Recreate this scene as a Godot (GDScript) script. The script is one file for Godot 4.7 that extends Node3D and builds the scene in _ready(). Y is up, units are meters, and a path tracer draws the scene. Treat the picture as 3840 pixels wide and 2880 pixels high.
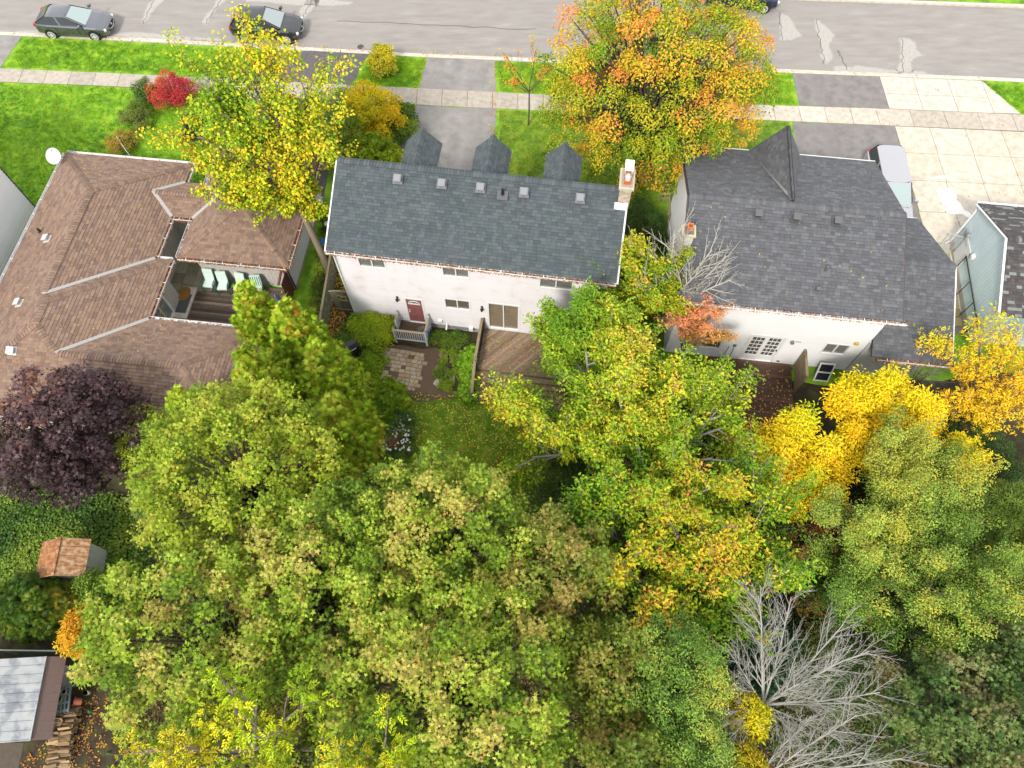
extends Node3D
# A back-garden view of a street of houses among autumn trees. Metres, y up.

var rng := RandomNumberGenerator.new()
var used := {}
var mats := {}
var leafm := {}
var noise := FastNoiseLite.new()
var fine := FastNoiseLite.new()

# ---------------------------------------------------------------- mesh builder
class MB:
	var v := PackedVector3Array()
	var n := PackedVector3Array()
	var c := PackedColorArray()
	var ix := PackedInt32Array()
	func face(pts: Array, col: Color, nrm := Vector3.ZERO) -> void:   # convex, counter-clockwise from outside
		var b := v.size()
		var nn := nrm
		if nn == Vector3.ZERO:
			nn = (pts[1] - pts[0]).cross(pts[2] - pts[0]).normalized()
		for p in pts:
			v.append(p)
			n.append(nn)
			c.append(col)
		for i in range(1, pts.size() - 1):
			ix.append(b)
			ix.append(b + i + 1)
			ix.append(b + i)
	func box(xf: Transform3D, s: Vector3, col := Color.WHITE) -> void:
		var h := s * 0.5
		var p := []
		for i in 8:
			p.append(xf * Vector3(h.x if i & 1 else -h.x, h.y if i & 2 else -h.y, h.z if i & 4 else -h.z))
		for q in [[1, 3, 7, 5], [0, 4, 6, 2], [2, 6, 7, 3], [0, 1, 5, 4], [4, 5, 7, 6], [0, 2, 3, 1]]:
			face([p[q[0]], p[q[1]], p[q[2]], p[q[3]]], col)
	func bx(a: Vector3, b: Vector3, col := Color.WHITE) -> void:      # box between two corners
		box(Transform3D(Basis(), (a + b) * 0.5), (b - a).abs(), col)
	func beam(a: Vector3, b: Vector3, w: float, t: float, col := Color.WHITE) -> void:
		var d := b - a
		var y := d.normalized()
		var x := y.cross(Vector3.UP if absf(y.y) < 0.95 else Vector3.RIGHT).normalized()
		box(Transform3D(Basis(x, y, x.cross(y)), (a + b) * 0.5), Vector3(w, d.length(), t), col)
	func plate(poly: PackedVector2Array, xf: Transform3D, z0: float, z1: float, col := Color.WHITE, z1b := -99.0, y0 := 0.0, y1 := 1.0) -> void:
		var pg := poly
		if Geometry2D.is_polygon_clockwise(pg):
			pg = poly.duplicate()
			pg.reverse()
		var m := pg.size()
		var top := []
		var bot := []
		for q in pg:
			var zt := z1
			if z1b > -98.0:
				zt = lerpf(z1, z1b, clampf((q.y - y0) / (y1 - y0), 0, 1))
			top.append(xf * Vector3(q.x, q.y, zt))
			bot.append(xf * Vector3(q.x, q.y, z0))
		if m <= 4:
			face(top, col)
		else:
			var t := Geometry2D.triangulate_polygon(pg)
			for i in range(0, t.size(), 3):
				var a: int = t[i]
				var b: int = t[i + 1]
				var d: int = t[i + 2]
				if (pg[b] - pg[a]).cross(pg[d] - pg[a]) > 0:
					face([top[a], top[b], top[d]], col)
				else:
					face([top[a], top[d], top[b]], col)
		for i in m:
			var j := (i + 1) % m
			face([bot[i], bot[j], top[j], top[i]], col)
	func tube(path: Array, rad: Array, sides: int, col := Color.WHITE, cap := false) -> void:
		var m := path.size()
		var b := v.size()
		var ref := Vector3(0.31, 0.2, 0.93).normalized()
		for i in m:
			var d: Vector3 = (path[mini(i + 1, m - 1)] - path[maxi(i - 1, 0)]).normalized()
			var x := d.cross(ref)
			if x.length() < 0.1:
				x = d.cross(Vector3(0.9, 0.3, 0.1))
			x = x.normalized()
			var y := d.cross(x)
			for k in sides:
				var a := TAU * k / sides
				var o: Vector3 = x * cos(a) + y * sin(a)
				v.append(path[i] + o * rad[i])
				n.append(o)
				c.append(col)
		for i in m - 1:
			for k in sides:
				var k2 := (k + 1) % sides
				var p := b + i * sides + k
				var q := b + i * sides + k2
				for w in [p, q + sides, q, p, p + sides, q + sides]:
					ix.append(w)
		if cap:
			var e := []
			for k in sides:
				e.append(v[b + (m - 1) * sides + k])
			face(e, col)
			e = []
			for k in sides:
				e.append(v[b + sides - 1 - k])
			face(e, col)
	func cyl(a: Vector3, b: Vector3, r: float, sides := 12, col := Color.WHITE) -> void:
		tube([a, b], [r, r], sides, col, true)
	func loft(rings: Array, col: Color, close_ends := true) -> void:  # rings of equal counts, each counter-clockwise seen from the +end
		var m: int = rings[0].size()
		for i in rings.size() - 1:
			for k in m:
				var k2 := (k + 1) % m
				face([rings[i][k], rings[i][k2], rings[i + 1][k2], rings[i + 1][k]], col)
		if close_ends:
			face(rings[-1], col)
			var r: Array = rings[0].duplicate()
			r.reverse()
			face(r, col)
	func mesh() -> ArrayMesh:
		var a := []
		a.resize(Mesh.ARRAY_MAX)
		a[Mesh.ARRAY_VERTEX] = v
		a[Mesh.ARRAY_NORMAL] = n
		a[Mesh.ARRAY_COLOR] = c
		a[Mesh.ARRAY_INDEX] = ix
		var m := ArrayMesh.new()
		m.add_surface_from_arrays(Mesh.PRIMITIVE_TRIANGLES, a)
		return m

# ---------------------------------------------------------------- scene helpers
func numbered(called: String) -> String:
	var k: int = used.get(called, 0)
	used[called] = k + 1
	return called if k == 0 else "%s_%03d" % [called, k]

func tag(o: Node, label: String, category: String, group := "", kind := "") -> Node:
	o.set_meta("label", label)
	o.set_meta("category", category)
	if group != "":
		o.set_meta("group", group)
	if kind != "":
		o.set_meta("kind", kind)
	return o

func thing(called: String, label: String, category: String, at := Vector3.ZERO, turn := 0.0, group := "") -> Node3D:
	var o := Node3D.new()
	o.name = numbered(called)
	o.position = at
	o.rotation.y = turn
	add_child(o)
	tag(o, label, category, group)
	return o

var kid := {}
func part(called: String, m, mat: Material, parent: Node, at := Transform3D()) -> MeshInstance3D:
	var o := MeshInstance3D.new()
	var key := str(parent.get_instance_id()) + called
	var k: int = kid.get(key, 0)
	kid[key] = k + 1
	o.name = called if k == 0 else "%s_%03d" % [called, k]
	o.mesh = m.mesh() if m is MB else m
	o.material_override = mat
	o.transform = at
	parent.add_child(o)
	return o

func solo(called: String, m, mat: Material, label: String, category: String, at := Transform3D(), group := "", kind := "") -> MeshInstance3D:
	var o := MeshInstance3D.new()
	o.name = numbered(called)
	o.mesh = m.mesh() if m is MB else m
	o.material_override = mat
	o.transform = at
	add_child(o)
	tag(o, label, category, group, kind)
	return o

func struct(called: String, m, mat: Material, label := "", at := Transform3D()) -> MeshInstance3D:
	var o := MeshInstance3D.new()
	o.name = numbered(called)
	o.mesh = m.mesh() if m is MB else m
	o.material_override = mat
	o.transform = at
	add_child(o)
	o.set_meta("kind", "structure")
	o.set_meta("label", label)
	o.set_meta("category", called.replace("_", " "))
	return o

func many(called: String, mesh: Mesh, mat: Material, xf: Array, cols: Array, parent: Node) -> MultiMeshInstance3D:
	var mm := MultiMesh.new()
	mm.transform_format = MultiMesh.TRANSFORM_3D
	mm.use_colors = true
	mm.mesh = mesh
	mm.instance_count = xf.size()
	for i in xf.size():
		mm.set_instance_transform(i, xf[i])
		mm.set_instance_color(i, cols[i])
	var o := MultiMeshInstance3D.new()
	o.multimesh = mm
	o.material_override = mat
	o.name = numbered(called) if parent == self else called
	parent.add_child(o)
	o.set_meta("kind", "stuff")
	return o

func srgb(r: float, g: float, b: float) -> Color:
	return Color(r, g, b).linear_to_srgb()

func noise_tex(freq: float, octaves: int, stops: Array, size := 512, seed_ := 1, type := FastNoiseLite.TYPE_SIMPLEX_SMOOTH) -> NoiseTexture2D:
	var f := FastNoiseLite.new()
	f.seed = seed_
	f.noise_type = type
	f.frequency = freq
	f.fractal_type = FastNoiseLite.FRACTAL_FBM
	f.fractal_octaves = octaves
	f.fractal_gain = 0.62
	var t := NoiseTexture2D.new()
	t.width = size
	t.height = size
	t.seamless = true
	t.seamless_blend_skirt = 0.3
	var g := Gradient.new()
	var off := PackedFloat32Array()
	var cs := PackedColorArray()
	for s in stops:
		off.append(s[0])
		cs.append(srgb(s[1], s[2], s[3]))
	g.offsets = off
	g.colors = cs
	t.color_ramp = g
	t.noise = f
	return t

# plain material; linear base colour; vertex colours multiply when vc
func mat(key: String, r: float, g: float, b: float, rough := 0.8, vc := false, tex: Texture2D = null, scale := 1.0) -> StandardMaterial3D:
	if mats.has(key):
		return mats[key]
	var m := StandardMaterial3D.new()
	m.resource_name = key
	m.albedo_color = srgb(r, g, b)
	m.roughness = rough
	m.vertex_color_use_as_albedo = vc
	m.cull_mode = BaseMaterial3D.CULL_DISABLED
	if tex:
		m.albedo_texture = tex
		m.uv1_triplanar = true
		m.uv1_world_triplanar = true
		m.uv1_scale = Vector3.ONE * scale
	mats[key] = m
	return m

func leaf_mat(key: String, rough := 0.55, through := 0.5) -> StandardMaterial3D:
	var m := mat(key, 1, 1, 1, rough, true)
	m.backlight = Color(through, through, through)
	m.metallic_specular = 0.35
	return m

func V(u: float, h: float, n: float) -> Vector3:                     # house frame: along the rear wall, up, away from the camera
	return Vector3(u, h, -n)

func jit(c: Color, a: float) -> Color:
	var k := 1.0 + rng.randf_range(-a, a)
	return Color(c.r * k, c.g * k * (1.0 + rng.randf_range(-a, a) * 0.25), c.b * k)

func rdir() -> Vector3:
	var z := rng.randf_range(-1, 1)
	var a := rng.randf() * TAU
	var r := sqrt(1 - z * z)
	return Vector3(r * cos(a), z, r * sin(a))

func facing(up: Vector3) -> Basis:                                   # y along up, random spin
	var y := up.normalized()
	var x := y.cross(Vector3(0.3, 0.1, 0.95) if absf(y.y) > 0.5 else Vector3.UP).normalized()
	return Basis(x, y, x.cross(y)) * Basis(Vector3.UP, rng.randf() * TAU)

# ---------------------------------------------------------------- leaf clumps
func leaf_shape(mb: MB, kind: String, at: Transform3D, l: float, col: Color) -> void:
	match kind:
		"maple":
			var o := PackedFloat32Array([0.0, 0.5, 0.62, 0.42, 0.95, 0.48, 1.15, 0.48, 0.95, 0.42, 0.62, 0.5])
			var an := PackedFloat32Array([-90, -50, -12, 8, 30, 58, 90, 122, 150, 172, 192, 230])
			var pts := []
			for i in 12:
				var a := deg_to_rad(an[i])
				var r := o[i] * l * 0.55
				pts.append(at * Vector3(cos(a) * r, -0.22 * r * r / l, -sin(a) * r))
			mb.face(pts, col, at.basis.y.normalized())
		"ovate", "lance", "round":
			var w := l * (0.27 if kind == "ovate" else (0.17 if kind == "lance" else 0.4))
			var a := at * Vector3(0, 0, 0)
			var b := at * Vector3(-w, 0.1 * l, -l * 0.45)
			var b2 := at * Vector3(w, 0.1 * l, -l * 0.45)
			var t := at * Vector3(0, -0.12 * l, -l)
			mb.face([a, t, b], col)
			mb.face([a, b2, t], col)
		"spray":
			for k in 7:
				var d := Basis(Vector3.UP, (k - 3) * 0.36)
				var ll := l * (1.0 - absf(k - 3) * 0.13)
				mb.face([at * (d * Vector3(-l * 0.03, 0, -l * 0.12)), at * (d * Vector3(l * 0.03, 0, -l * 0.12)), at * (d * Vector3(l * 0.055, 0.03 * l, -ll * 0.6)), at * (d * Vector3(0, -0.14 * l, -ll)), at * (d * Vector3(-l * 0.055, 0.03 * l, -ll * 0.6))], col)
		"needle":
			for k in 7:
				var d := Basis(Vector3.UP, k * 0.9) * Basis(Vector3.RIGHT, 0.5 + 0.1 * k)
				mb.face([at * (d * Vector3(-0.022, 0, 0)), at * (d * Vector3(0.022, 0, 0)), at * (d * Vector3(0, 0, -l))], col)
		"pinnate":
			for k in 7:
				var s := -1.0 if k % 2 else 1.0
				var z := -l * (0.2 + 0.12 * k)
				var d := Basis(Vector3.UP, -s * (0.9 if k < 6 else 0.0))
				var base := Vector3(0, 0, z)
				var ll := l * 0.45
				mb.face([at * base, at * (base + d * Vector3(ll * 0.2, 0.02, -ll * 0.5)), at * (base + d * Vector3(0, -0.12 * ll, -ll)), at * (base + d * Vector3(-ll * 0.2, 0.02, -ll * 0.5))], col)

func clump(kind: String, count: int, l: float, spread: float, tilt := 0.9, vary := 0.22, droop := 0.25) -> Mesh:
	var key := "%s%d%.3f%.3f%.2f" % [kind, count, l, spread, tilt]
	if leafm.has(key):
		return leafm[key]
	var mb := MB.new()
	for i in count:
		var a := rng.randf() * TAU
		var r := spread * sqrt(rng.randf())
		var p := Vector3(cos(a) * r, rng.randf_range(-0.45, 0.45) * spread - r * r / maxf(spread, 0.01) * 0.3, sin(a) * r)
		var b := Basis(Vector3.UP, -a - PI / 2 + rng.randf_range(-0.9, 0.9)) * Basis(Vector3.RIGHT, -droop + rng.randf_range(-tilt, tilt) * 0.6) * Basis(Vector3.BACK, rng.randf_range(-tilt, tilt))
		var k := 1.0 + rng.randf_range(-vary, vary)
		var turned := rng.randf() < 0.1                                  # a leaf that has turned
		leaf_shape(mb, kind, Transform3D(b, p), l * rng.randf_range(0.75, 1.2), Color(k * (1.6 if turned else rng.randf_range(0.9, 1.12)), k * (0.82 if turned else 1.0), k * rng.randf_range(0.8, 1.2)))
	leafm[key] = mb.mesh()
	return leafm[key]

func pick(pal: Array, t: float) -> Color:                            # palette along 0..1
	var x := clampf(t, 0.0, 0.9999) * (pal.size() - 1)
	var i := int(x)
	return (pal[i] as Color).lerp(pal[i + 1], x - i)

# ---------------------------------------------------------------- trees
# crown of rounded lobes (maples, shrubs, conifers)
func lobed(called: String, label: String, category: String, group: String, at: Vector3, p: Dictionary) -> Node3D:
	var o := thing(called, label, category, at, 0.0, group)
	var R: Vector3 = p.r
	var cy: float = p.cy
	var c := Vector3(0, cy, 0)
	var nl: int = p.lobes
	var lr: float = p.lr
	var pts := []
	var dmin: float = p.get("from", -0.25)
	for i in nl:
		var best := Vector3.ZERO
		var bd := -1.0
		for t in 9:
			var d := rdir()
			if d.y < dmin:
				d.y = -d.y
			var q: Vector3 = c + d * R * rng.randf_range(0.62, 1.04)
			if p.get("cone", false):
				var h := 1.0 - sqrt(rng.randf())
				var a := rng.randf() * TAU
				q = Vector3(cos(a) * R.x * (1.0 - h) * rng.randf_range(0.6, 1), cy - R.y + 2 * R.y * h, sin(a) * R.z * (1.0 - h) * rng.randf_range(0.6, 1))
			var dd := 99.0
			for e in pts:
				dd = minf(dd, (e as Vector3).distance_to(q))
			if dd > bd:
				bd = dd
				best = q
		pts.append(best)
	var xf := []
	var cols := []
	var n: int = p.clumps
	var pal: Array = p.pal
	var el: float = p.get("el", 1.0)
	var br := MB.new()
	var bark: Color = p.get("bark", Color(0.11, 0.085, 0.065))
	for q: Vector3 in pts:
		var outw: Vector3 = ((q - c) / R).normalized()
		var tone: float = noise.get_noise_3dv((q + at) * p.get("freq", 12.0)) * p.get("patch", 0.9) + p.get("mid", 0.5)
		var s := lr * rng.randf_range(0.75, 1.25)
		for k in n:
			var d: Vector3 = (rdir() + Vector3.UP * 0.5 + outw * 0.4).normalized()
			var rr := s * (1.0 - 0.55 * rng.randf() * rng.randf())
			var pos: Vector3 = q + Vector3(d.x * rr, d.y * rr * el, d.z * rr)
			var up: Vector3 = (d * p.get("nrm", 0.7) + Vector3.UP * 0.75 + rdir() * 0.35)
			xf.append(Transform3D(facing(up).scaled(Vector3.ONE * rng.randf_range(0.8, 1.25)), pos))
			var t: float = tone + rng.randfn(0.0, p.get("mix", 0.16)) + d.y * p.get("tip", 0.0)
			cols.append(jit(pick(pal, t), 0.14))
		var mid: Vector3 = Vector3(q.x * 0.4, lerpf(cy - R.y * 0.7, q.y, 0.55), q.z * 0.4)
		br.tube([Vector3(0, maxf(cy - R.y * 1.0, 0.1), 0), mid, q, q + outw * s * 0.5], [0.05 + R.x * 0.012, 0.03 + R.x * 0.008, 0.02, 0.006], 4, bark)
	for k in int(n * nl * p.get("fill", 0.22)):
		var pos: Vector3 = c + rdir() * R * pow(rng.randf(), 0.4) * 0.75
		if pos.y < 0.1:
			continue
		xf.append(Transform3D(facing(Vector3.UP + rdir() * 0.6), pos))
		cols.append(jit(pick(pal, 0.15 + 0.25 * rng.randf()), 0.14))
	var tr := MB.new()
	var th := maxf(cy - R.y * 0.2, 0.3)
	var lean: Vector3 = p.get("lean", Vector3.ZERO)
	var r0: float = p.get("trunk", 0.03 + 0.035 * R.x)
	tr.tube([Vector3(0, -0.05, 0) + lean, Vector3(0.05, th * 0.4, 0.03) + lean * 0.4, Vector3(0, th, 0)], [r0 * 1.25, r0, r0 * 0.6], 8, bark)
	part("trunk" if p.get("tree", true) else "stem", tr, mat("bark", 1, 1, 1, 0.9, true), o)
	part("branches", br, mat("bark", 1, 1, 1, 0.9, true), o).set_meta("kind", "stuff")
	many("crown" if p.get("tree", true) else "foliage", p.mesh, p.get("leaf", leaf_mat("leaf")), xf, cols, o)
	return o

# a branching skeleton; tips collect [position, direction, depth]
func grow(mb: MB, tips: Array, pos: Vector3, dir: Vector3, l: float, rad: float, depth: int, p: Dictionary) -> void:
	var seg := 4 if depth < 2 else 3
	var path := [pos]
	var rads := [rad]
	var d := dir.normalized()
	var q := pos
	var maxd: int = p.depth
	var tr: float = p.get("trop", 0.1)
	for i in seg:
		d = (d + rdir() * p.get("wob", 0.16) + Vector3.UP * tr).normalized()
		q += d * l / seg
		path.append(q)
		rads.append(rad * (1.0 - 0.62 * (i + 1) / seg))
	mb.tube(path, rads, [8, 6, 4, 3, 3][mini(depth, 4)], p.bark)
	if depth >= p.leaf_from:
		for i in range(1, seg + 1):
			tips.append([path[i], d, depth])
	if depth < maxd:
		var kids: int = p.kids[depth]
		for k in kids:
			var t := lerpf(p.get("first", 0.3), 1.0, (k + rng.randf() * 0.8) / kids)
			var fi := t * seg
			var i0 := mini(int(fi), seg - 1)
			var s: Vector3 = (path[i0] as Vector3).lerp(path[i0 + 1], fi - i0)
			var ax: Vector3 = d.cross(rdir()).normalized()
			var cd: Vector3 = d.rotated(ax, p.ang * rng.randf_range(0.7, 1.3))
			if p.get("flat", 0.0) > 0:
				cd.y = lerpf(cd.y, 0.1, p.flat)
			grow(mb, tips, s, cd, l * p.ratio * rng.randf_range(0.7, 1.2) * (1.15 - 0.45 * t), maxf(rads[i0] * 0.6, p.get("rmin", 0.006)), depth + 1, p)
		if depth > 0:
			grow(mb, tips, q, d, l * p.ratio, maxf(rads[seg] * 0.95, p.get("rmin", 0.006)), depth + 1, p)

func grown(called: String, label: String, category: String, group: String, at: Vector3, p: Dictionary) -> Node3D:
	var o := thing(called, label, category, at, 0.0, group)
	var top: Vector3 = p.fork
	var tr := MB.new()
	var r0: float = p.trunk
	tr.tube([Vector3(0, -0.05, 0), top * 0.5 + Vector3(rng.randf_range(-0.06, 0.06), 0, rng.randf_range(-0.06, 0.06)), top], [r0 * 1.2, r0, r0 * 0.8], 9, p.bark)
	part("trunk", tr, mat("bark", 1, 1, 1, 0.9, true), o)
	var tips := []
	var whole := MB.new()
	for d in p.limbs:
		var mb := MB.new() if p.get("apart", true) else whole
		var dv: Vector3 = d
		grow(mb, tips, top, dv, dv.length(), r0 * 0.6 * clampf(dv.length() / (p.limbs[0] as Vector3).length(), 0.5, 1.0), 0, p)
		if p.get("apart", true):
			part("branch", mb, mat("bark", 1, 1, 1, 0.9, true), o)
	if p.get("apart", true) == false:
		part("branches", whole, mat("bark", 1, 1, 1, 0.9, true), o)
	if p.has("mesh"):
		var xf := []
		var cols := []
		for t in tips:
			for k in p.per:
				if rng.randf() > p.get("keep", 1.0):
					continue
				var pos: Vector3 = t[0] + rdir() * p.get("off", 0.12)
				xf.append(Transform3D(facing(Vector3.UP + rdir() * p.get("loose", 0.6)).scaled(Vector3.ONE * rng.randf_range(0.75, 1.25)), pos))
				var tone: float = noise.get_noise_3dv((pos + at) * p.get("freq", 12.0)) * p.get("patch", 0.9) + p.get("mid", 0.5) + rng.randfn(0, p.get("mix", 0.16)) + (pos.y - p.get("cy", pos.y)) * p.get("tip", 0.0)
				cols.append(jit(pick(p.pal, tone), 0.14))
		many("crown", p.mesh, p.get("leaf", leaf_mat("leaf")), xf, cols, o)
	return o

func fan(n: int, l: float, up: float, spread := 1.0, start := 0.0) -> Array:     # limb directions round a trunk
	var a := []
	for i in n:
		var t := start + TAU * (i + rng.randf_range(-0.25, 0.25)) / n
		a.append(Vector3(cos(t) * spread, up * rng.randf_range(0.7, 1.3), sin(t) * spread).normalized() * l * rng.randf_range(0.85, 1.15))
	return a

# ---------------------------------------------------------------- roofs and walls
var tabs := {}
# one roof plane: plan polygon in (u, n), eave point, upslope direction, eave height, slope. Shingles in courses.
func roof_plane(house: Node3D, plan: Array, eave: Vector2, up: Vector2, e: float, m: float, look: Dictionary, budget: Array, bulk: MB, deck: MB) -> Transform3D:
	var y3 := V(up.x, m, up.y).normalized()
	var along := Vector2(up.y, -up.x)
	var x3 := V(along.x, 0, along.y)
	var z3 := x3.cross(y3)
	if z3.y < 0:
		along = -along
		x3 = -x3
		z3 = -z3
	var xf := Transform3D(Basis(x3, y3, z3), V(eave.x, e, eave.y))
	var k := sqrt(1 + m * m)
	var pg := PackedVector2Array()
	var lo := Vector2(1e9, 1e9)
	var hi := Vector2(-1e9, -1e9)
	for q: Vector2 in plan:
		var w := Vector2((q - eave).dot(along), (q - eave).dot(up) * k)
		pg.append(w)
		lo = lo.min(w)
		hi = hi.max(w)
	deck.plate(pg, xf, -0.1, 0.0, look.dark)
	var tones: Array = look.tones
	var course: float = look.get("course", 0.145)
	var ws := [0.17, 0.24, 0.32]
	var t := lo.y
	while t < hi.y:
		var s := lo.x - rng.randf() * 0.3
		while s < hi.x:
			var wi := rng.randi() % 3
			var w: float = ws[wi]
			var ti := rng.randi() % tones.size()
			var rect := PackedVector2Array([Vector2(s, t), Vector2(s + w - 0.006, t), Vector2(s + w - 0.006, t + course), Vector2(s, t + course)])
			var zl := 0.026 if wi != 1 else 0.018
			for piece in Geometry2D.intersect_polygons(rect, pg):
				var whole: bool = piece.size() == 4 and budget[0] > 0
				if whole:
					var area := 0.0
					for i in 4:
						area += piece[i].cross(piece[(i + 1) % 4]) * 0.5
					whole = absf(absf(area) - (w - 0.006) * course) < 1e-4
				if whole:
					var key := "%s%d%d" % [look.name, wi, ti]
					if not tabs.has(key):
						var b := MB.new()
						b.plate(PackedVector2Array([Vector2(0, 0), Vector2(w - 0.006, 0), Vector2(w - 0.006, course), Vector2(0, course)]), Transform3D(), 0.0, zl, tones[ti], 0.006, 0, course)
						tabs[key] = b.mesh()
					part("shingle", tabs[key], mat("shingle", 1, 1, 1, 0.93, true, grain, 0.45), house, xf * Transform3D(Basis(), Vector3(s, t, 0)))
					budget[0] -= 1
				else:
					bulk.plate(piece, xf, 0.0, zl, jit(tones[ti], 0.08), 0.006, t, t + course)
			s += w
		t += course
	return xf

# cap shingles along a ridge or hip
func caps(mb: MB, a: Vector3, b: Vector3, look: Dictionary, w := 0.17, drop := 0.35) -> void:
	var d := (b - a)
	var n := int(d.length() / 0.14)
	var y := d.normalized()
	var x := y.cross(Vector3.UP).normalized()
	var z := x.cross(y)
	if z.y < 0:
		z = -z
	for i in n:
		var p0 := a + d * (float(i) / n) + z * 0.024
		var p1 := a + d * (float(i + 1.15) / n) + z * 0.044
		var col := jit(look.tones[rng.randi() % look.tones.size()], 0.08)
		for s in [-1.0, 1.0]:
			var o: Vector3 = x * s * w - z * w * drop
			var q := [p0, p1, p1 + o, p0 + o]
			if s > 0:
				q.reverse()
			mb.face(q, col)
			mb.face([p1, p1 - z * 0.03, p1 + o - z * 0.03, p1 + o], look.dark)

# lapped boards filling an outline in a wall plane (x along, y up, z out), with openings left out
func siding(house: Node3D, xf: Transform3D, outline: Array, holes: Array, course: float, mat_: Material, called := "siding_board", lap := 0.03) -> void:
	var pg := PackedVector2Array(outline)
	var lo := 1e9
	var hi := -1e9
	var l := 1e9
	var r := -1e9
	for q in pg:
		lo = minf(lo, q.y)
		hi = maxf(hi, q.y)
		l = minf(l, q.x)
		r = maxf(r, q.x)
	var y := lo
	while y < hi - 0.01:
		var todo := Geometry2D.intersect_polygons(PackedVector2Array([Vector2(l, y), Vector2(r, y), Vector2(r, y + course - 0.002), Vector2(l, y + course - 0.002)]), pg)
		for h: Rect2 in holes:
			var hp := PackedVector2Array([h.position, Vector2(h.end.x, h.position.y), h.end, Vector2(h.position.x, h.end.y)])
			var nxt: Array[PackedVector2Array] = []
			for piece in todo:
				nxt.append_array(Geometry2D.clip_polygons(piece, hp))
			todo = nxt
		for piece in todo:
			if piece.size() < 3:
				continue
			var b := MB.new()
			var k := 1.0 + rng.randf_range(-0.03, 0.03)
			b.plate(piece, xf, -0.012, lap, Color(k, k, k), -0.004, y, y + course)
			part(called, b, mat_, house)
		y += course

# a window in the rear wall plane: frame, two panes, curtain behind
func window(house: Node3D, xf: Transform3D, r: Rect2, fw := 0.075, panes := 2, inside: Material = null, across := true, called := "window") -> MeshInstance3D:
	var f := MB.new()
	var a := r.position
	var b := r.end
	f.bx(Vector3(a.x, a.y, -0.06), Vector3(b.x, a.y + fw, 0.035))
	f.bx(Vector3(a.x, b.y - fw, -0.06), Vector3(b.x, b.y, 0.035))
	f.bx(Vector3(a.x, a.y + fw, -0.06), Vector3(a.x + fw, b.y - fw, 0.033))
	f.bx(Vector3(b.x - fw, a.y + fw, -0.06), Vector3(b.x, b.y - fw, 0.033))
	for i in range(1, panes):
		if across:
			var x := lerpf(a.x, b.x, float(i) / panes)
			f.bx(Vector3(x - 0.025, a.y + fw, -0.05), Vector3(x + 0.025, b.y - fw, 0.02))
		else:
			var y := lerpf(a.y, b.y, float(i) / panes)
			f.bx(Vector3(a.x + fw, y - 0.025, -0.05), Vector3(b.x - fw, y + 0.025, 0.02))
	var o := part(called, f, mat("trim", 0.78, 0.79, 0.8, 0.5), house, xf)
	for i in panes:
		var g := MB.new()
		if across:
			var w := (r.size.x - 2 * fw) / panes
			var x0 := a.x + fw + w * i
			g.bx(Vector3(x0 + 0.002, a.y + fw, -0.03 - 0.012 * (i % 2)), Vector3(x0 + w - 0.002, b.y - fw, -0.024 - 0.012 * (i % 2)))
		else:
			var h := (r.size.y - 2 * fw) / panes
			var y0 := a.y + fw + h * i
			g.bx(Vector3(a.x + fw, y0 + 0.002, -0.03 - 0.012 * (i % 2)), Vector3(b.x - fw, y0 + h - 0.002, -0.024 - 0.012 * (i % 2)))
		part("pane", g, glass, o)
	var c := MB.new()
	c.bx(Vector3(a.x + 0.01, a.y + 0.01, -0.088), Vector3(b.x - 0.01, b.y - 0.01, -0.072))
	part("curtain", c, inside if inside else mat("room_dark", 0.05, 0.05, 0.048, 0.9), o)
	return o

func roof_vent(house: Node3D, at: Vector3, pitch: float, body: Material, back := 1.0) -> void:
	var b := MB.new()
	var xf := Transform3D(Basis(Vector3.RIGHT, pitch), at)
	b.box(xf * Transform3D(Basis(), Vector3(0, 0.012 + 0.03, 0)), Vector3(0.42, 0.02, 0.44), Color(0.7, 0.7, 0.72))
	b.box(xf * Transform3D(Basis(), Vector3(0, 0.13, 0)), Vector3(0.25, 0.22, 0.25), Color(0.3, 0.3, 0.32))
	var r := []
	for q in [[0.165, 0.22], [0.165, 0.245], [0.12, 0.275]]:
		var s: float = q[0]
		r.append([xf * Vector3(-s, q[1], s), xf * Vector3(s, q[1], s), xf * Vector3(s, q[1], -s), xf * Vector3(-s, q[1], -s)])
	b.loft(r, Color.WHITE)
	part("roof_vent", b, body, house)

func gutter(house: Node3D, a: Vector3, b: Vector3, out: Vector3, m: Material, litter := 0) -> void:
	var g := MB.new()
	var d := (b - a).normalized()
	var up := Vector3.UP
	var l := a.distance_to(b)
	var mid := (a + b) * 0.5
	var bs := Basis(d, up, d.cross(up))
	g.box(Transform3D(bs, mid + out * 0.06 - up * 0.11), Vector3(l, 0.015, 0.12))
	g.box(Transform3D(bs, mid + out * 0.127 - up * 0.06), Vector3(l, 0.115, 0.012))
	for i in int(l / 0.9):
		g.box(Transform3D(bs, a + d * (i * 0.9 + 0.4) + out * 0.06 - up * 0.012), Vector3(0.03, 0.01, 0.115))
	var o := part("gutter", g, m, house)
	if litter > 0:
		var xf := []
		var cols := []
		for i in litter:
			var p := a + d * rng.randf() * l + out * rng.randf_range(0.01, 0.11) - up * rng.randf_range(0.03, 0.09)
			xf.append(Transform3D(facing(Vector3.UP + rdir() * 0.7), p))
			cols.append(jit([Color(0.3, 0.12, 0.04), Color(0.2, 0.08, 0.03), Color(0.36, 0.2, 0.08)][rng.randi() % 3], 0.2))
		many("leaf_litter", clump("ovate", 3, 0.09, 0.05, 0.6), leaf_mat("litter", 0.8, 0.1), xf, cols, o)

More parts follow.
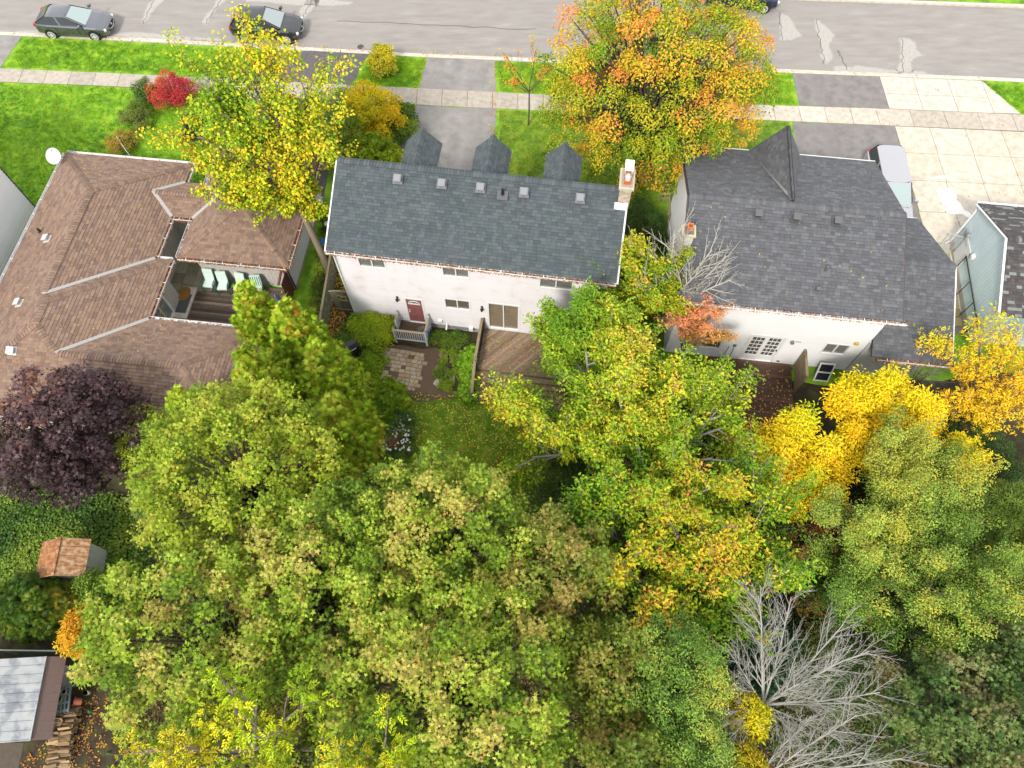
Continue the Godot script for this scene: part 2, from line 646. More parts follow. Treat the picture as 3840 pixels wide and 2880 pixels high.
func bricks(chim: Node3D, a: Vector3, b: Vector3, sides: Array, tones: Array, m: Material) -> void:
	# courses of bricks proud of a core between corners a (low) and b (high); sides are "south", "west", "east"
	var core := MB.new()
	core.bx(a, b, Color(0.34, 0.31, 0.28))
	part("mortar_core", core, m, chim)
	var cache := {}
	var y := a.y + 0.005
	var row := 0
	while y < b.y - 0.06:
		for s in sides:
			var l := (b.x - a.x) if s == "south" else absf(b.z - a.z)
			var x := 0.0 if row % 2 == 0 else -0.11
			while x < l - 0.02:
				var x0 := maxf(x, 0.0)
				var x1 := minf(x + 0.212, l)
				if x1 - x0 > 0.04:
					var ti := rng.randi() % tones.size()
					var key := "%s%.2f%d" % [s, x1 - x0, ti]
					if not cache.has(key):
						var k := MB.new()
						if s == "south":
							k.box(Transform3D(), Vector3(x1 - x0, 0.068, 0.016), tones[ti])
						else:
							k.box(Transform3D(), Vector3(0.016, 0.068, x1 - x0), tones[ti])
						cache[key] = k.mesh()
					var c := (x0 + x1) * 0.5
					var at := Vector3(a.x + c, y + 0.034, maxf(a.z, b.z)) if s == "south" else Vector3(a.x if s == "west" else b.x, y + 0.034, minf(a.z, b.z) + c)
					part("brick", cache[key], m, chim, Transform3D(Basis(), at))
				x += 0.222
		y += 0.078
		row += 1

# ---------------------------------------------------------------- ground helpers
func sheet(pts: Array, y: float) -> MB:
	var mb := MB.new()
	var pg := PackedVector2Array()
	for p: Vector2 in pts:
		pg.append(p)
	if Geometry2D.is_polygon_clockwise(pg) == false:
		pg.reverse()
	var t := Geometry2D.triangulate_polygon(pg)
	if t.is_empty():
		for piece in Geometry2D.offset_polygon(pg, 0.004):
			if piece.size() > pg.size() / 2:
				pg = piece
				t = Geometry2D.triangulate_polygon(pg)
	for i in range(0, t.size(), 3):
		var q := [Vector3(pg[t[i]].x, y, pg[t[i]].y), Vector3(pg[t[i + 1]].x, y, pg[t[i + 1]].y), Vector3(pg[t[i + 2]].x, y, pg[t[i + 2]].y)]
		if (q[1] - q[0]).cross(q[2] - q[0]).y < 0:
			q.reverse()
		mb.face(q, Color.WHITE, Vector3.UP)
	return mb

func slab(pts: Array, y0: float, y1: float, col := Color.WHITE) -> MB:
	var mb := MB.new()
	var pg := PackedVector2Array()
	for p: Vector2 in pts:
		pg.append(Vector2(p.x, -p.y))
	mb.plate(pg, Transform3D(Basis(Vector3.RIGHT, Vector3.FORWARD, Vector3.UP), Vector3.ZERO), y0, y1, col)
	return mb

func rough(pts: Array, a: float, n := 3) -> Array:                  # an outline with a wandering edge
	var o := []
	for i in pts.size():
		var p: Vector2 = pts[i]
		var q: Vector2 = pts[(i + 1) % pts.size()]
		var w := minf(a, p.distance_to(q) * 0.3 / n)
		for k in n:
			o.append(p.lerp(q, float(k) / n) + (Vector2(rng.randf_range(-w, w), rng.randf_range(-w, w)) if k > 0 else Vector2.ZERO))
	return o

func inside(pts: Array, count: int) -> Array:                       # random points in a polygon
	var pg := PackedVector2Array(pts)
	var lo := pg[0]
	var hi := pg[0]
	for q in pg:
		lo = lo.min(q)
		hi = hi.max(q)
	var o := []
	var guard := 0
	while o.size() < count and guard < count * 20:
		guard += 1
		var p := Vector2(rng.randf_range(lo.x, hi.x), rng.randf_range(lo.y, hi.y))
		if Geometry2D.is_point_in_polygon(p, pg):
			o.append(p)
	return o

func scatter(called: String, label: String, category: String, areas: Array, mesh: Mesh, m: Material, pal: Array, y := 0.02, sc := 1.0, freq := 14.0, loose := 0.3) -> void:
	var xf := []
	var cols := []
	for a in areas:
		for p: Vector2 in inside(a[0], a[1]):
			xf.append(Transform3D(facing(Vector3.UP + rdir() * loose).scaled(Vector3.ONE * sc * rng.randf_range(0.7, 1.3)), Vector3(p.x, y, p.y)))
			cols.append(jit(pick(pal, noise.get_noise_2d(p.x * freq, p.y * freq) * 0.9 + 0.5 + rng.randfn(0, 0.2)), 0.16))
	var o := many(called, mesh, m, xf, cols, self)
	tag(o, label, category, "", "stuff")

# ---------------------------------------------------------------- vehicles
func car(label: String, at: Vector3, turn: float, p: Dictionary) -> Node3D:
	var o := thing(p.get("called", "parked_car"), label, "car", at, turn, "cars on the street and driveways")
	var L: float = p.l
	var W: float = p.w * 0.5
	var paint: Material = p.paint
	# lower body: stations from rear (-x) to nose (+x): x, half width share, bottom, shoulder height, crown height
	var st: Array = p.stations
	var rings := []
	for s in st:
		var x: float = s[0] * L
		var w: float = s[1] * W
		var b: float = s[2]
		var h: float = s[3]
		var cr: float = s[4]
		var half := [Vector3(x, b, w * 0.86), Vector3(x, b + 0.1, w * 0.97), Vector3(x, lerpf(b, h, 0.55), w), Vector3(x, h - 0.07, w * 0.985), Vector3(x, h, w * 0.93), Vector3(x, h + (cr - h) * 0.75, w * 0.6), Vector3(x, cr, 0)]
		var ring := []
		for q in half:
			ring.append(q)
		for i in range(half.size() - 2, -1, -1):
			ring.append(Vector3(half[i].x, half[i].y, -half[i].z))
		ring.reverse()
		rings.append(ring)
	var body := MB.new()
	body.loft(rings, Color.WHITE)
	part("body", body, paint, o)
	# cabin: base outline and roof outline
	var cb: Array = p.cabin   # x of base rear, base front, roof rear, roof front; belt height, roof height; base half, roof half
	var xr: float = cb[0] * L
	var xf_: float = cb[1] * L
	var rr: float = cb[2] * L
	var rf: float = cb[3] * L
	var hb: float = cb[4]
	var hr: float = cb[5]
	var wb: float = cb[6] * W
	var wr: float = cb[7] * W
	var shell := MB.new()
	var base := [Vector3(xr, hb, wb * 0.93), Vector3(xf_, hb - 0.03, wb * 0.9), Vector3(xf_, hb - 0.03, -wb * 0.9), Vector3(xr, hb, -wb * 0.93)]
	var mid_ := [Vector3(rr, hr - 0.05, wr), Vector3(rf, hr - 0.06, wr), Vector3(rf, hr - 0.06, -wr), Vector3(rr, hr - 0.05, -wr)]
	var oct := func(q: Array, c: float) -> Array:                      # the outline with its four corners cut
		var w: float = q[0].z
		var w2: float = q[1].z
		return [Vector3(q[0].x, q[0].y, w - c), Vector3(q[0].x + c, q[0].y, w), Vector3(q[1].x - c, q[1].y, w2), Vector3(q[1].x, q[1].y, w2 - c), Vector3(q[1].x, q[1].y, c - w2), Vector3(q[1].x - c, q[1].y, -w2), Vector3(q[0].x + c, q[0].y, -w), Vector3(q[0].x, q[0].y, c - w)]
	shell.loft([oct.call(base, 0.16), oct.call(mid_, 0.16)], Color.WHITE, false)
	# domed roof
	var nx := 6
	var nz := 10
	for i in nx:
		for j in nz:
			var q := []
			for e in [[0, 0], [0, 1], [1, 1], [1, 0]]:
				var tx := float(i + e[0]) / nx
				var tz := float(j + e[1]) / nz
				var y := hr - 0.055 + 0.07 * (1 - pow(absf(tz * 2 - 1), 2.5)) * (1 - pow(absf(tx * 2 - 1), 3.0))
				var cut := 0.16 * pow(absf(tz * 2 - 1), 5.0)
				q.append(Vector3(lerpf(rr + cut, rf - cut, tx), y, lerpf(-wr, wr, tz)))
			shell.face(q, Color.WHITE)
	part("roof", shell, paint, o)
	var gl := mat("car_glass", 0.035, 0.045, 0.05, 0.06)
	var panel := func(called: String, a: Vector3, b: Vector3, c: Vector3, d: Vector3, m: Material) -> void:   # inset panel floated off the shell
		var ctr: Vector3 = (a + b + c + d) * 0.25
		var nn: Vector3 = (b - a).cross(d - a).normalized()
		if nn.dot(ctr - Vector3(0, 0.9, 0)) < 0:
			nn = -nn
		var mb := MB.new()
		var q := []
		for e in [a, b, c, d]:
			q.append(ctr + (e - ctr) * 0.88 + nn * 0.014)
		if (q[1] - q[0]).cross(q[2] - q[0]).dot(nn) < 0:
			q.reverse()
		mb.face(q, Color.WHITE)
		part(called, mb, m, o)
	panel.call("windshield", base[1], base[2], mid_[2], mid_[1], p.get("screen", mat("windshield", 0.3, 0.35, 0.36, 0.08)))
	panel.call("rear_window", base[0], base[3], mid_[3], mid_[0], gl)
	for s in [0, 1]:
		var bi: Array = [base[0], base[1]] if s == 0 else [base[3], base[2]]
		var mi: Array = [mid_[0], mid_[1]] if s == 0 else [mid_[3], mid_[2]]
		var bm: Vector3 = (bi[0] as Vector3).lerp(bi[1], 0.5)
		var mm: Vector3 = (mi[0] as Vector3).lerp(mi[1], 0.46)
		panel.call("side_window", bi[0], bm, mm, mi[0], gl)
		panel.call("side_window", bm, bi[1], mi[1], mm, gl)
	# wheels, arches, lights, mirrors, handles
	for sx in [p.wheels[0], p.wheels[1]]:
		for sz in [-1.0, 1.0]:
			var x: float = sx * L
			var r: float = p.get("wheel_r", 0.32)
			var arch := MB.new()
			arch.cyl(Vector3(x, r + 0.02, sz * (W * 0.9)), Vector3(x, r + 0.02, sz * (W + 0.004)), r + 0.055, 20)
			part("wheel_arch", arch, mat("black_plastic", 0.012, 0.012, 0.013, 0.7), o)
			var wh := MB.new()
			wh.cyl(Vector3(x, r, sz * (W * 0.8)), Vector3(x, r, sz * (W + 0.012)), r, 22)
			var wn := part("wheel", wh, mat("tyre", 0.015, 0.015, 0.016, 0.85), o)
			var ri := MB.new()
			for k in 10:
				var a := TAU * k / 10
				ri.box(Transform3D(Basis(Vector3.BACK, a), Vector3(x, r, sz * (W + 0.014)) + Basis(Vector3.BACK, a) * Vector3(0, r * 0.37, 0)), Vector3(0.035, r * 0.62, 0.014))
			var ring := []
			var rim_r := []
			for k in 21:
				ring.append(Vector3(x + cos(TAU * k / 20) * r * 0.68, r + sin(TAU * k / 20) * r * 0.68, sz * (W + 0.014)))
				rim_r.append(0.018)
			ri.tube(ring, rim_r, 5)
			ri.cyl(Vector3(x, r, sz * W), Vector3(x, r, sz * (W + 0.022)), 0.05, 8)
			part("rim", ri, mat("alloy", 0.6, 0.61, 0.62, 0.35), wn)
	for sz in [-1.0, 1.0]:
		var hl := MB.new()
		var hx: float = st[-2][0] * L
		var hh: float = st[-2][3]
		hl.box(Transform3D(Basis(Vector3.UP, -sz * 0.55) * Basis(Vector3.BACK, -0.25), Vector3(hx - 0.04, hh - 0.07, sz * st[-2][1] * W * 0.86)), Vector3(0.34, 0.13, 0.13))
		part("headlight", hl, mat("lamp_glass", 0.72, 0.74, 0.76, 0.15), o)
		var tl := MB.new()
		tl.box(Transform3D(Basis(Vector3.UP, sz * 0.25), Vector3(st[1][0] * L + 0.0, st[1][3] - 0.09, sz * st[1][1] * W * 0.86)), Vector3(0.2, 0.15, 0.2))
		part("taillight", tl, mat("tail_red", 0.5, 0.01, 0.015, 0.2), o)
		var mi := MB.new()
		mi.box(Transform3D(Basis(Vector3.UP, sz * 0.2), Vector3(xf_ - 0.35, hb + 0.07, sz * (W + 0.09))), Vector3(0.13, 0.14, 0.2))
		part("mirror", mi, paint, o)
		for k in 2:
			var dh := MB.new()
			dh.box(Transform3D(Basis(), Vector3(lerpf(xr, xf_, 0.22 + 0.37 * k), hb - 0.1, sz * (W * 0.985))), Vector3(0.2, 0.03, 0.03))
			part("door_handle", dh, paint, o)
			var seam := MB.new()
			seam.box(Transform3D(Basis(), Vector3(lerpf(xr, xf_, 0.4 + 0.42 * k), hb - 0.32, sz * (W * 0.995))), Vector3(0.012, 0.5, 0.016))
			part("door_seam", seam, mat("black_plastic", 0.012, 0.012, 0.013, 0.7), o)
	var gr := MB.new()
	gr.box(Transform3D(Basis(), Vector3(st[-1][0] * L - 0.01, 0.52, 0)), Vector3(0.06, 0.28, W * 0.95))
	part("grille", gr, mat("black_plastic", 0.012, 0.012, 0.013, 0.7), o)
	var chrome := MB.new()
	var gx: float = st[-1][0] * L + 0.015
	chrome.tube([Vector3(gx, 0.66, -W * 0.5), Vector3(gx, 0.5, -W * 0.42), Vector3(gx + 0.02, 0.4, 0), Vector3(gx, 0.5, W * 0.42), Vector3(gx, 0.66, W * 0.5)], [0.018, 0.02, 0.022, 0.02, 0.018], 5)
	part("grille_trim", chrome, mat("alloy", 0.6, 0.61, 0.62, 0.35), o)
	var badge := MB.new()
	badge.cyl(Vector3(gx - 0.01, 0.6, 0), Vector3(gx + 0.02, 0.6, 0), 0.06, 12)
	part("badge", badge, mat("alloy", 0.6, 0.61, 0.62, 0.35), o)
	var pl := MB.new()
	pl.box(Transform3D(Basis(), Vector3(st[0][0] * L - 0.015, 0.75, 0)), Vector3(0.02, 0.12, 0.3))
	part("licence_plate", pl, mat("trim", 0.78, 0.79, 0.8, 0.5), o)
	return o

var grain: Texture2D
var glass: StandardMaterial3D

# ================================================================= the scene
func _ready() -> void:
	rng.seed = 20241
	noise.seed = 7
	noise.frequency = 0.02
	noise.fractal_octaves = 2
	var cam := Camera3D.new()
	cam.name = "camera"
	cam.fov = 55.2
	cam.near = 0.5
	cam.far = 900.0
	cam.position = Vector3(0, 31.5, 0)
	cam.rotation_degrees = Vector3(-64, 0, 0)
	add_child(cam)
	cam.current = true
	var env := Environment.new()
	env.background_mode = Environment.BG_SKY
	var sky := Sky.new()
	var sm := ProceduralSkyMaterial.new()
	sm.sky_top_color = Color(0.93, 0.93, 0.94)
	sm.sky_horizon_color = Color(0.95, 0.945, 0.935)
	sm.sky_curve = 0.2
	sm.ground_bottom_color = Color(0.3, 0.3, 0.28)
	sm.ground_horizon_color = Color(0.7, 0.7, 0.7)
	sm.sky_energy_multiplier = 0.85
	sky.sky_material = sm
	env.sky = sky
	env.tonemap_mode = Environment.TONE_MAPPER_LINEAR
	env.tonemap_exposure = 2.42
	env.ssao_enabled = true
	env.ssil_enabled = true
	env.sdfgi_enabled = true
	var we := WorldEnvironment.new()
	we.environment = env
	add_child(we)
	var sun := DirectionalLight3D.new()
	sun.name = "sun"
	sun.light_color = Color(1.0, 0.97, 0.92)
	sun.light_energy = 0.5
	sun.light_angular_distance = 10.0
	sun.shadow_enabled = true
	sun.rotation_degrees = Vector3(-44, -24, 0)
	add_child(sun)

	grain = noise_tex(0.02, 6, [[0.0, 0.72, 0.72, 0.72], [0.5, 0.92, 0.92, 0.92], [1.0, 1.0, 1.0, 1.0]], 512, 3)
	glass = mat("window_glass", 0.2, 0.22, 0.22, 0.03)
	glass.transparency = BaseMaterial3D.TRANSPARENCY_ALPHA
	glass.albedo_color.a = 0.22
	ground()
	middle_house()
	right_house()
	brown_house()
	neighbours()
	sheds()
	back_garden()
	street_things()
	maples()
	garden_trees()
	street_trees()
	shrubs()
	litter()

# ----------------------------------------------------------------- ground
func ground() -> void:
	var grass_tex := noise_tex(0.012, 6, [[0.0, 0.07, 0.14, 0.01], [0.4, 0.13, 0.29, 0.01], [0.6, 0.18, 0.36, 0.012], [0.8, 0.26, 0.4, 0.02], [1.0, 0.3, 0.36, 0.06]], 1024, 11)
	var lawn := mat("lawn", 1.0, 1.0, 1.0, 0.95, false, grass_tex, 0.07)
	var g := sheet([Vector2(-300, -55.4), Vector2(-31, -39.42), Vector2(0, -37.15), Vector2(28, -35.55), Vector2(300, -18.5), Vector2(300, 300), Vector2(-300, 300)], 0.0)
	struct("ground", g, lawn, "grass and soil of the gardens between the houses")
	struct("far_ground", sheet([Vector2(-300, -58.8), Vector2(0, -44.35), Vector2(33, -42.3), Vector2(300, -27), Vector2(300, -400), Vector2(-300, -400)], 0.0), lawn, "grass beyond the far kerb of the street")
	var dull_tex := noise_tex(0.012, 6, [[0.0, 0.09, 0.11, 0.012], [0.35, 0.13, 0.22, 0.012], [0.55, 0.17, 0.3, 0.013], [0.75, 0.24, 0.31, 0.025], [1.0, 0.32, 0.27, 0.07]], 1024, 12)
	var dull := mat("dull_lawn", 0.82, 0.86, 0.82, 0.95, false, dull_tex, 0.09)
	struct("front_lawn", sheet(rough([Vector2(-0.75, -33.1), Vector2(5, -32.85), Vector2(16, -32.2), Vector2(15.4, -25), Vector2(5, -24), Vector2(-0.9, -24)], 0.1, 6), 0.004), dull, "duller lawn with fallen leaves in front of the middle house")
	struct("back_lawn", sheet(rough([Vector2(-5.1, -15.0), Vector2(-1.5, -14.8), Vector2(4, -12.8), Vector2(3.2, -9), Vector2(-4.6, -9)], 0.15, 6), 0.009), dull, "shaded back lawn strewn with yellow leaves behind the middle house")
	# road
	var road_tex := noise_tex(0.01, 7, [[0.0, 0.225, 0.208, 0.196], [0.45, 0.262, 0.246, 0.232], [0.7, 0.278, 0.262, 0.247], [1.0, 0.33, 0.312, 0.295]], 1024, 21)
	var asphalt := mat("asphalt", 1, 1, 1, 0.92, false, road_tex, 0.11)
	asphalt.uv1_scale = Vector3(0.035, 0.1, 0.15)
	var road := struct("road", sheet([Vector2(-300, -55.6), Vector2(-31, -39.6), Vector2(0, -37.35), Vector2(28, -35.75), Vector2(300, -18.7), Vector2(300, -26.8), Vector2(33, -42.1), Vector2(0, -44.15), Vector2(-300, -58.6)], -0.1), asphalt, "pale worn asphalt street across the top")
	var pale := mat("pale_asphalt", 0.4, 0.385, 0.362, 0.9, false, grain, 0.5)
	var worn_road := mat("worn_asphalt", 0.325, 0.31, 0.292, 0.9, false, grain, 0.8)
	var crackm := mat("crack", 0.05, 0.048, 0.045, 0.95)
	var patches := [
		[Vector2(-23.3, -42.1), Vector2(-23.0, -43.2), Vector2(-22.2, -43.4), Vector2(-22.6, -42.4), Vector2(-23.0, -41.6), Vector2(-22.95, -41.2), Vector2(-23.25, -40.7), Vector2(-23.3, -41.2)],
		[Vector2(-19.4, -41.3), Vector2(-19.0, -42.3), Vector2(-18.7, -43.3), Vector2(-18.2, -43.3), Vector2(-18.9, -41.9), Vector2(-19.1, -41.2), Vector2(-19.2, -40.5), Vector2(-19.5, -40.8)],
		[Vector2(-13.5, -41.8), Vector2(-13.1, -43.2), Vector2(-12.2, -43.2), Vector2(-12.9, -41.7), Vector2(-13.2, -40.7)],
		[Vector2(-17.4, -43.3), Vector2(-14, -43.2), Vector2(-10.2, -42.6), Vector2(-11.5, -42.3), Vector2(-14, -42.4), Vector2(-17, -42.7)],
		[Vector2(17.1, -41.6), Vector2(17.5, -41.3), Vector2(17.75, -40.2), Vector2(18.0, -39.5), Vector2(17.3, -39.15), Vector2(16.6, -39.15), Vector2(16.8, -40.2)],
		[Vector2(19.2, -41.0), Vector2(19.6, -40.5), Vector2(20.1, -39.6), Vector2(19.55, -38.8), Vector2(19.6, -37.7), Vector2(19.1, -37.0), Vector2(18.9, -37.9), Vector2(19.1, -39.2)],
		[Vector2(24.1, -39.3), Vector2(24.7, -39.2), Vector2(25.1, -37.8), Vector2(24.3, -37.3), Vector2(24.2, -36.3), Vector2(23.3, -36.25), Vector2(23.7, -37.6)],
		[Vector2(19.5, -36.75), Vector2(21, -36.9), Vector2(22.8, -36.5), Vector2(24.4, -36.45), Vector2(25.4, -36.15), Vector2(22, -36.2), Vector2(19.5, -36.45)],
		[Vector2(-31, -39.95), Vector2(-28, -40.1), Vector2(-25, -39.75), Vector2(-21, -39.5), Vector2(-19, -39.35), Vector2(-18, -39.1), Vector2(-25, -39.45), Vector2(-31, -39.75)]]
	for p in patches:
		var edge := rough(rough(p, 0.14, 3), 0.06, 3)
		for w in Geometry2D.offset_polygon(PackedVector2Array(edge), 0.1, Geometry2D.JOIN_ROUND):
			if w.size() > 8 and not Geometry2D.is_polygon_clockwise(w):
				part("worn_edge", sheet(Array(w), -0.096), worn_road, road)
		part("pale_patch", sheet(edge, -0.092), pale, road)
	for p in [[Vector2(-23.2, -40.7), Vector2(-22.9, -43.4)], [Vector2(-19.3, -40.5), Vector2(-18.5, -43.5)], [Vector2(-13.3, -40.6), Vector2(-12.8, -43.3)], [Vector2(16.75, -39.2), Vector2(17.0, -41.7)], [Vector2(18.95, -37.0), Vector2(19.2, -41)], [Vector2(23.6, -36.3), Vector2(24.2, -39.3)], [Vector2(-11.0, -40.9), Vector2(1.5, -40.1)], [Vector2(20.3, -36.6), Vector2(20.0, -38.2)]]:
		var path := []
		var n := 16
		for i in n + 1:
			path.append((p[0] as Vector2).lerp(p[1], float(i) / n) + Vector2(rng.randf_range(-0.09, 0.09), rng.randf_range(-0.09, 0.09)))
		var mb := MB.new()
		for i in n:
			var a: Vector2 = path[i]
			var b: Vector2 = path[i + 1]
			var d := (b - a).normalized().orthogonal() * 0.014
			mb.face([Vector3(a.x + d.x, -0.088, a.y + d.y), Vector3(a.x - d.x, -0.088, a.y - d.y), Vector3(b.x - d.x, -0.088, b.y - d.y), Vector3(b.x + d.x, -0.088, b.y + d.y)], Color.WHITE, Vector3.UP)
		part("crack", mb, crackm, road)
	var mh := MB.new()
	mh.cyl(Vector3(-9.34, -0.12, -38.55), Vector3(-9.34, -0.09, -38.55), 0.2, 18)
	solo("water_valve_cover", mh, mat("cast_iron", 0.05, 0.05, 0.055, 0.6), "small round dark iron cover set in the street near the kerb", "valve cover")
	# kerbs
	var conc_tex := noise_tex(0.014, 6, [[0.0, 0.42, 0.375, 0.32], [0.5, 0.53, 0.485, 0.42], [1.0, 0.62, 0.58, 0.51]], 512, 31)
	var conc := mat("concrete", 1, 1, 1, 0.9, true, conc_tex, 0.3)
	var kb := MB.new()
	var line := [Vector2(-60, -41.2), Vector2(-31, -39.42), Vector2(-21, -38.75), Vector2(-11.5, -38.0), Vector2(-5.2, -37.5), Vector2(0, -37.2), Vector2(16.9, -36.15), Vector2(28, -35.55), Vector2(60, -33.5)]
	for i in line.size() - 1:
		var a: Vector2 = line[i]
		var b: Vector2 = line[i + 1]
		var n := maxi(1, int(a.distance_to(b) / 3.0))
		for k in n:
			var p := a.lerp(b, float(k) / n)
			var q := a.lerp(b, (k + 0.995) / n)
			var s := rng.randf_range(0.9, 1.08)
			kb.loft([[Vector3(p.x, -0.12, p.y), Vector3(p.x, 0.03, p.y), Vector3(p.x, 0.03, p.y - 0.14), Vector3(p.x, -0.08, p.y - 0.22), Vector3(p.x, -0.085, p.y - 0.42), Vector3(p.x, -0.12, p.y - 0.42)],
				[Vector3(q.x, -0.12, q.y), Vector3(q.x, 0.03, q.y), Vector3(q.x, 0.03, q.y - 0.14), Vector3(q.x, -0.08, q.y - 0.22), Vector3(q.x, -0.085, q.y - 0.42), Vector3(q.x, -0.12, q.y - 0.42)]], Color(s, s * 0.99, s * 0.97))
	struct("kerb", kb, conc, "pale concrete kerb on the near side of the street")
	var fk := MB.new()
	fk.loft([[Vector3(-60, -0.12, -47.1), Vector3(-60, 0.03, -47.1), Vector3(-60, 0.03, -47.3), Vector3(-60, -0.12, -47.3)], [Vector3(60, -0.12, -40.55), Vector3(60, 0.03, -40.55), Vector3(60, 0.03, -40.8), Vector3(60, -0.12, -40.8)]], Color.WHITE)
	struct("far_kerb", fk, conc, "pale concrete kerb on the far side of the street, at the top right")
	# pavement slabs
	var walk := struct("pavement", sheet([Vector2(-60, -38.2), Vector2(-24.1, -36.1), Vector2(-5.2, -34.8), Vector2(12.9, -33.5), Vector2(29.5, -32.7), Vector2(60, -31), Vector2(60, -29.7), Vector2(29.3, -31.45), Vector2(12.8, -32.45), Vector2(-5.2, -33.52), Vector2(-24.1, -35.05), Vector2(-60, -37)], 0.008), mat("joint_soil", 0.11, 0.09, 0.05, 0.95), "concrete pavement across the front of the gardens")
	var tl := [Vector2(-36, -36.85), Vector2(-24.1, -36.13), Vector2(-5.2, -34.85), Vector2(-0.9, -34.55), Vector2(12.9, -33.6), Vector2(22, -33.2), Vector2(36, -32.35)]
	var bl := [Vector2(-36, -35.7), Vector2(-24.1, -35.08), Vector2(-5.2, -33.52), Vector2(-0.9, -33.25), Vector2(12.9, -32.45), Vector2(22, -31.9), Vector2(36, -31.1)]
	var at := func(l: Array, x: float) -> Vector2:
		for i in l.size() - 1:
			if x <= l[i + 1].x or i == l.size() - 2:
				return (l[i] as Vector2).lerp(l[i + 1], (x - l[i].x) / (l[i + 1].x - l[i].x))
		return l[0]
	var x := -35.4
	while x < 35:
		var s := rng.randf_range(0.66, 0.8)
		if x > 7 and x < 21.9:
			s *= 1.32
		elif x > 21.9:
			s *= 1.02
		var y := 0.03 + rng.randf_range(-0.006, 0.006)
		var w := 1.49 if x < 21 else 1.95
		part("slab", slab([at.call(tl, x), at.call(tl, x + w - 0.025), at.call(bl, x + w - 0.025), at.call(bl, x)], 0.0, y, Color(s, s * 0.985, s * 0.96)), conc, walk)
		x += w
	# driveways
	var dr_tex := noise_tex(0.012, 6, [[0.0, 0.19, 0.18, 0.175], [0.5, 0.25, 0.238, 0.23], [0.8, 0.28, 0.266, 0.255], [1.0, 0.36, 0.34, 0.31]], 512, 41)
	var tar := mat("driveway_asphalt", 1, 1, 1, 0.95, false, dr_tex, 0.16)
	var tar2 := mat("driveway_dark", 0.8, 0.79, 0.8, 0.95, false, dr_tex, 0.2)
	struct("middle_driveway", sheet(rough([Vector2(-5.2, -37.5), Vector2(-1.02, -37.25), Vector2(-0.9, -34.5), Vector2(-5.5, -34.8)], 0.05, 6), 0.012), tar, "grey asphalt apron between the grass verges in front of the middle house")
	struct("middle_driveway", sheet(rough([Vector2(-5.6, -33.5), Vector2(-0.88, -33.22), Vector2(-1.0, -31), Vector2(-1.3, -22.5), Vector2(-7.6, -23), Vector2(-6.5, -29.4)], 0.05, 6), 0.012), tar, "grey asphalt driveway leading up to the middle house")
	struct("right_driveway", sheet([Vector2(16.85, -36.15), Vector2(22.0, -35.85), Vector2(22.0, -33.2), Vector2(16.8, -33.5)], 0.012), tar2, "darker asphalt apron beside the concrete drive")
	struct("right_driveway", sheet([Vector2(16.2, -32.2), Vector2(22.0, -31.88), Vector2(21.75, -22), Vector2(15.6, -23.5)], 0.012), tar2, "darker asphalt driveway under the parked minivan")
	struct("left_driveway", sheet(rough([Vector2(-14.8, -38.2), Vector2(-8.7, -37.8), Vector2(-9.6, -35.2), Vector2(-15.4, -35.5)], 0.1, 4), 0.012), mat("dark_asphalt", 0.42, 0.41, 0.44, 0.9, false, dr_tex, 0.5), "dark rough asphalt apron left of the grass island")
	struct("left_driveway", sheet(rough([Vector2(-16, -34.3), Vector2(-10.2, -34.0), Vector2(-10.3, -26), Vector2(-16.2, -27)], 0.1, 4), 0.012), mat("dark_asphalt", 0.42, 0.41, 0.44, 0.9), "dark asphalt driveway under the blue car")
	struct("far_left_driveway", sheet([Vector2(-42, -40.1), Vector2(-30.4, -39.4), Vector2(-30.9, -36.6), Vector2(-42, -37.2)], 0.012), tar, "grey asphalt apron in the top left corner")
	# concrete drive in panels
	var cd := struct("concrete_driveway", sheet([Vector2(22.0, -35.9), Vector2(28.0, -35.5), Vector2(29.6, -32.75), Vector2(34, -32.4), Vector2(34, -22), Vector2(21.7, -18), Vector2(22.0, -33.15)], 0.006), mat("joint_dark", 0.2, 0.18, 0.15, 0.95), "pale concrete driveway in panels at the upper right")
	var pale_c := mat("pale_concrete", 1.18, 1.16, 1.1, 0.85, true, conc_tex, 0.22)
	pale_c.albedo_color = Color(1, 1, 1)
	var cols := [22.04, 24.0, 26.02, 28.05, 30.05, 32.05, 34.0]
	var skew := 0.06
	for r in [[-35.85, -34.45], [-34.45, -33.22]]:
		for i in 3:
			var x0: float = cols[i]
			var x1: float = cols[i + 1]
			var s := rng.randf_range(1.12, 1.25)
			part("panel", slab([Vector2(x0, r[0] + (x0 - 22) * skew), Vector2(x1 - 0.03, r[0] + (x1 - 22) * skew), Vector2(x1 - 0.03, r[1] + (x1 - 22) * skew - 0.03), Vector2(x0, r[1] + (x0 - 22) * skew - 0.03)], 0.0, 0.022, Color(s, s * 0.985, s * 0.95)), pale_c, cd)
	var wedge := [Vector2(28.05, -35.5), Vector2(29.55, -32.85), Vector2(28.05, -32.9)]
	part("panel", slab(wedge, 0.0, 0.022, Color(1.2, 1.18, 1.14)), pale_c, cd)
	var rows := [-31.85, -29.86, -27.85, -25.68, -23.6, -21.4, -19.4]
	for j in rows.size() - 1:
		for i in 6:
			var x0: float = cols[i] - 0.1 * j * 0.4
			var x1: float = cols[i + 1] - 0.1 * j * 0.4
			var s := rng.randf_range(0.93, 1.06)
			part("panel", slab([Vector2(x0, rows[j] + (x0 - 22) * skew), Vector2(x1 - 0.03, rows[j] + (x1 - 22) * skew), Vector2(x1 - 0.03, rows[j + 1] + (x1 - 22) * skew - 0.03), Vector2(x0, rows[j + 1] + (x0 - 22) * skew - 0.03)], 0.0, 0.022, Color(s, s * 0.975, s * 0.92)), pale_c, cd)
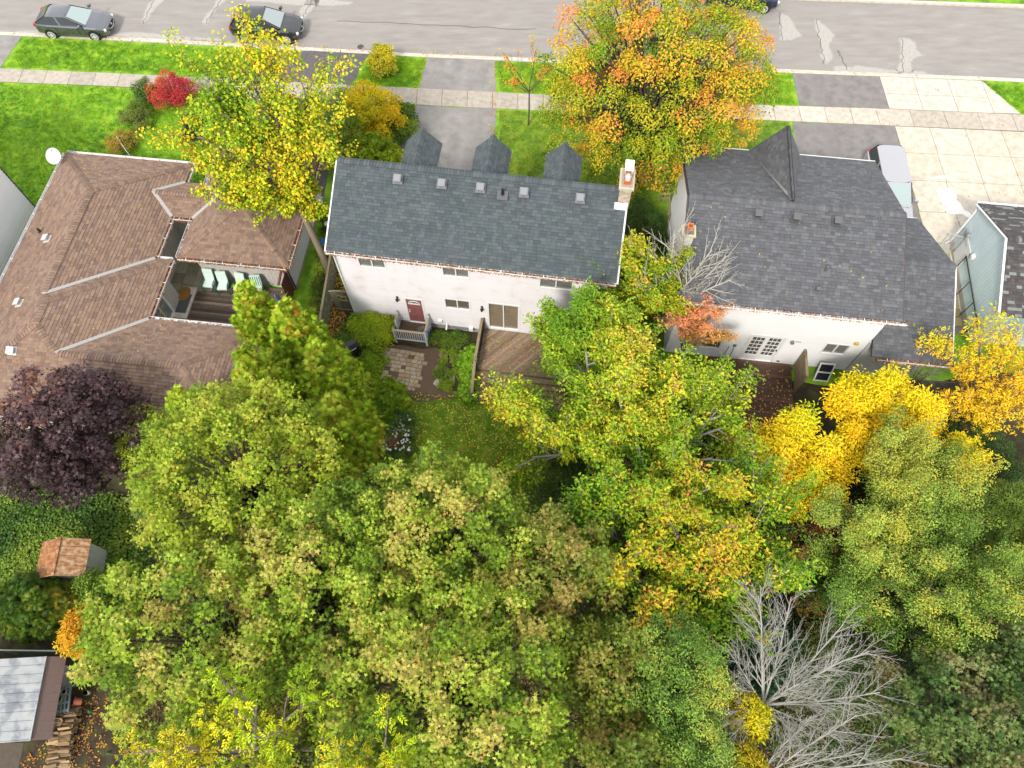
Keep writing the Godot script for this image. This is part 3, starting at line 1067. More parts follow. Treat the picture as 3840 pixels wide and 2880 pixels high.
	for p in [[Vector2(23.2, -27.2), Vector2(24.1, -27.3), Vector2(24.3, -26.2), Vector2(24.8, -25.2), Vector2(24.9, -24.9), Vector2(24.2, -25.5), Vector2(23.4, -25.6)], [Vector2(22.9, -28.1), Vector2(24.2, -28.2), Vector2(24.3, -27.9), Vector2(23, -27.95)]]:
		part("pale_patch", sheet(rough(p, 0.12, 3), 0.03), mat("white_stain", 0.8, 0.78, 0.74, 0.85), cd)
	# woodland floor
	var soil_tex := noise_tex(0.015, 6, [[0.0, 0.02, 0.016, 0.009], [0.5, 0.05, 0.036, 0.018], [0.75, 0.05, 0.06, 0.018], [1.0, 0.1, 0.07, 0.03]], 512, 51)
	var soil := mat("soil", 1, 1, 1, 0.97, false, soil_tex, 0.2)
	struct("woodland_floor", sheet(rough([Vector2(-30, -13), Vector2(-20, -13), Vector2(-12, -12.6), Vector2(-5.6, -13.4), Vector2(-5.4, -11.5), Vector2(-4.6, -9), Vector2(3, -9), Vector2(4, -13), Vector2(6.5, -14.6), Vector2(9, -15.4), Vector2(16, -15.3), Vector2(23, -16), Vector2(60, -14), Vector2(60, 40), Vector2(-30, 40)], 0.3, 8), 0.006), soil, "brown leafy soil under the trees at the back")
	struct("side_path", sheet(rough([Vector2(-9.6, -26), Vector2(-8.3, -26), Vector2(-8.0, -16.6), Vector2(-9.9, -16.6)], 0.1, 8), 0.006), soil, "leaf strewn path between the brown roofed house and the middle house")
	struct("garden_bed", sheet(rough([Vector2(-7.6, -19.1), Vector2(-1.4, -18.3), Vector2(-1.5, -14.9), Vector2(-5, -14.6), Vector2(-7.8, -16.2)], 0.2, 5), 0.006), soil, "planted soil bed behind the middle house")
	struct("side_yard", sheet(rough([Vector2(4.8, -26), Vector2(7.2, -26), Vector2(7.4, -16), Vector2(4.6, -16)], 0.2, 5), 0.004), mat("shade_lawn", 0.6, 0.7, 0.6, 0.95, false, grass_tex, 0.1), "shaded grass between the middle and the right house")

# ----------------------------------------------------------------- middle house
func middle_house() -> void:
	var o := thing("white_house", "white sided two storey house under a plain dark teal grey roof, red back door", "house", Vector3(-7.63, 0, -18.98), -deg_to_rad(7.7))
	var wallm := mat("wall_render", 0.68, 0.66, 0.66, 0.85, false, grain, 0.4)
	var prof := [Vector2(0.1, 0.3), Vector2(6.2, 0.3), Vector2(6.2, 3.5), Vector2(3.5, 7.2), Vector2(0.1, 5.72)]
	var w := MB.new()
	w.plate(PackedVector2Array(prof), Transform3D(Basis(Vector3.FORWARD, Vector3.UP, Vector3.RIGHT), Vector3(0.02, 0, 0)), 0.0, 11.75)
	part("wall", w, wallm, o)
	var f := MB.new()
	f.bx(V(0.04, -0.1, 0.03), V(11.74, 0.46, 6.1))
	part("foundation", f, mat("foundation", 0.4, 0.38, 0.35, 0.95, false, grain, 0.6), o)
	var sid := mat("pink_white_siding", 0.66, 0.645, 0.685, 0.6, true, noise_tex(0.008, 6, [[0.0, 0.8, 0.68, 0.66], [0.28, 0.95, 0.92, 0.92], [0.5, 1, 0.99, 0.99], [1, 1, 1, 1]], 512, 61), 0.22)
	var plane := Transform3D(Basis(), Vector3.ZERO)
	var holes := [Rect2(0.9, 4.66, 1.27, 0.78), Rect2(4.62, 4.66, 1.24, 0.78), Rect2(8.86, 4.62, 1.5, 0.8), Rect2(4.52, 2.0, 1.24, 0.9), Rect2(2.6, 0.36, 0.9, 2.18), Rect2(6.52, 0.66, 1.56, 2.32), Rect2(9.6, 1.9, 1.1, 1.0)]
	siding(o, plane, [Vector2(0, 0.46), Vector2(11.75, 0.46), Vector2(11.75, 5.7), Vector2(0, 5.7)], holes, 0.112, sid)
	for x in [0.0, 11.75]:
		var c := MB.new()
		c.bx(Vector3(x - 0.05, 0.44, -0.06), Vector3(x + 0.05, 5.7, 0.03))
		part("corner_board", c, mat("trim", 0.78, 0.79, 0.8, 0.5), o)
	var blind := mat("blind", 0.3, 0.3, 0.28, 0.9)
	var ply := mat("plywood", 0.5, 0.34, 0.15, 0.8, false, noise_tex(0.02, 4, [[0, 0.6, 0.6, 0.6], [1, 1, 1, 1]], 256, 5), 0.5)
	for i in 3:
		window(o, plane, holes[i], 0.07, 2, blind)
	window(o, plane, holes[3], 0.07, 2, mat("brown_room", 0.14, 0.1, 0.05, 0.9))
	window(o, plane, holes[6], 0.07, 2)
	window(o, plane, holes[5], 0.1, 2, ply, true, "sliding_door")
	# back door
	var dr := MB.new()
	dr.bx(Vector3(2.68, 0.42, -0.06), Vector3(3.42, 2.44, -0.01))
	var door := part("door", dr, mat("mauve_door", 0.26, 0.095, 0.1, 0.5), o)
	var fr := MB.new()
	fr.bx(Vector3(2.6, 0.36, -0.06), Vector3(2.68, 2.52, 0.035))
	fr.bx(Vector3(3.42, 0.36, -0.06), Vector3(3.5, 2.52, 0.035))
	fr.bx(Vector3(2.68, 2.44, -0.06), Vector3(3.42, 2.53, 0.033))
	fr.bx(Vector3(2.68, 0.36, -0.06), Vector3(3.42, 0.42, 0.05))
	part("frame", fr, mat("trim", 0.78, 0.79, 0.8, 0.5), door)
	for q in [[2.78, 0.55], [3.09, 0.55], [2.78, 1.2], [3.09, 1.2]]:
		var p := MB.new()
		p.bx(Vector3(q[0], q[1], -0.01), Vector3(q[0] + 0.23, q[1] + 0.52, 0.004))
		part("panel", p, mat("mauve_door", 0.26, 0.095, 0.1, 0.5), door)
	var fanl := MB.new()
	var arc := PackedVector2Array()
	for i in 13:
		arc.append(Vector2(3.05 + cos(PI * i / 12) * 0.28, 2.02 + sin(PI * i / 12) * 0.25))
	fanl.plate(arc, plane, -0.01, 0.006)
	part("fanlight", fanl, mat("fan_glass", 0.1, 0.11, 0.11, 0.1), door)
	var bars := MB.new()
	for i in 5:
		var a := PI * (i + 0.5) / 5
		bars.beam(Vector3(3.05, 2.03, 0.014), Vector3(3.05 + cos(a) * 0.27, 2.03 + sin(a) * 0.24, 0.014), 0.022, 0.012)
	for i in 12:
		bars.beam(Vector3(3.05 + cos(PI * i / 12) * 0.29, 2.02 + sin(PI * i / 12) * 0.26, 0.012), Vector3(3.05 + cos(PI * (i + 1) / 12) * 0.29, 2.02 + sin(PI * (i + 1) / 12) * 0.26, 0.012), 0.03, 0.014)
	bars.bx(Vector3(2.75, 2.0, 0.0), Vector3(3.35, 2.03, 0.02))
	part("fanlight_bars", bars, mat("trim", 0.78, 0.79, 0.8, 0.5), door)
	var hd := MB.new()
	hd.cyl(Vector3(2.76, 1.35, 0), Vector3(2.76, 1.35, 0.06), 0.035, 10)
	var lk := MB.new()
	lk.cyl(Vector3(2.76, 1.5, 0), Vector3(2.76, 1.5, 0.03), 0.03, 10)
	part("lock", lk, mat("alloy", 0.6, 0.61, 0.62, 0.35), door)
	part("handle", hd, mat("alloy", 0.6, 0.61, 0.62, 0.35), door)
	var dark := mat("lamp_black", 0.03, 0.03, 0.032, 0.4)
	for x in [2.3, 6.3]:
		var l := MB.new()
		l.cyl(Vector3(x, 2.5, 0), Vector3(x, 2.5, 0.03), 0.07, 12)
		l.tube([Vector3(x, 2.5, 0.02), Vector3(x, 2.56, 0.1), Vector3(x, 2.46, 0.13)], [0.014, 0.014, 0.014], 6)
		l.tube([Vector3(x, 2.5, 0.13), Vector3(x, 2.46, 0.13), Vector3(x, 2.3, 0.13)], [0.03, 0.075, 0.05], 10, Color.WHITE, true)
		part("wall_lamp", l, dark, o)
	var vt := MB.new()
	vt.loft([[Vector3(4.06, 0.75, 0), Vector3(4.32, 0.75, 0), Vector3(4.32, 0.98, 0), Vector3(4.06, 0.98, 0)], [Vector3(4.1, 0.76, 0.14), Vector3(4.28, 0.76, 0.14), Vector3(4.28, 0.88, 0.14), Vector3(4.1, 0.88, 0.14)]], Color(0.8, 0.76, 0.76))
	part("dryer_vent", vt, mat("trim_vc", 0.78, 0.79, 0.8, 0.5, true), o)
	var pv := MB.new()
	pv.cyl(Vector3(4.5, 0.6, 0), Vector3(4.5, 0.42, 0.28), 0.045, 10)
	part("vent_pipe", pv, mat("trim", 0.78, 0.79, 0.8, 0.5), o)
	var bw := MB.new()
	bw.bx(Vector3(4.72, 0.2, 0.0), Vector3(5.6, 0.44, 0.03))
	part("basement_window", bw, mat("bluish_pane", 0.25, 0.27, 0.3, 0.2), o)
	var mx := MB.new()
	mx.bx(Vector3(5.6, 0.34, 0.02), Vector3(5.8, 0.6, 0.16))
	part("meter_box", mx, mat("trim", 0.78, 0.79, 0.8, 0.5), o)
	var look := {"name": "teal", "tones": [Color(0.072, 0.09, 0.1), Color(0.082, 0.101, 0.111), Color(0.066, 0.083, 0.092), Color(0.092, 0.111, 0.12)], "dark": Color(0.028, 0.034, 0.038), "course": 0.142}
	var shm := mat("shingle", 1, 1, 1, 0.93, true, grain, 0.45)
	var bulk := MB.new()
	var deck := MB.new()
	var bud := [300]
	var m := 0.461
	var l := -0.34
	var r := 12.12
	roof_plane(o, [Vector2(l, -0.1), Vector2(r, -0.1), Vector2(r, 3.5), Vector2(l, 3.5)], Vector2(0, -0.1), Vector2(0, 1), 5.74, m, look, bud, bulk, deck)
	roof_plane(o, [Vector2(l, 6.35), Vector2(r, 6.35), Vector2(r, 3.5), Vector2(l, 3.5)], Vector2(0, 6.35), Vector2(0, -1), 3.2, 1.474, look, bud, bulk, deck)
	caps(bulk, V(l, 7.4, 3.5), V(r, 7.4, 3.5), look)
	var white := mat("fascia_white", 0.74, 0.74, 0.75, 0.6)
	for c in [2.95, 6.1, 9.27]:
		var dm := MB.new()
		dm.plate(PackedVector2Array([Vector2(c - 0.68, 4.0), Vector2(c + 0.68, 4.0), Vector2(c + 0.68, 6.55), Vector2(c, 7.22), Vector2(c - 0.68, 6.55)]), Transform3D(Basis(), V(0, 0, 5.55)), 0.0, 1.9)
		part("dormer", dm, wallm, o)
		roof_plane(o, [Vector2(c - 0.8, 5.8), Vector2(c, 5.8), Vector2(c, 3.5), Vector2(c - 0.8, 3.5)], Vector2(c - 0.8, 4), Vector2(1, 0), 6.5, 1.05, look, [0], bulk, deck)
		roof_plane(o, [Vector2(c + 0.8, 5.8), Vector2(c, 5.8), Vector2(c, 3.5), Vector2(c + 0.8, 3.5)], Vector2(c + 0.8, 4), Vector2(-1, 0), 6.5, 1.05, look, [0], bulk, deck)
		caps(bulk, V(c, 7.34, 3.5), V(c, 7.34, 5.82), look, 0.15, 1.0)
		var fs := MB.new()
		fs.beam(V(c - 0.8, 6.4, 5.8), V(c, 7.24, 5.8), 0.03, 0.1)
		fs.beam(V(c + 0.8, 6.4, 5.8), V(c, 7.24, 5.8), 0.03, 0.1)
		part("fascia", fs, white, o)
	part("roof", deck, shm, o)
	part("shingles", bulk, shm, o).set_meta("kind", "stuff")
	var fa := MB.new()
	fa.bx(V(l, 5.55, -0.09), V(r, 5.73, -0.06))
	fa.beam(V(l - 0.015, 5.66, -0.1), V(l - 0.015, 7.3, 3.5), 0.14, 0.03)
	fa.beam(V(r + 0.015, 5.66, -0.1), V(r + 0.015, 7.3, 3.5), 0.14, 0.03)
	part("fascia", fa, white, o)
	gutter(o, V(l, 5.75, -0.1), V(r, 5.75, -0.1), V(0, 0, -1) , white, 1100)
	var vm := mat("vent_grey", 0.21, 0.22, 0.24, 0.55, true)
	for x in [2.42, 4.32, 5.98, 7.83, 10.2]:
		roof_vent(o, V(x, 5.75 + 3.15 * m + 0.02, 2.9), atan(m), vm)
	var pp := MB.new()
	pp.box(Transform3D(Basis(Vector3.RIGHT, atan(m)), V(6.93, 5.75 + 2.95 * m + 0.04, 2.7)), Vector3(0.46, 0.02, 0.4), Color(0.4, 0.4, 0.42))
	pp.cyl(V(6.93, 7.0, 2.75), V(6.93, 7.5, 2.75), 0.055, 10, Color(0.04, 0.04, 0.04))
	pp.cyl(V(6.93, 7.05, 2.75), V(6.93, 7.22, 2.75), 0.085, 10, Color(0.15, 0.15, 0.16))
	part("vent_pipe", pp, vm, o)
	var dp := MB.new()
	dp.tube([V(-0.06, 5.6, -0.2), V(-0.06, 5.4, -0.1), V(-0.06, 0.3, -0.06), V(-0.06, 0.1, -0.3)], [0.04, 0.04, 0.04, 0.04], 6)
	part("downspout", dp, white, o)
	# chimney, built into its end wall
	var ch := Node3D.new()
	ch.name = "chimney"
	ch.position = Vector3.ZERO
	o.add_child(ch)
	var bm := mat("brick_vc", 1, 1, 1, 0.9, true, grain, 0.8)
	var lowc := MB.new()
	lowc.bx(V(11.76, -0.05, 2.97), V(12.26, 5.9, 3.93), Color(0.4, 0.33, 0.26))
	part("chimney_base", lowc, bm, ch)
	bricks(ch, V(11.78, 5.9, 2.98), V(12.24, 8.0, 3.92), ["south", "west", "east"], [Color(0.46, 0.37, 0.29), Color(0.53, 0.44, 0.36), Color(0.42, 0.33, 0.26), Color(0.58, 0.52, 0.45)], bm)
	var cp := MB.new()
	cp.bx(V(11.7, 8.0, 2.9), V(12.32, 8.1, 4.0), Color(0.52, 0.48, 0.38))
	cp.bx(V(11.78, 8.1, 3.0), V(12.24, 8.15, 3.92), Color(0.36, 0.33, 0.25))
	part("cap", cp, bm, ch)
	for n in [3.22, 3.66]:
		var fl := MB.new()
		fl.bx(V(11.87, 8.12, n - 0.14), V(12.15, 8.32, n + 0.14), Color(0.5, 0.14, 0.05))
		part("flue", fl, bm, ch)
	var hood := MB.new()
	hood.bx(V(11.84, 8.55, 3.45), V(12.2, 8.66, 3.95))
	for q in [[11.88, 3.52], [12.16, 3.52], [11.88, 3.86], [12.16, 3.86]]:
		hood.cyl(V(q[0], 8.3, q[1]), V(q[0], 8.56, q[1]), 0.015, 6)
	part("flue_hood", hood, mat("trim", 0.78, 0.79, 0.8, 0.5), ch)
	var cowl := MB.new()
	cowl.cyl(V(12.01, 8.3, 3.22), V(12.01, 8.5, 3.22), 0.1, 14)
	cowl.tube([V(12.01, 8.5, 3.22), V(12.01, 8.52, 3.22), V(12.01, 8.6, 3.22)], [0.1, 0.14, 0.04], 14, Color.WHITE, true)
	part("flue_cowl", cowl, mat("trim", 0.78, 0.79, 0.8, 0.5), ch)
	var fsh := MB.new()
	fsh.box(Transform3D(Basis(Vector3.RIGHT, atan(m)), V(11.92, 7.1, 2.82)), Vector3(0.55, 0.03, 0.3))
	part("flashing", fsh, mat("flashing", 0.62, 0.64, 0.67, 0.3), ch)

	# porch
	var po := thing("porch", "small wooden back porch with peeling white railing below the red door", "porch", o.transform * V(2.9, 0, -0.5), -deg_to_rad(7.7))
	var worn := mat("worn_wood", 0.13, 0.085, 0.055, 0.9, true, grain, 1.5)
	var pw := mat("peeling_white", 0.6, 0.64, 0.68, 0.7, false, noise_tex(0.03, 4, [[0, 0.6, 0.5, 0.42], [0.35, 0.95, 0.95, 0.95], [1, 1, 1, 1]], 256, 71), 1.2)
	for i in 9:
		var b := MB.new()
		b.bx(Vector3(-0.76, 0.26, -0.45 + i * 0.115), Vector3(0.76, 0.3, -0.45 + i * 0.115 + 0.108), jit(Color.WHITE, 0.25))
		part("deck_board", b, worn, po)
	var sk := MB.new()
	sk.bx(Vector3(-0.76, 0, 0.52), Vector3(0.76, 0.25, 0.55), Color(1.4, 1.3, 1.2))
	sk.bx(Vector3(-0.76, 0, -0.45), Vector3(-0.73, 0.25, 0.52), Color(1.4, 1.3, 1.2))
	sk.bx(Vector3(0.73, 0, -0.45), Vector3(0.76, 0.25, 0.52), Color(1.4, 1.3, 1.2))
	part("skirt", sk, worn, po)
	for q in [[-0.76, 0.55], [0.76, 0.55], [-0.76, -0.4], [0.76, -0.4], [-0.76, 0.05]]:
		var b := MB.new()
		b.bx(Vector3(q[0] - 0.045, 0, q[1] - 0.045), Vector3(q[0] + 0.045, 1.24, q[1] + 0.045))
		b.tube([Vector3(q[0], 1.24, q[1]), Vector3(q[0], 1.28, q[1]), Vector3(q[0], 1.34, q[1]), Vector3(q[0], 1.37, q[1])], [0.04, 0.065, 0.055, 0.01], 8)
		part("post", b, pw, po)
	var cap := mat("rail_cap", 0.4, 0.34, 0.24, 0.9, false, grain, 1.5)
	for q in [[Vector3(-0.76, 1.18, 0.55), Vector3(0.76, 1.18, 0.55)], [Vector3(0.76, 1.18, 0.55), Vector3(0.76, 1.18, -0.4)], [Vector3(-0.76, 1.18, 0.05), Vector3(-0.76, 1.18, -0.4)]]:
		var b := MB.new()
		b.beam(q[0], q[1], 0.1, 0.035)
		part("rail", b, cap, po)
		var b2 := MB.new()
		b2.beam(q[0] - Vector3(0, 0.8, 0), q[1] - Vector3(0, 0.8, 0), 0.06, 0.05)
		part("rail", b2, pw, po)
		var d: float = (q[0] as Vector3).distance_to(q[1])
		var n := int(d / 0.105)
		for i in range(1, n):
			var s: Vector3 = (q[0] as Vector3).lerp(q[1], float(i) / n)
			var c := MB.new()
			c.bx(s + Vector3(-0.018, -0.8, -0.018), s + Vector3(0.018, -0.02, 0.018))
			part("baluster", c, pw, po)
	var bag := MB.new()
	bag.loft([[Vector3(-0.2, 0, 0.2), Vector3(0.2, 0, 0.2), Vector3(0.2, 0, -0.2), Vector3(-0.2, 0, -0.2)], [Vector3(-0.24, 0.25, 0.24), Vector3(0.24, 0.25, 0.24), Vector3(0.24, 0.25, -0.24), Vector3(-0.24, 0.25, -0.24)], [Vector3(-0.16, 0.42, 0.2), Vector3(0.2, 0.38, 0.2), Vector3(0.2, 0.42, -0.2), Vector3(-0.16, 0.44, -0.2)]], Color.WHITE)
	var hm := thing("soil_bag", "grey and blue sack slumped in the corner of the back porch", "sack", o.transform * V(3.38, 0.3, -0.62), 0.5)
	part("sack", bag, mat("sack_grey", 0.13, 0.12, 0.11, 0.8), hm)
	var bl := MB.new()
	bl.tube([Vector3(-0.26, 0.02, 0.24), Vector3(0.1, 0.04, 0.29), Vector3(0.27, 0.2, 0.22), Vector3(0.22, 0.43, 0.18), Vector3(-0.1, 0.46, 0.2)], [0.05, 0.05, 0.05, 0.04, 0.04], 6)
	part("blue_trim", bl, mat("blue_plastic", 0.02, 0.13, 0.5, 0.4), hm)

	# deck
	var dk := thing("wooden_deck", "weathered wooden deck with diagonal boards and wide steps by the sliding door", "deck", o.transform * V(8.2, 0, -1.2), -deg_to_rad(7.7))
	var wood := mat("deck_wood", 1, 1, 1, 0.85, true, noise_tex(0.025, 5, [[0, 0.55, 0.55, 0.55], [1, 1, 1, 1]], 256, 81), 0.8)
	var area := PackedVector2Array([Vector2(-1.85, -1.15), Vector2(2.6, -1.15), Vector2(2.6, 1.1), Vector2(-1.85, 1.1)])
	var flat := Transform3D(Basis(Vector3.RIGHT, Vector3.FORWARD, Vector3.UP), Vector3.ZERO)
	var i2 := -6.0
	while i2 < 6.0:
		var dirv := Vector2(0.66, -0.75)
		var nv := dirv.orthogonal()
		var a := nv * i2
		var strip := PackedVector2Array([a - dirv * 8, a + dirv * 8, a + dirv * 8 + nv * 0.128, a - dirv * 8 + nv * 0.128])
		for piece in Geometry2D.intersect_polygons(strip, area):
			var b := MB.new()
			var fl := PackedVector2Array()
			for q in piece:
				fl.append(Vector2(q.x, -q.y))
			var cc: Color = [Color(0.31, 0.23, 0.13), Color(0.36, 0.28, 0.18), Color(0.34, 0.22, 0.15), Color(0.27, 0.21, 0.13)][rng.randi() % 4]
			b.plate(fl, flat, 0.56, 0.6, jit(cc, 0.15))
			part("deck_board", b, wood, dk)
		i2 += 0.136
	for k in 5:
		var b := MB.new()
		var z0 := 1.1 + k * 0.27
		b.bx(Vector3(-1.85, 0.46 - k * 0.1, z0), Vector3(2.4, 0.5 - k * 0.1, z0 + 0.29), jit(Color(0.32, 0.23, 0.14), 0.15))
		b.bx(Vector3(-1.85, 0.3 - k * 0.1, z0 + 0.01), Vector3(2.4, 0.46 - k * 0.1, z0 + 0.03), Color(0.1, 0.07, 0.045))
		part("step", b, wood, dk)
	var ft := MB.new()
	ft.bx(Vector3(-1.85, 0.3, 1.08), Vector3(2.6, 0.62, 1.12), Color(0.23, 0.18, 0.11))
	part("fascia_board", ft, wood, dk)
	for s in [[Vector3(-1.93, 1.52, -1.15), Vector3(-1.93, 1.45, 1.12)], [Vector3(-1.93, 1.45, 1.12), Vector3(-1.88, 0.85, 2.5)]]:
		var b := MB.new()
		b.beam(s[0], s[1], 0.13, 0.04, Color(0.34, 0.27, 0.17))
		part("rail_cap", b, wood, dk)
	for k in 27:
		var z := -1.13 + k * 0.135
		var top := 1.48 if z < 1.1 else lerpf(1.43, 0.83, (z - 1.12) / 1.38)
		var b := MB.new()
		b.bx(Vector3(-1.95, 0.05, z), Vector3(-1.915, top, z + 0.09), jit(Color(0.26, 0.21, 0.14), 0.2))
		part("fence_board", b, wood, dk)
	for z in [-1.1, 1.1, 2.45]:
		var b := MB.new()
		var top := 1.6 if z < 2 else 0.9
		b.bx(Vector3(-1.91, 0, z - 0.05), Vector3(-1.81, top, z + 0.05), Color(0.22, 0.18, 0.13))
		part("post", b, wood, dk)
	var jug := MB.new()
	jug.tube([Vector3(0, 0, 0), Vector3(0, 0.02, 0), Vector3(0, 0.24, 0), Vector3(0, 0.3, 0)], [0.11, 0.12, 0.12, 0.08], 14, Color.WHITE, true)
	solo("plastic_jar", jug, mat("clear_plastic", 0.5, 0.55, 0.6, 0.2), "cloudy plastic jar beside the foot of the deck railing", "jar", Transform3D(Basis(), o.transform * V(6.13, 0, -3.72)))

# ----------------------------------------------------------------- right house
func right_house() -> void:
	var o := thing("white_house", "white sided house, slate grey roof with a steep front gable, garage on its right", "house", Vector3(15.92, 0, -15.73), -deg_to_rad(6.7))
	var X := func(n: float) -> Transform3D: return Transform3D(Basis(), V(0, 0, n))
	var wallm := mat("wall_white", 0.74, 0.75, 0.77, 0.8, false, grain, 0.3)
	var w := MB.new()
	w.plate(PackedVector2Array([Vector2(0.45, 0.15), Vector2(8.8, 0.15), Vector2(8.8, 4.75), Vector2(4.5, 6.45), Vector2(0.45, 5.18)]), Transform3D(Basis(Vector3.FORWARD, Vector3.UP, Vector3.RIGHT), Vector3(-8.6, 0, 0)), 0.0, 8.6)
	part("wall", w, wallm, o)
	var f := MB.new()
	f.bx(V(-8.58, -0.1, 0.38), V(-0.02, 0.2, 8.7))
	part("foundation", f, mat("foundation", 0.4, 0.38, 0.35, 0.95), o)
	var sid := mat("white_siding", 0.73, 0.74, 0.765, 0.55, true, noise_tex(0.008, 5, [[0, 0.9, 0.9, 0.9], [1, 1, 1, 1]], 256, 91), 0.2)
	var plane: Transform3D = X.call(0.35)
	var holes := [Rect2(-7.15, 0.85, 1.0, 1.65), Rect2(-5.15, 0.18, 1.68, 2.36), Rect2(-1.72, 1.45, 1.14, 0.98), Rect2(-6.74, 4.3, 0.6, 0.7), Rect2(-3.45, 4.3, 0.7, 0.7)]
	siding(o, plane, [Vector2(-8.62, 0.16), Vector2(0.02, 0.16), Vector2(0.02, 5.16), Vector2(-8.62, 5.16)], holes, 0.112, sid)
	# left end wall
	siding(o, Transform3D(Basis(Vector3.BACK, Vector3.UP, Vector3.LEFT), V(-8.62, 0, 0)), [Vector2(-8.8, 0.16), Vector2(-0.4, 0.16), Vector2(-0.4, 5.1), Vector2(-4.5, 6.42), Vector2(-8.8, 4.7)], [], 0.112, sid)
	window(o, plane, holes[0], 0.08, 2, null, false)
	window(o, plane, holes[2], 0.07, 2, mat("blind", 0.3, 0.3, 0.28, 0.9))
	window(o, plane, holes[3], 0.07, 1, mat("green_blind", 0.3, 0.36, 0.33, 0.9))
	window(o, plane, holes[4], 0.07, 1)
	# french doors
	var fr := MB.new()
	fr.bx(Vector3(-5.15, 0.18, -0.06), Vector3(-5.05, 2.54, 0.04))
	fr.bx(Vector3(-3.57, 0.18, -0.06), Vector3(-3.47, 2.54, 0.04))
	fr.bx(Vector3(-5.05, 2.44, -0.06), Vector3(-3.57, 2.54, 0.038))
	fr.bx(Vector3(-5.05, 0.18, -0.06), Vector3(-3.57, 0.22, 0.05))
	var trim := mat("trim", 0.78, 0.79, 0.8, 0.5)
	var fd := part("french_door", fr, trim, o, plane)
	for k in 2:
		var x0 := -5.05 + 0.74 * k
		var lf := MB.new()
		var z := 0.0 if k == 0 else -0.02
		lf.bx(Vector3(x0 + 0.005, 0.22, z - 0.03), Vector3(x0 + 0.1, 2.44, z + 0.02))
		lf.bx(Vector3(x0 + 0.64, 0.22, z - 0.03), Vector3(x0 + 0.735, 2.44, z + 0.02))
		lf.bx(Vector3(x0 + 0.1, 2.3, z - 0.03), Vector3(x0 + 0.64, 2.44, z + 0.018))
		lf.bx(Vector3(x0 + 0.1, 0.22, z - 0.03), Vector3(x0 + 0.64, 0.68, z + 0.018))
		for i in range(1, 3):
			lf.bx(Vector3(x0 + 0.1 + 0.18 * i - 0.012, 0.68, z - 0.02), Vector3(x0 + 0.1 + 0.18 * i + 0.012, 2.3, z + 0.012))
		for i in range(1, 5):
			lf.bx(Vector3(x0 + 0.1, 0.68 + 0.324 * i - 0.012, z - 0.02), Vector3(x0 + 0.64, 0.68 + 0.324 * i + 0.012, z + 0.01))
		part("door_leaf", lf, trim, fd)
		for i in 3:
			for j in 5:
				var g := MB.new()
				g.bx(Vector3(x0 + 0.115 + 0.18 * i, 0.695 + 0.324 * j, z - 0.012), Vector3(x0 + 0.265 + 0.18 * i, 0.99 + 0.324 * j, z - 0.006))
				part("pane", g, glass, fd)
	var bk := MB.new()
	bk.bx(Vector3(-5.1, 0.2, -0.088), Vector3(-3.5, 2.5, -0.072))
	part("curtain", bk, mat("room_dark", 0.05, 0.05, 0.048, 0.9), fd)
	var hd := MB.new()
	hd.cyl(Vector3(-3.62, 1.3, 0), Vector3(-3.62, 1.3, 0.07), 0.035, 8)
	part("handle", hd, mat("lamp_black", 0.03, 0.03, 0.032, 0.4), fd)
	var l1 := MB.new()
	l1.cyl(V(-3.2, 2.25, 0.35), V(-3.2, 2.25, 0.2), 0.09, 12)
	l1.bx(V(-3.05, 2.16, 0.36), V(-2.8, 2.32, 0.33))
	part("wall_lamp", l1, mat("vent_dark", 0.2, 0.2, 0.21, 0.5), o)
	var l2 := MB.new()
	l2.bx(V(-0.6, 2.62, 0.36), V(-0.42, 2.78, 0.22))
	part("wall_lamp", l2, mat("amber_lamp", 0.6, 0.42, 0.1, 0.3), o)
	var mv := MB.new()
	mv.bx(V(-3.3, 0.3, 0.35), V(-3.15, 0.36, 0.3))
	part("hose_tap", mv, mat("lamp_black", 0.03, 0.03, 0.032, 0.4), o)
	var look := {"name": "slate", "tones": [Color(0.104, 0.108, 0.12), Color(0.114, 0.119, 0.132), Color(0.092, 0.096, 0.108), Color(0.134, 0.14, 0.154), Color(0.106, 0.11, 0.122)], "dark": Color(0.03, 0.031, 0.036), "course": 0.145}
	var shm := mat("shingle", 1, 1, 1, 0.93, true, grain, 0.45)
	var bulk := MB.new()
	var deck := MB.new()
	var bud := [300]
	var l := -8.85
	var r := 0.3
	var ms := 1.4 / 4.5
	roof_plane(o, [Vector2(l, 0), Vector2(r, 0), Vector2(r, 4.5), Vector2(l, 4.5)], Vector2(0, 0), Vector2(0, 1), 5.2, ms, look, bud, bulk, deck)
	# front slope with a notch for the steep gable
	var mf := 1.9 / 4.7
	roof_plane(o, [Vector2(l, 9.2), Vector2(-5.65, 9.2), Vector2(-4.45, 4.75), Vector2(-4.45, 4.5), Vector2(l, 4.5)], Vector2(0, 9.2), Vector2(0, -1), 4.7, mf, look, bud, bulk, deck)
	roof_plane(o, [Vector2(r, 9.2), Vector2(-3.25, 9.2), Vector2(-4.45, 4.75), Vector2(-4.45, 4.5), Vector2(r, 4.5)], Vector2(0, 9.2), Vector2(0, -1), 4.7, mf, look, bud, bulk, deck)
	caps(bulk, V(l, 6.6, 4.5), V(r, 6.6, 4.5), look)
	# steep gable sides: triangles between the gable peak, its foot and the main ridge
	var gm := 2.05 / 1.2
	roof_plane(o, [Vector2(-5.65, 9.25), Vector2(-4.45, 8.95), Vector2(-4.45, 4.75)], Vector2(-5.65, 9), Vector2(1, 0), 4.68, gm, look, [0], bulk, deck)
	roof_plane(o, [Vector2(-3.25, 9.25), Vector2(-4.45, 8.95), Vector2(-4.45, 4.75)], Vector2(-3.25, 9), Vector2(-1, 0), 4.68, gm, look, [0], bulk, deck)
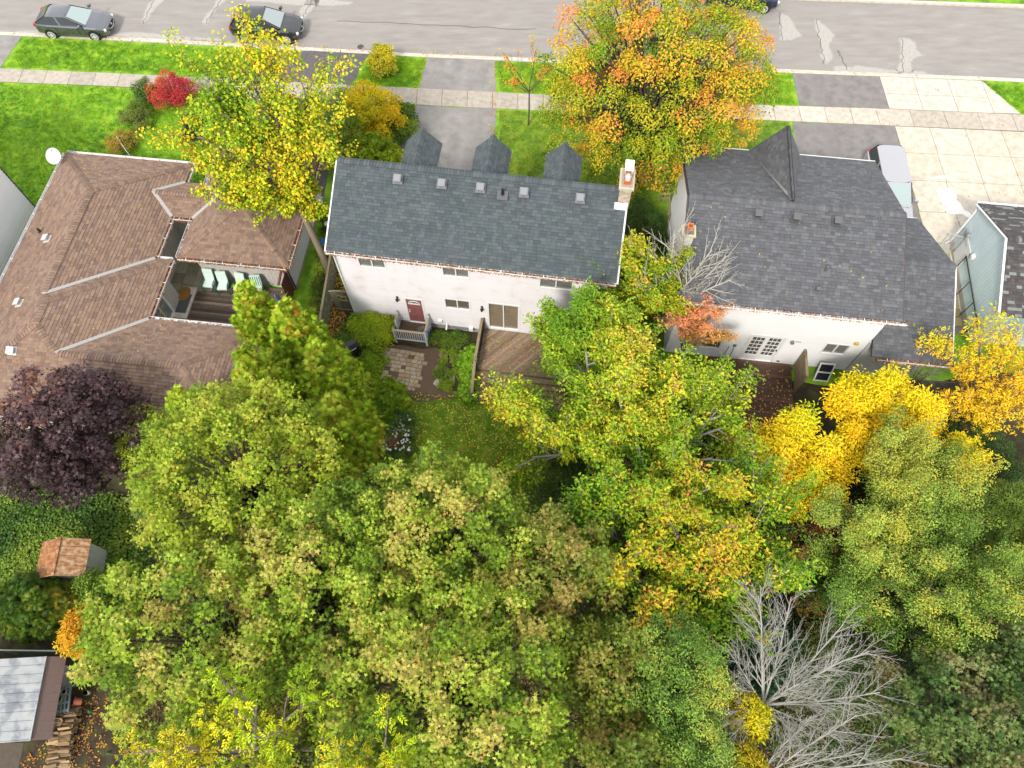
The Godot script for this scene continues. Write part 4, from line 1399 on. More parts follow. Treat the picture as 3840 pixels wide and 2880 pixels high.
	caps(bulk, V(-4.45, 6.73, 8.95), V(-4.45, 6.68, 4.7), look, 0.14, 1.4)
	var gw := MB.new()
	gw.plate(PackedVector2Array([Vector2(-5.6, 4.5), Vector2(-3.3, 4.5), Vector2(-4.45, 6.6)]), X.call(8.85), -0.1, 0.0)
	part("gable", gw, wallm, o)
	var white := mat("fascia_white", 0.74, 0.74, 0.75, 0.6)
	var brown := mat("gutter_brown", 0.075, 0.055, 0.05, 0.6)
	var fa := MB.new()
	fa.bx(V(l, 4.55, 9.22), V(-5.65, 4.72, 9.26))
	fa.bx(V(-3.25, 4.55, 9.22), V(r, 4.72, 9.26))
	fa.bx(V(l, 5.02, 0.02), V(r, 5.19, 0.05))
	part("fascia", fa, white, o)
	for q in [[V(l - 0.012, 5.12, 0), V(l - 0.012, 6.52, 4.5)], [V(r + 0.012, 5.12, 0), V(r + 0.012, 6.52, 4.5)], [V(l - 0.012, 4.62, 9.2), V(l - 0.012, 6.52, 4.5)], [V(r + 0.012, 4.62, 9.2), V(r + 0.012, 6.52, 4.5)]]:
		var rk := MB.new()
		rk.beam(q[0], q[1], 0.14, 0.024)
		part("rake_board", rk, brown, o)
	gutter(o, V(l, 5.22, -0.01), V(r + 0.2, 5.22, -0.01), V(0, 0, -1), white, 300)
	# garage wing
	var gl := 0.02
	var gr := 3.25
	var wg := MB.new()
	wg.plate(PackedVector2Array([Vector2(0.3, 0.0), Vector2(7.4, 0.0), Vector2(7.4, 2.85), Vector2(3.55, 4.5), Vector2(0.3, 2.85)]), Transform3D(Basis(Vector3.FORWARD, Vector3.UP, Vector3.RIGHT), Vector3(0.03, 0, 0)), 0.0, 2.95)
	part("garage_wall", wg, wallm, o)
	var mg := 1.82 / 3.95
	roof_plane(o, [Vector2(gl, -0.4), Vector2(gr + 0.25, -0.4), Vector2(gr, 3.55), Vector2(gl, 3.55)], Vector2(0, -0.4), Vector2(0, 1), 2.85, mg, look, [0], bulk, deck)
	roof_plane(o, [Vector2(gl, 7.6), Vector2(gr - 0.25, 7.6), Vector2(gr, 3.55), Vector2(gl, 3.55)], Vector2(0, 7.6), Vector2(0, -1), 2.85, 1.82 / 4.05, look, [0], bulk, deck)
	caps(bulk, V(gl, 4.67, 3.55), V(gr, 4.67, 3.55), look)
	part("roof", deck, shm, o)
	part("shingles", bulk, shm, o).set_meta("kind", "stuff")
	var fg := MB.new()
	fg.bx(V(gl, 2.68, 7.62), V(gr - 0.25, 2.84, 7.66))
	fg.beam(V(gr + 0.26, 2.78, -0.4), V(gr + 0.02, 4.6, 3.55), 0.14, 0.024)
	part("garage_fascia", fg, white, o)
	gutter(o, V(0.3, 2.86, -0.42), V(gr + 0.25, 2.86, -0.42), V(0, 0, -1), white, 250)
	var dv := mat("vent_black", 0.1, 0.1, 0.11, 0.5, true)
	for x in [-5.9, -4.3, -2.58]:
		roof_vent(o, V(x, 5.2 + 3.9 * ms + 0.02, 3.9), atan(ms), dv)
	roof_vent(o, V(0.85, 2.85 + 3.1 * mg + 0.02, 2.7), atan(mg), dv)
	var sv := MB.new()
	sv.box(Transform3D(Basis(Vector3.RIGHT, atan(ms)), V(-3.24, 5.2 + 0.95 * ms + 0.03, 0.95)), Vector3(0.3, 0.02, 0.3), Color(0.9, 0.9, 0.9))
	sv.box(Transform3D(Basis(Vector3.RIGHT, atan(ms)), V(-3.24, 5.2 + 0.95 * ms + 0.12, 0.95)), Vector3(0.18, 0.18, 0.16), Color(1.3, 1.35, 1.4))
	part("exhaust_vent", sv, dv, o)
	var pp := MB.new()
	pp.box(Transform3D(Basis(Vector3.RIGHT, atan(ms)), V(-2.95, 5.2 + 1.7 * ms + 0.03, 1.7)), Vector3(0.42, 0.02, 0.36), Color(1.6, 1.6, 1.7))
	pp.cyl(V(-2.95, 5.6, 1.8), V(-2.95, 6.05, 1.8), 0.06, 10, Color(1.3, 1.3, 1.4))
	part("vent_pipe", pp, dv, o)
	# chimney on the left end wall
	var ch := Node3D.new()
	ch.name = "chimney"
	o.add_child(ch)
	var bm := mat("brick_vc", 1, 1, 1, 0.9, true, grain, 0.8)
	bricks(ch, V(-9.12, 0.0, 2.15), V(-8.66, 6.75, 2.6), ["south", "west"], [Color(0.66, 0.65, 0.62), Color(0.72, 0.71, 0.68), Color(0.6, 0.58, 0.55)], bm)
	var cp := MB.new()
	cp.bx(V(-9.18, 6.75, 2.08), V(-8.6, 6.84, 2.68), Color(0.56, 0.5, 0.3))
	cp.bx(V(-9.08, 6.84, 2.18), V(-8.7, 6.9, 2.58), Color(0.16, 0.16, 0.17))
	part("cap", cp, bm, ch)
	var fl := MB.new()
	for q in [[V(-9.0, 6.88, 2.3), V(-8.96, 7.14, 2.54)], [V(-8.8, 6.88, 2.3), V(-8.76, 7.14, 2.54)], [V(-8.96, 6.88, 2.3), V(-8.8, 7.14, 2.335)], [V(-8.96, 6.88, 2.505), V(-8.8, 7.14, 2.54)]]:
		fl.bx(q[0], q[1], Color(0.62, 0.2, 0.07))
	part("flue", fl, bm, ch)
	# leaning old sash, deck, screen, shovels
	var xf: Transform3D = o.transform
	var sash := thing("window_sash", "white framed two pane window sash leaning by the wall, right of the wooden screen", "window sash", xf * V(-1.15, 0, -0.35), -deg_to_rad(6.7))
	var sm := MB.new()
	for q in [[Vector3(-0.36, 0, -0.02), Vector3(-0.29, 1.15, 0.02)], [Vector3(0.29, 0, -0.02), Vector3(0.36, 1.15, 0.02)], [Vector3(-0.29, 0, -0.02), Vector3(0.29, 0.07, 0.02)], [Vector3(-0.29, 0.54, -0.02), Vector3(0.29, 0.61, 0.02)], [Vector3(-0.29, 1.08, -0.02), Vector3(0.29, 1.15, 0.02)]]:
		sm.bx(q[0], q[1])
	var tilt := Transform3D(Basis(Vector3.RIGHT, -0.35), Vector3(0, 0, 0))
	part("frame", sm, trim, sash, tilt)
	for y in [0.08, 0.62]:
		var g := MB.new()
		g.bx(Vector3(-0.285, y, -0.004), Vector3(0.285, y + 0.45, 0.004))
		part("pane", g, mat("dark_pane", 0.03, 0.035, 0.04, 0.1), sash, tilt)
	var dk := thing("low_deck", "dark wet low deck of planks below the french doors, strewn with fallen leaves", "deck", xf * V(-4.6, 0, -0.6), -deg_to_rad(6.7))
	var wood := mat("deck_wood", 1, 1, 1, 0.85, true)
	for k in 26:
		var b := MB.new()
		b.bx(Vector3(-1.9, 0.12, -0.9 + k * 0.13), Vector3(2.05, 0.16, -0.9 + k * 0.13 + 0.122), jit(Color(0.095, 0.055, 0.035) if k % 5 else Color(0.17, 0.08, 0.06), 0.25))
		part("deck_board", b, wood, dk)
	var sc := thing("privacy_screen", "tall wooden slatted screen standing at the right edge of the low deck", "screen", xf * V(-2.45, 0, -0.5), -deg_to_rad(6.7))
	for k in 17:
		var b := MB.new()
		b.box(Transform3D(Basis(Vector3.RIGHT, 0.5), Vector3(0, 0.25 + k * 0.088, 0)), Vector3(0.025, 0.06, 1.25), jit(Color(0.28, 0.22, 0.13), 0.15))
		part("slat", b, wood, sc)
	for z in [-0.62, 0.62]:
		var b := MB.new()
		b.bx(Vector3(-0.05, 0, z - 0.05), Vector3(0.05, 1.85, z + 0.05), Color(0.3, 0.24, 0.15))
		part("post", b, wood, sc)
	var tr := MB.new()
	tr.bx(Vector3(-0.06, 1.78, -0.57), Vector3(0.06, 1.82, 0.57), Color(0.3, 0.24, 0.15))
	part("top_rail", tr, wood, sc)
	var blk := mat("lamp_black", 0.03, 0.03, 0.032, 0.4)
	for s in [[-5.7, 0.25, "black handled snow shovel leaning on the white wall, D grip uppermost", 0.1], [-6.05, 0.2, "thin black handled shovel leaning nearest the left double hung window", 0.22]]:
		var sh := thing("snow_shovel", s[2], "shovel", xf * V(s[0], 0.16, -0.15), -deg_to_rad(6.7), "shovels against the wall")
		var hn := MB.new()
		var top := Vector3(s[3], 1.25, -0.38)
		hn.tube([Vector3(0, 0.3, 0), top], [0.016, 0.016], 6)
		if s[3] < 0.2:
			hn.tube([top, top + Vector3(-0.07, 0.07, -0.01), top + Vector3(-0.06, 0.13, -0.02), top + Vector3(0.06, 0.13, -0.02), top + Vector3(0.07, 0.07, -0.01), top], [0.018, 0.018, 0.02, 0.02, 0.018, 0.018], 6)
		part("handle", hn, blk, sh)
		var bd := MB.new()
		bd.loft([[Vector3(-0.22, 0, 0.1), Vector3(0.22, 0, 0.1), Vector3(0.22, 0, 0.08), Vector3(-0.22, 0, 0.08)], [Vector3(-0.22, 0.34, -0.02), Vector3(0.22, 0.34, -0.02), Vector3(0.22, 0.34, -0.04), Vector3(-0.22, 0.34, -0.04)]], Color.WHITE)
		part("blade", bd, blk, sh)

# ----------------------------------------------------------------- brown roofed house
func brown_house() -> void:
	var o := thing("brown_roofed_house", "long low house under a brown hipped shingle roof with white valleys and a courtyard", "house", Vector3(-22.72, 0, -27.36), -deg_to_rad(6.5))
	var look := {"name": "brown", "tones": [Color(0.25, 0.165, 0.12), Color(0.225, 0.145, 0.108), Color(0.275, 0.187, 0.135), Color(0.19, 0.125, 0.1), Color(0.25, 0.172, 0.135)], "dark": Color(0.07, 0.045, 0.035), "course": 0.145}
	var shm := mat("shingle", 1, 1, 1, 0.93, true, grain, 0.45)
	var bulk := MB.new()
	var deck := MB.new()
	var bud := [300]
	var m := 0.424
	var e := 2.6
	var P := func(a: Array) -> Array:
		var q := []
		for i in range(0, a.size(), 2):
			q.append(Vector2(a[i], a[i + 1]))
		return q
	var L := -0.35
	var RP := func(a: Array, ev: Vector2, up: Vector2) -> void: roof_plane(o, P.call(a), ev, up, e, m, look, bud, bulk, deck)
	RP.call([L, -14.6, 3.42, -10.85, 4.5, -11.9, 10, -11.9, 12.7, -14.6], Vector2(0, -14.6), Vector2(0, 1))
	RP.call([7.2, -9.2, 4.5, -11.9, 10, -11.9, 12.7, -9.2], Vector2(0, -9.2), Vector2(0, -1))
	RP.call([12.7, -9.2, 10, -11.9, 12.7, -14.6], Vector2(12.7, 0), Vector2(-1, 0))
	RP.call([7.2, -5.9, 3.42, -9.65, 3.42, -10.85, 4.5, -11.9, 7.2, -9.2], Vector2(7.2, 0), Vector2(-1, 0))
	RP.call([7.45, -5.7, 10.1, -3.05, 12.75, -5.7], Vector2(0, -5.7), Vector2(0, 1))
	RP.call([6.4, 0, 3.03, -3.35, 3.03, -9.25, 6.4, -5.9, 6.4, -3.4, 5.3, -2.31, 6.4, -1.22], Vector2(6.4, 0), Vector2(-1, 0))
	RP.call([L, 0, 3.03, -3.38, 3.03, -9.25, 3.42, -9.65, 3.42, -10.83, L, -14.6], Vector2(L, 0), Vector2(1, 0))
	RP.call([L, 0, 3.03, -3.38, 6.4, 0], Vector2(0, 0), Vector2(0, -1))
	RP.call([6.4, -5.9, 7.2, -5.9, 3.42, -9.65, 3.03, -9.25], Vector2(0, -5.9), Vector2(0, -1))
	RP.call([6.4, -1.22, 5.3, -2.31, 8.55, -2.31, 7.45, -1.22], Vector2(0, -1.22), Vector2(0, -1))
	RP.call([6.4, -3.4, 5.3, -2.31, 8.55, -2.31, 7.45, -3.4], Vector2(0, -3.4), Vector2(0, 1))
	RP.call([7.45, 0.97, 10.1, -1.68, 10.1, -3.05, 7.45, -5.7, 7.45, -3.4, 8.55, -2.31, 7.45, -1.22], Vector2(7.45, 0), Vector2(1, 0))
	RP.call([12.75, 0.97, 10.1, -1.68, 10.1, -3.05, 12.75, -5.7], Vector2(12.75, 0), Vector2(-1, 0))
	RP.call([7.45, 0.97, 10.1, -1.68, 12.75, 0.97], Vector2(0, 0.97), Vector2(0, -1))
	var H := func(u: float, n: float, k: float) -> Vector3: return V(u, e + m * k, n)   # k: plan distance from the eave
	for c in [[H.call(L, 0, 0), H.call(3.03, -3.38, 3.38)], [H.call(6.4, 0, 0), H.call(3.03, -3.38, 3.38)], [H.call(3.03, -3.38, 3.38), H.call(3.03, -9.25, 3.38)], [H.call(7.2, -5.9, 0), H.call(3.42, -9.65, 3.77)], [H.call(3.03, -9.25, 3.38), H.call(3.42, -9.65, 3.77)], [H.call(3.42, -9.65, 3.77), H.call(3.42, -10.85, 3.77)],
			[H.call(3.42, -10.85, 3.77), H.call(4.5, -11.9, 2.7)], [H.call(4.5, -11.9, 2.7), H.call(10, -11.9, 2.7)], [H.call(L, -14.6, 0), H.call(3.42, -10.85, 3.77)], [H.call(12.7, -9.2, 0), H.call(10, -11.9, 2.7)], [H.call(12.7, -14.6, 0), H.call(10, -11.9, 2.7)], [H.call(5.3, -2.31, 1.1), H.call(8.55, -2.31, 1.1)],
			[H.call(7.45, 0.97, 0), H.call(10.1, -1.68, 2.65)], [H.call(12.75, 0.97, 0), H.call(10.1, -1.68, 2.65)], [H.call(7.45, -5.7, 0), H.call(10.1, -3.05, 2.65)], [H.call(12.75, -5.7, 0), H.call(10.1, -3.05, 2.65)], [H.call(10.1, -1.68, 2.65), H.call(10.1, -3.05, 2.65)]]:
		caps(bulk, c[0], c[1], look, 0.15, 0.3)
	part("roof", deck, shm, o)
	part("shingles", bulk, shm, o).set_meta("kind", "stuff")
	var metal := mat("valley_metal", 0.4, 0.385, 0.37, 0.35, false, grain, 1.0)
	for c in [[H.call(6.4, -5.9, 0), H.call(3.03, -9.25, 3.38)], [H.call(7.2, -9.2, 0), H.call(4.5, -11.9, 2.7)], [H.call(6.4, -1.22, 0), H.call(5.3, -2.31, 1.1)], [H.call(6.4, -3.4, 0), H.call(5.3, -2.31, 1.1)], [H.call(7.45, -1.22, 0), H.call(8.55, -2.31, 1.1)], [H.call(7.45, -3.4, 0), H.call(8.55, -2.31, 1.1)]]:
		var v := MB.new()
		v.beam(c[0] + Vector3(0, 0.045, 0), c[1] + Vector3(0, 0.045, 0), 0.17, 0.014)
		part("valley_flashing", v, metal, o)
	# walls
	var grey := mat("grey_panel", 0.55, 0.53, 0.49, 0.85, true, grain, 0.35)
	var wh := mat("wall_white", 0.74, 0.75, 0.77, 0.8, false, grain, 0.3)
	var w := MB.new()
	w.bx(V(0.1, 0, -0.5), V(5.95, 2.5, -5.9))
	w.bx(V(0.1, 0, -6.4), V(6.75, 2.5, -14.2))
	w.bx(V(6.75, 0, -9.65), V(12.3, 2.5, -14.2))
	w.bx(V(5.95, 0, -1.6), V(7.8, 2.4, -3.0))
	part("wall", w, grey, o)
	var gw := MB.new()
	gw.bx(V(7.85, 0, 0.55), V(12.4, 2.5, -5.2))
	part("garage_wall", gw, wh, o)
	siding(o, Transform3D(Basis(Vector3.FORWARD, Vector3.UP, Vector3.RIGHT), V(12.42, 0, 0)), [Vector2(-5.2, 0.25), Vector2(0.55, 0.25), Vector2(0.55, 2.5), Vector2(-5.2, 2.5)], [], 0.2, mat("white_siding", 0.78, 0.79, 0.81, 0.55, true))
	var fo := MB.new()
	fo.bx(V(12.35, 0, 0.55), V(12.44, 0.26, -5.22))
	part("foundation", fo, mat("foundation", 0.4, 0.38, 0.35, 0.95), o)
	# grooved boards on the courtyard wall of the garage and of the wing
	var x := 7.86
	while x < 12.38:
		var b := MB.new()
		b.bx(V(x, 0.1, -5.2), V(x + 0.192, 2.5, -5.225), jit(Color(1.45, 1.43, 1.43), 0.05))
		part("wall_board", b, grey, o)
		x += 0.2
	var n := -6.45
	while n > -9.6:
		var b := MB.new()
		b.bx(V(6.75, 0.1, n), V(6.775, 2.5, n - 0.192), jit(Color(1.35, 1.32, 1.28), 0.05))
		if n > -7.3 or n < -8.75:
			part("wall_board", b, grey, o)
		n -= 0.2
	var side := Transform3D(Basis(Vector3.FORWARD, Vector3.UP, Vector3.RIGHT), V(6.8, 0, 0))
	var pd := window(o, side, Rect2(-8.7, 0.2, 1.35, 2.1), 0.1, 2, mat("room_dark", 0.05, 0.05, 0.048, 0.9), true, "patio_door")
	var ys := MB.new()
	ys.bx(Vector3(-8.15, 1.2, -0.015), Vector3(-7.92, 1.32, -0.01))
	part("sticker", ys, mat("yellow_sign", 0.75, 0.6, 0.02, 0.5), pd)
	var red := mat("red_boards", 0.17, 0.05, 0.04, 0.85, true, grain, 1.0)
	for k in 5:
		var b := MB.new()
		b.bx(V(12.36, 0.1, -5.35 - k * 0.17), V(12.39, 1.75, -5.5 - k * 0.17), jit(Color.WHITE, 0.25))
		part("fence_board", b, red, o)
	var gp := MB.new()
	gp.bx(V(12.24, 0, -5.3), V(12.36, 2.2, -5.42), Color(1.3, 2.4, 1.9))
	gp.beam(V(12.3, 2.1, -5.3), V(12.3, 1.9, -6.3), 0.1, 0.08, Color(1.3, 2.4, 1.9))
	part("fence_post", gp, red, o)
	var gb := mat("fascia_white", 0.74, 0.74, 0.75, 0.6)
	var gm2 := mat("gutter_brown_pale", 0.5, 0.44, 0.4, 0.6)
	for g in [[V(7.45, 2.62, -5.71), V(12.75, 2.62, -5.71), V(0, 0, -1), 700], [V(12.76, 2.62, -5.7), V(12.76, 2.62, 0.97), V(1, 0, 0), 800], [V(7.2, 2.62, -5.9), V(7.2, 2.62, -9.2), V(1, 0, 0), 250], [V(6.4, 2.62, -3.4), V(6.4, 2.62, -5.9), V(1, 0, 0), 180], [V(7.44, 2.62, -3.4), V(7.44, 2.62, -5.7), V(-1, 0, 0), 60], [V(6.4, 2.62, -3.41), V(7.45, 2.62, -3.41), V(0, 0, -1), 200], [V(6.4, 2.62, -5.89), V(7.2, 2.62, -5.89), V(0, 0, 1), 0], [V(7.2, 2.62, -9.19), V(12.7, 2.62, -9.19), V(0, 0, 1), 90], [V(L, 2.62, 0.01), V(6.4, 2.62, 0.01), V(0, 0, 1), 0], [V(6.41, 2.62, 0), V(6.41, 2.62, -1.22), V(1, 0, 0), 40], [V(L - 0.01, 2.62, 0), V(L - 0.01, 2.62, -14.6), V(-1, 0, 0), 0], [V(7.44, 2.62, -1.22), V(7.44, 2.62, 0.97), V(-1, 0, 0), 30], [V(7.45, 2.62, 0.98), V(12.75, 2.62, 0.98), V(0, 0, 1), 60]]:
		gutter(o, g[0], g[1], g[2], gb, g[3])
	var ds := MB.new()
	ds.tube([V(12.62, 2.5, -5.65), V(12.5, 2.3, -5.4), V(12.5, 0.2, -5.36)], [0.04, 0.04, 0.04], 6)
	part("downspout", ds, mat("gutter_brown", 0.075, 0.055, 0.05, 0.6), o)
	var vm := mat("vent_white", 0.7, 0.68, 0.66, 0.5, true)
	for v in [[1.55, -5.95, 1.0, 1.9], [1.75, -9.55, 1.0, 2.1], [2.6, -12.0, 0.0, 2.6], [7.6, -13.1, 0.0, 1.5]]:
		var b := MB.new()
		var basis := Basis(Vector3.BACK, atan(m)) if v[2] > 0 else Basis(Vector3.RIGHT, atan(m))
		var at: Vector3 = V(v[0], e + m * v[3] + 0.03, v[1])
		b.box(Transform3D(basis, at), Vector3(0.4, 0.02, 0.4), Color(0.8, 0.8, 0.8))
		b.box(Transform3D(basis, at + basis.y * 0.08), Vector3(0.24, 0.14, 0.24), Color(0.5, 0.5, 0.5))
		b.box(Transform3D(basis, at + basis.y * 0.165), Vector3(0.32, 0.03, 0.32), Color(0.85, 0.85, 0.85))
		part("roof_vent", b, vm, o)
	var pp := MB.new()
	pp.cyl(V(0.75, 2.95, -5.35), V(0.75, 3.35, -5.35), 0.06, 10)
	pp.cyl(V(0.75, 2.98, -5.35), V(0.75, 3.1, -5.35), 0.1, 10)
	part("vent_pipe", pp, mat("lamp_black", 0.03, 0.03, 0.032, 0.4), o)
	# dishes
	var xf: Transform3D = o.transform
	for d in [["satellite_dish", "white satellite dish on an arm at the front left corner of the brown roof", Vector3(-0.38, 3.15, 0.75), Vector3(0.15, 0.75, 0.62), 0.36, V(-0.3, 2.65, -0.2)], ["satellite_dish", "white satellite dish seen edge on beside the garage, behind the yellow leaved tree", Vector3(13.05, 2.3, 1.5), Vector3(0.8, 0.45, 0.25), 0.42, V(12.55, 2.0, -1.0)]]:
		var t := thing(d[0], d[1], "satellite dish", xf * d[2], -deg_to_rad(6.5), "satellite dishes")
		var y: Vector3 = (d[3] as Vector3).normalized()
		var bs := Basis(y.cross(Vector3.FORWARD).normalized(), y, y.cross(Vector3.FORWARD).normalized().cross(y))
		var mb := MB.new()
		var rings := []
		for i in 6:
			var rr: float = d[4] * i / 5.0
			var ring := []
			for k in 24:
				ring.append(bs * Vector3(cos(TAU * k / 24) * rr, rr * rr * 0.55, -sin(TAU * k / 24) * rr * 1.12))
			rings.append(ring)
		mb.loft(rings, Color.WHITE, false)
		part("dish", mb, mat("dish_white", 0.72, 0.73, 0.74, 0.4), t)
		var arm := MB.new()
		var root: Vector3 = xf * d[5] - xf * d[2]
		root = Basis(Vector3.UP, deg_to_rad(6.5)) * root
		arm.tube([root, root * 0.5 + Vector3(0, -0.1, 0), Vector3.ZERO], [0.028, 0.028, 0.028], 6)
		arm.tube([bs * Vector3(0, 0, d[4] * 0.9), bs * Vector3(0, 0.35, d[4] * 0.7)], [0.014, 0.014], 5)
		arm.box(Transform3D(bs, bs * Vector3(0, 0.36, d[4] * 0.66)), Vector3(0.08, 0.14, 0.08))
		part("arm", arm, mat("dish_arm", 0.5, 0.5, 0.51, 0.4), t)
	# courtyard
	var dk := thing("courtyard_deck", "dark mossy plank deck in the courtyard of the brown roofed house", "deck", xf * V(9.6, 0, -7.3), -deg_to_rad(6.5))
	var wood := mat("deck_wood", 1, 1, 1, 0.85, true)
	for k in 28:
		var b := MB.new()
		var l := -2.05 if k > 3 else -2.05 + 0.7
		b.bx(Vector3(l, 0.16, -1.85 + k * 0.146), Vector3(2.7, 0.2, -1.85 + k * 0.146 + 0.136), jit(Color(0.105, 0.075, 0.055) if k % 4 else Color(0.19, 0.15, 0.11), 0.35))
		part("deck_board", b, wood, dk)
	var pad := thing("patio_slabs", "stained square paving slabs at the inner corner of the courtyard", "paving", xf * V(6.9, 0, -4.6), -deg_to_rad(6.5))
	var cm := mat("concrete", 1, 1, 1, 0.9, true)
	for i in 4:
		for j in 5:
			var b := MB.new()
			b.bx(Vector3(-0.95 + i * 0.6, 0, -1.4 + j * 0.6), Vector3(-0.365 + i * 0.6, 0.035 + rng.randf() * 0.008, -0.815 + j * 0.6), jit(Color(0.52, 0.55, 0.42), 0.3))
			part("slab", b, cm, pad)
	var step := thing("concrete_step", "pale concrete landing outside the patio door, holding the door mats", "step", xf * V(7.15, 0, -6.8), -deg_to_rad(6.5))
	var sb := MB.new()
	sb.bx(Vector3(-0.36, 0, -0.95), Vector3(0.36, 0.22, 0.9), Color(1.0, 1.02, 1.05))
	part("landing", sb, cm, step)
	var mt := MB.new()
	mt.bx(Vector3(-0.3, 0, -0.55), Vector3(0.25, 0.015, 0.55))
	solo("door_mat", mt, mat("grey_mat", 0.09, 0.1, 0.1, 0.95, false, grain, 3.0), "dark grey rectangular mat on the courtyard landing", "mat", Transform3D(Basis(Vector3.UP, -deg_to_rad(6.5)), xf * V(7.12, 0.22, -6.85)))
	var ov := MB.new()
	var ring := PackedVector2Array()
	for k in 24:
		ring.append(Vector2(cos(TAU * k / 24) * 0.3, sin(TAU * k / 24) * 0.42))
	ov.plate(ring, Transform3D(Basis(Vector3.RIGHT, Vector3.FORWARD, Vector3.UP), Vector3.ZERO), 0, 0.02)
	solo("oval_mat", ov, mat("coir", 0.3, 0.14, 0.03, 0.95, false, grain, 4.0), "oval brown coir mat lying on the grey mat at the landing", "mat", Transform3D(Basis(Vector3.UP, -deg_to_rad(6.5)), xf * V(6.98, 0.237, -6.3)))
	var bk := MB.new()
	bk.tube([Vector3.ZERO, Vector3(0, 0.02, 0), Vector3(0, 0.24, 0)], [0.08, 0.085, 0.105], 14)
	solo("glass_bucket", bk, mat("clear_plastic", 0.5, 0.55, 0.6, 0.2), "pale clear plastic tub on the courtyard deck by the wall corner", "tub", Transform3D(Basis(), xf * V(7.18, 0.2, -8.35)))
	var rc := MB.new()
	rc.tube([Vector3.ZERO, Vector3(0, 0.18, 0)], [0.06, 0.07], 12, Color.WHITE, true)
	solo("red_pot", rc, mat("red_plastic", 0.5, 0.03, 0.05, 0.4), "small red and white pot beside the clear tub", "pot", Transform3D(Basis(), xf * V(7.05, 0.2, -8.6)))
	var beam := MB.new()
	beam.bx(Vector3(-1.2, 0, -0.06), Vector3(1.2, 0.4, 0.06))
	solo("rolled_banner", beam, mat("banner", 0.66, 0.6, 0.72, 0.6, false, noise_tex(0.03, 3, [[0, 0.5, 0.3, 0.6], [0.5, 1, 1, 1], [1, 0.9, 0.7, 0.75]], 256, 17), 0.6), "pale mauve printed storage box lying along the rear edge of the courtyard", "box", Transform3D(Basis(Vector3.UP, -deg_to_rad(6.5)), xf * V(10.2, 0.2, -9.0)))
	# chairs
	var ch0: Node3D = null
	var spots := [[8.25, -5.75, 0.0, "pale green cushioned patio chair at the left end of the courtyard row"], [8.98, -5.82, 0.1, "pale green cushioned patio chair second from the left in the courtyard"], [9.85, -5.8, -0.12, "pale green cushioned patio chair third from the left, half behind the cedar"], [10.75, -5.85, 0.18, "patio chair with a green and white striped cushion at the row's right end"]]
	for i in 4:
		var s: Array = spots[i]
		var t: Node3D
		if i == 0 or i == 3:
			t = patio_chair(s[3], i == 3)
			if i == 0:
				ch0 = t
		else:
			t = ch0.duplicate()
			t.name = numbered("patio_chair")
			add_child(t)
			t.set_meta("label", s[3])
		t.position = xf * V(s[0], 0.2, s[1])
		t.rotation.y = -deg_to_rad(6.5) + s[2]
	var ub := MB.new()
	ub.tube([Vector3(0, 0.1, 0), Vector3(0.02, 0.7, 0), Vector3(0.0, 1.5, 0), Vector3(0, 1.75, 0)], [0.06, 0.14, 0.12, 0.02], 9)
	solo("folded_parasol", ub, mat("parasol", 0.3, 0.4, 0.6, 0.7, false, noise_tex(0.05, 2, [[0, 0.2, 0.35, 0.9], [0.5, 1, 1, 1.0], [1, 1, 1, 1]], 256, 19), 1.5), "folded blue and white parasol leaning by the reddish boards", "parasol", Transform3D(Basis(Vector3.RIGHT, 0.3) * Basis(Vector3.BACK, -0.12), xf * V(12.0, 0.2, -6.3)))

func patio_chair(label: String, striped: bool) -> Node3D:
	var t := thing("patio_chair", label, "chair", Vector3.ZERO, 0.0, "cushioned patio chairs in the courtyard")
	var gm := mat("green_metal", 0.005, 0.11, 0.085, 0.4)
	var cu := mat("mint_cushion", 0.58, 0.72, 0.67, 0.85)
	for s in [-1.0, 1.0]:
		var b := MB.new()
		b.tube([Vector3(s * 0.29, 0, 0.3), Vector3(s * 0.3, 0.4, 0.34), Vector3(s * 0.3, 0.62, 0.28), Vector3(s * 0.3, 0.64, 0.05), Vector3(s * 0.28, 0.6, -0.2), Vector3(s * 0.27, 0.0, -0.3)], [0.022, 0.022, 0.024, 0.026, 0.022, 0.022], 7)
		part("arm_frame", b, gm, t)
		var k := MB.new()
		k.tube([Vector3(s * 0.24, 0.38, 0.28), Vector3(s * 0.24, 0.36, -0.2), Vector3(s * 0.24, 1.05, -0.42)], [0.018, 0.018, 0.018], 6)
		part("side_rail", k, gm, t)
	for k in 2:
		var b := MB.new()
		var z0 := -0.14 + k * 0.215
		b.box(Transform3D(Basis(), Vector3(0, 0.43, z0 + 0.1)), Vector3(0.5, 0.09, 0.205))
		part("seat_cushion", b, cu, t)
	for k in 3:
		var b := MB.new()
		var y0 := 0.5 + k * 0.215
		b.box(Transform3D(Basis(Vector3.RIGHT, -0.3), Vector3(0, y0 + 0.07, -0.2 - k * 0.065)), Vector3(0.5, 0.21, 0.08))
		part("back_cushion", b, cu, t)
	if striped:
		for k in 5:
			var b := MB.new()
			b.box(Transform3D(Basis(Vector3.RIGHT, -0.3), Vector3(-0.2 + k * 0.1, 0.79, -0.222)), Vector3(0.03, 0.6, 0.02))
			part("stripe", b, mat("green_stripe", 0.05, 0.2, 0.16, 0.85), t, Transform3D(Basis(), Vector3(0, 0, 0.012)))
	return t

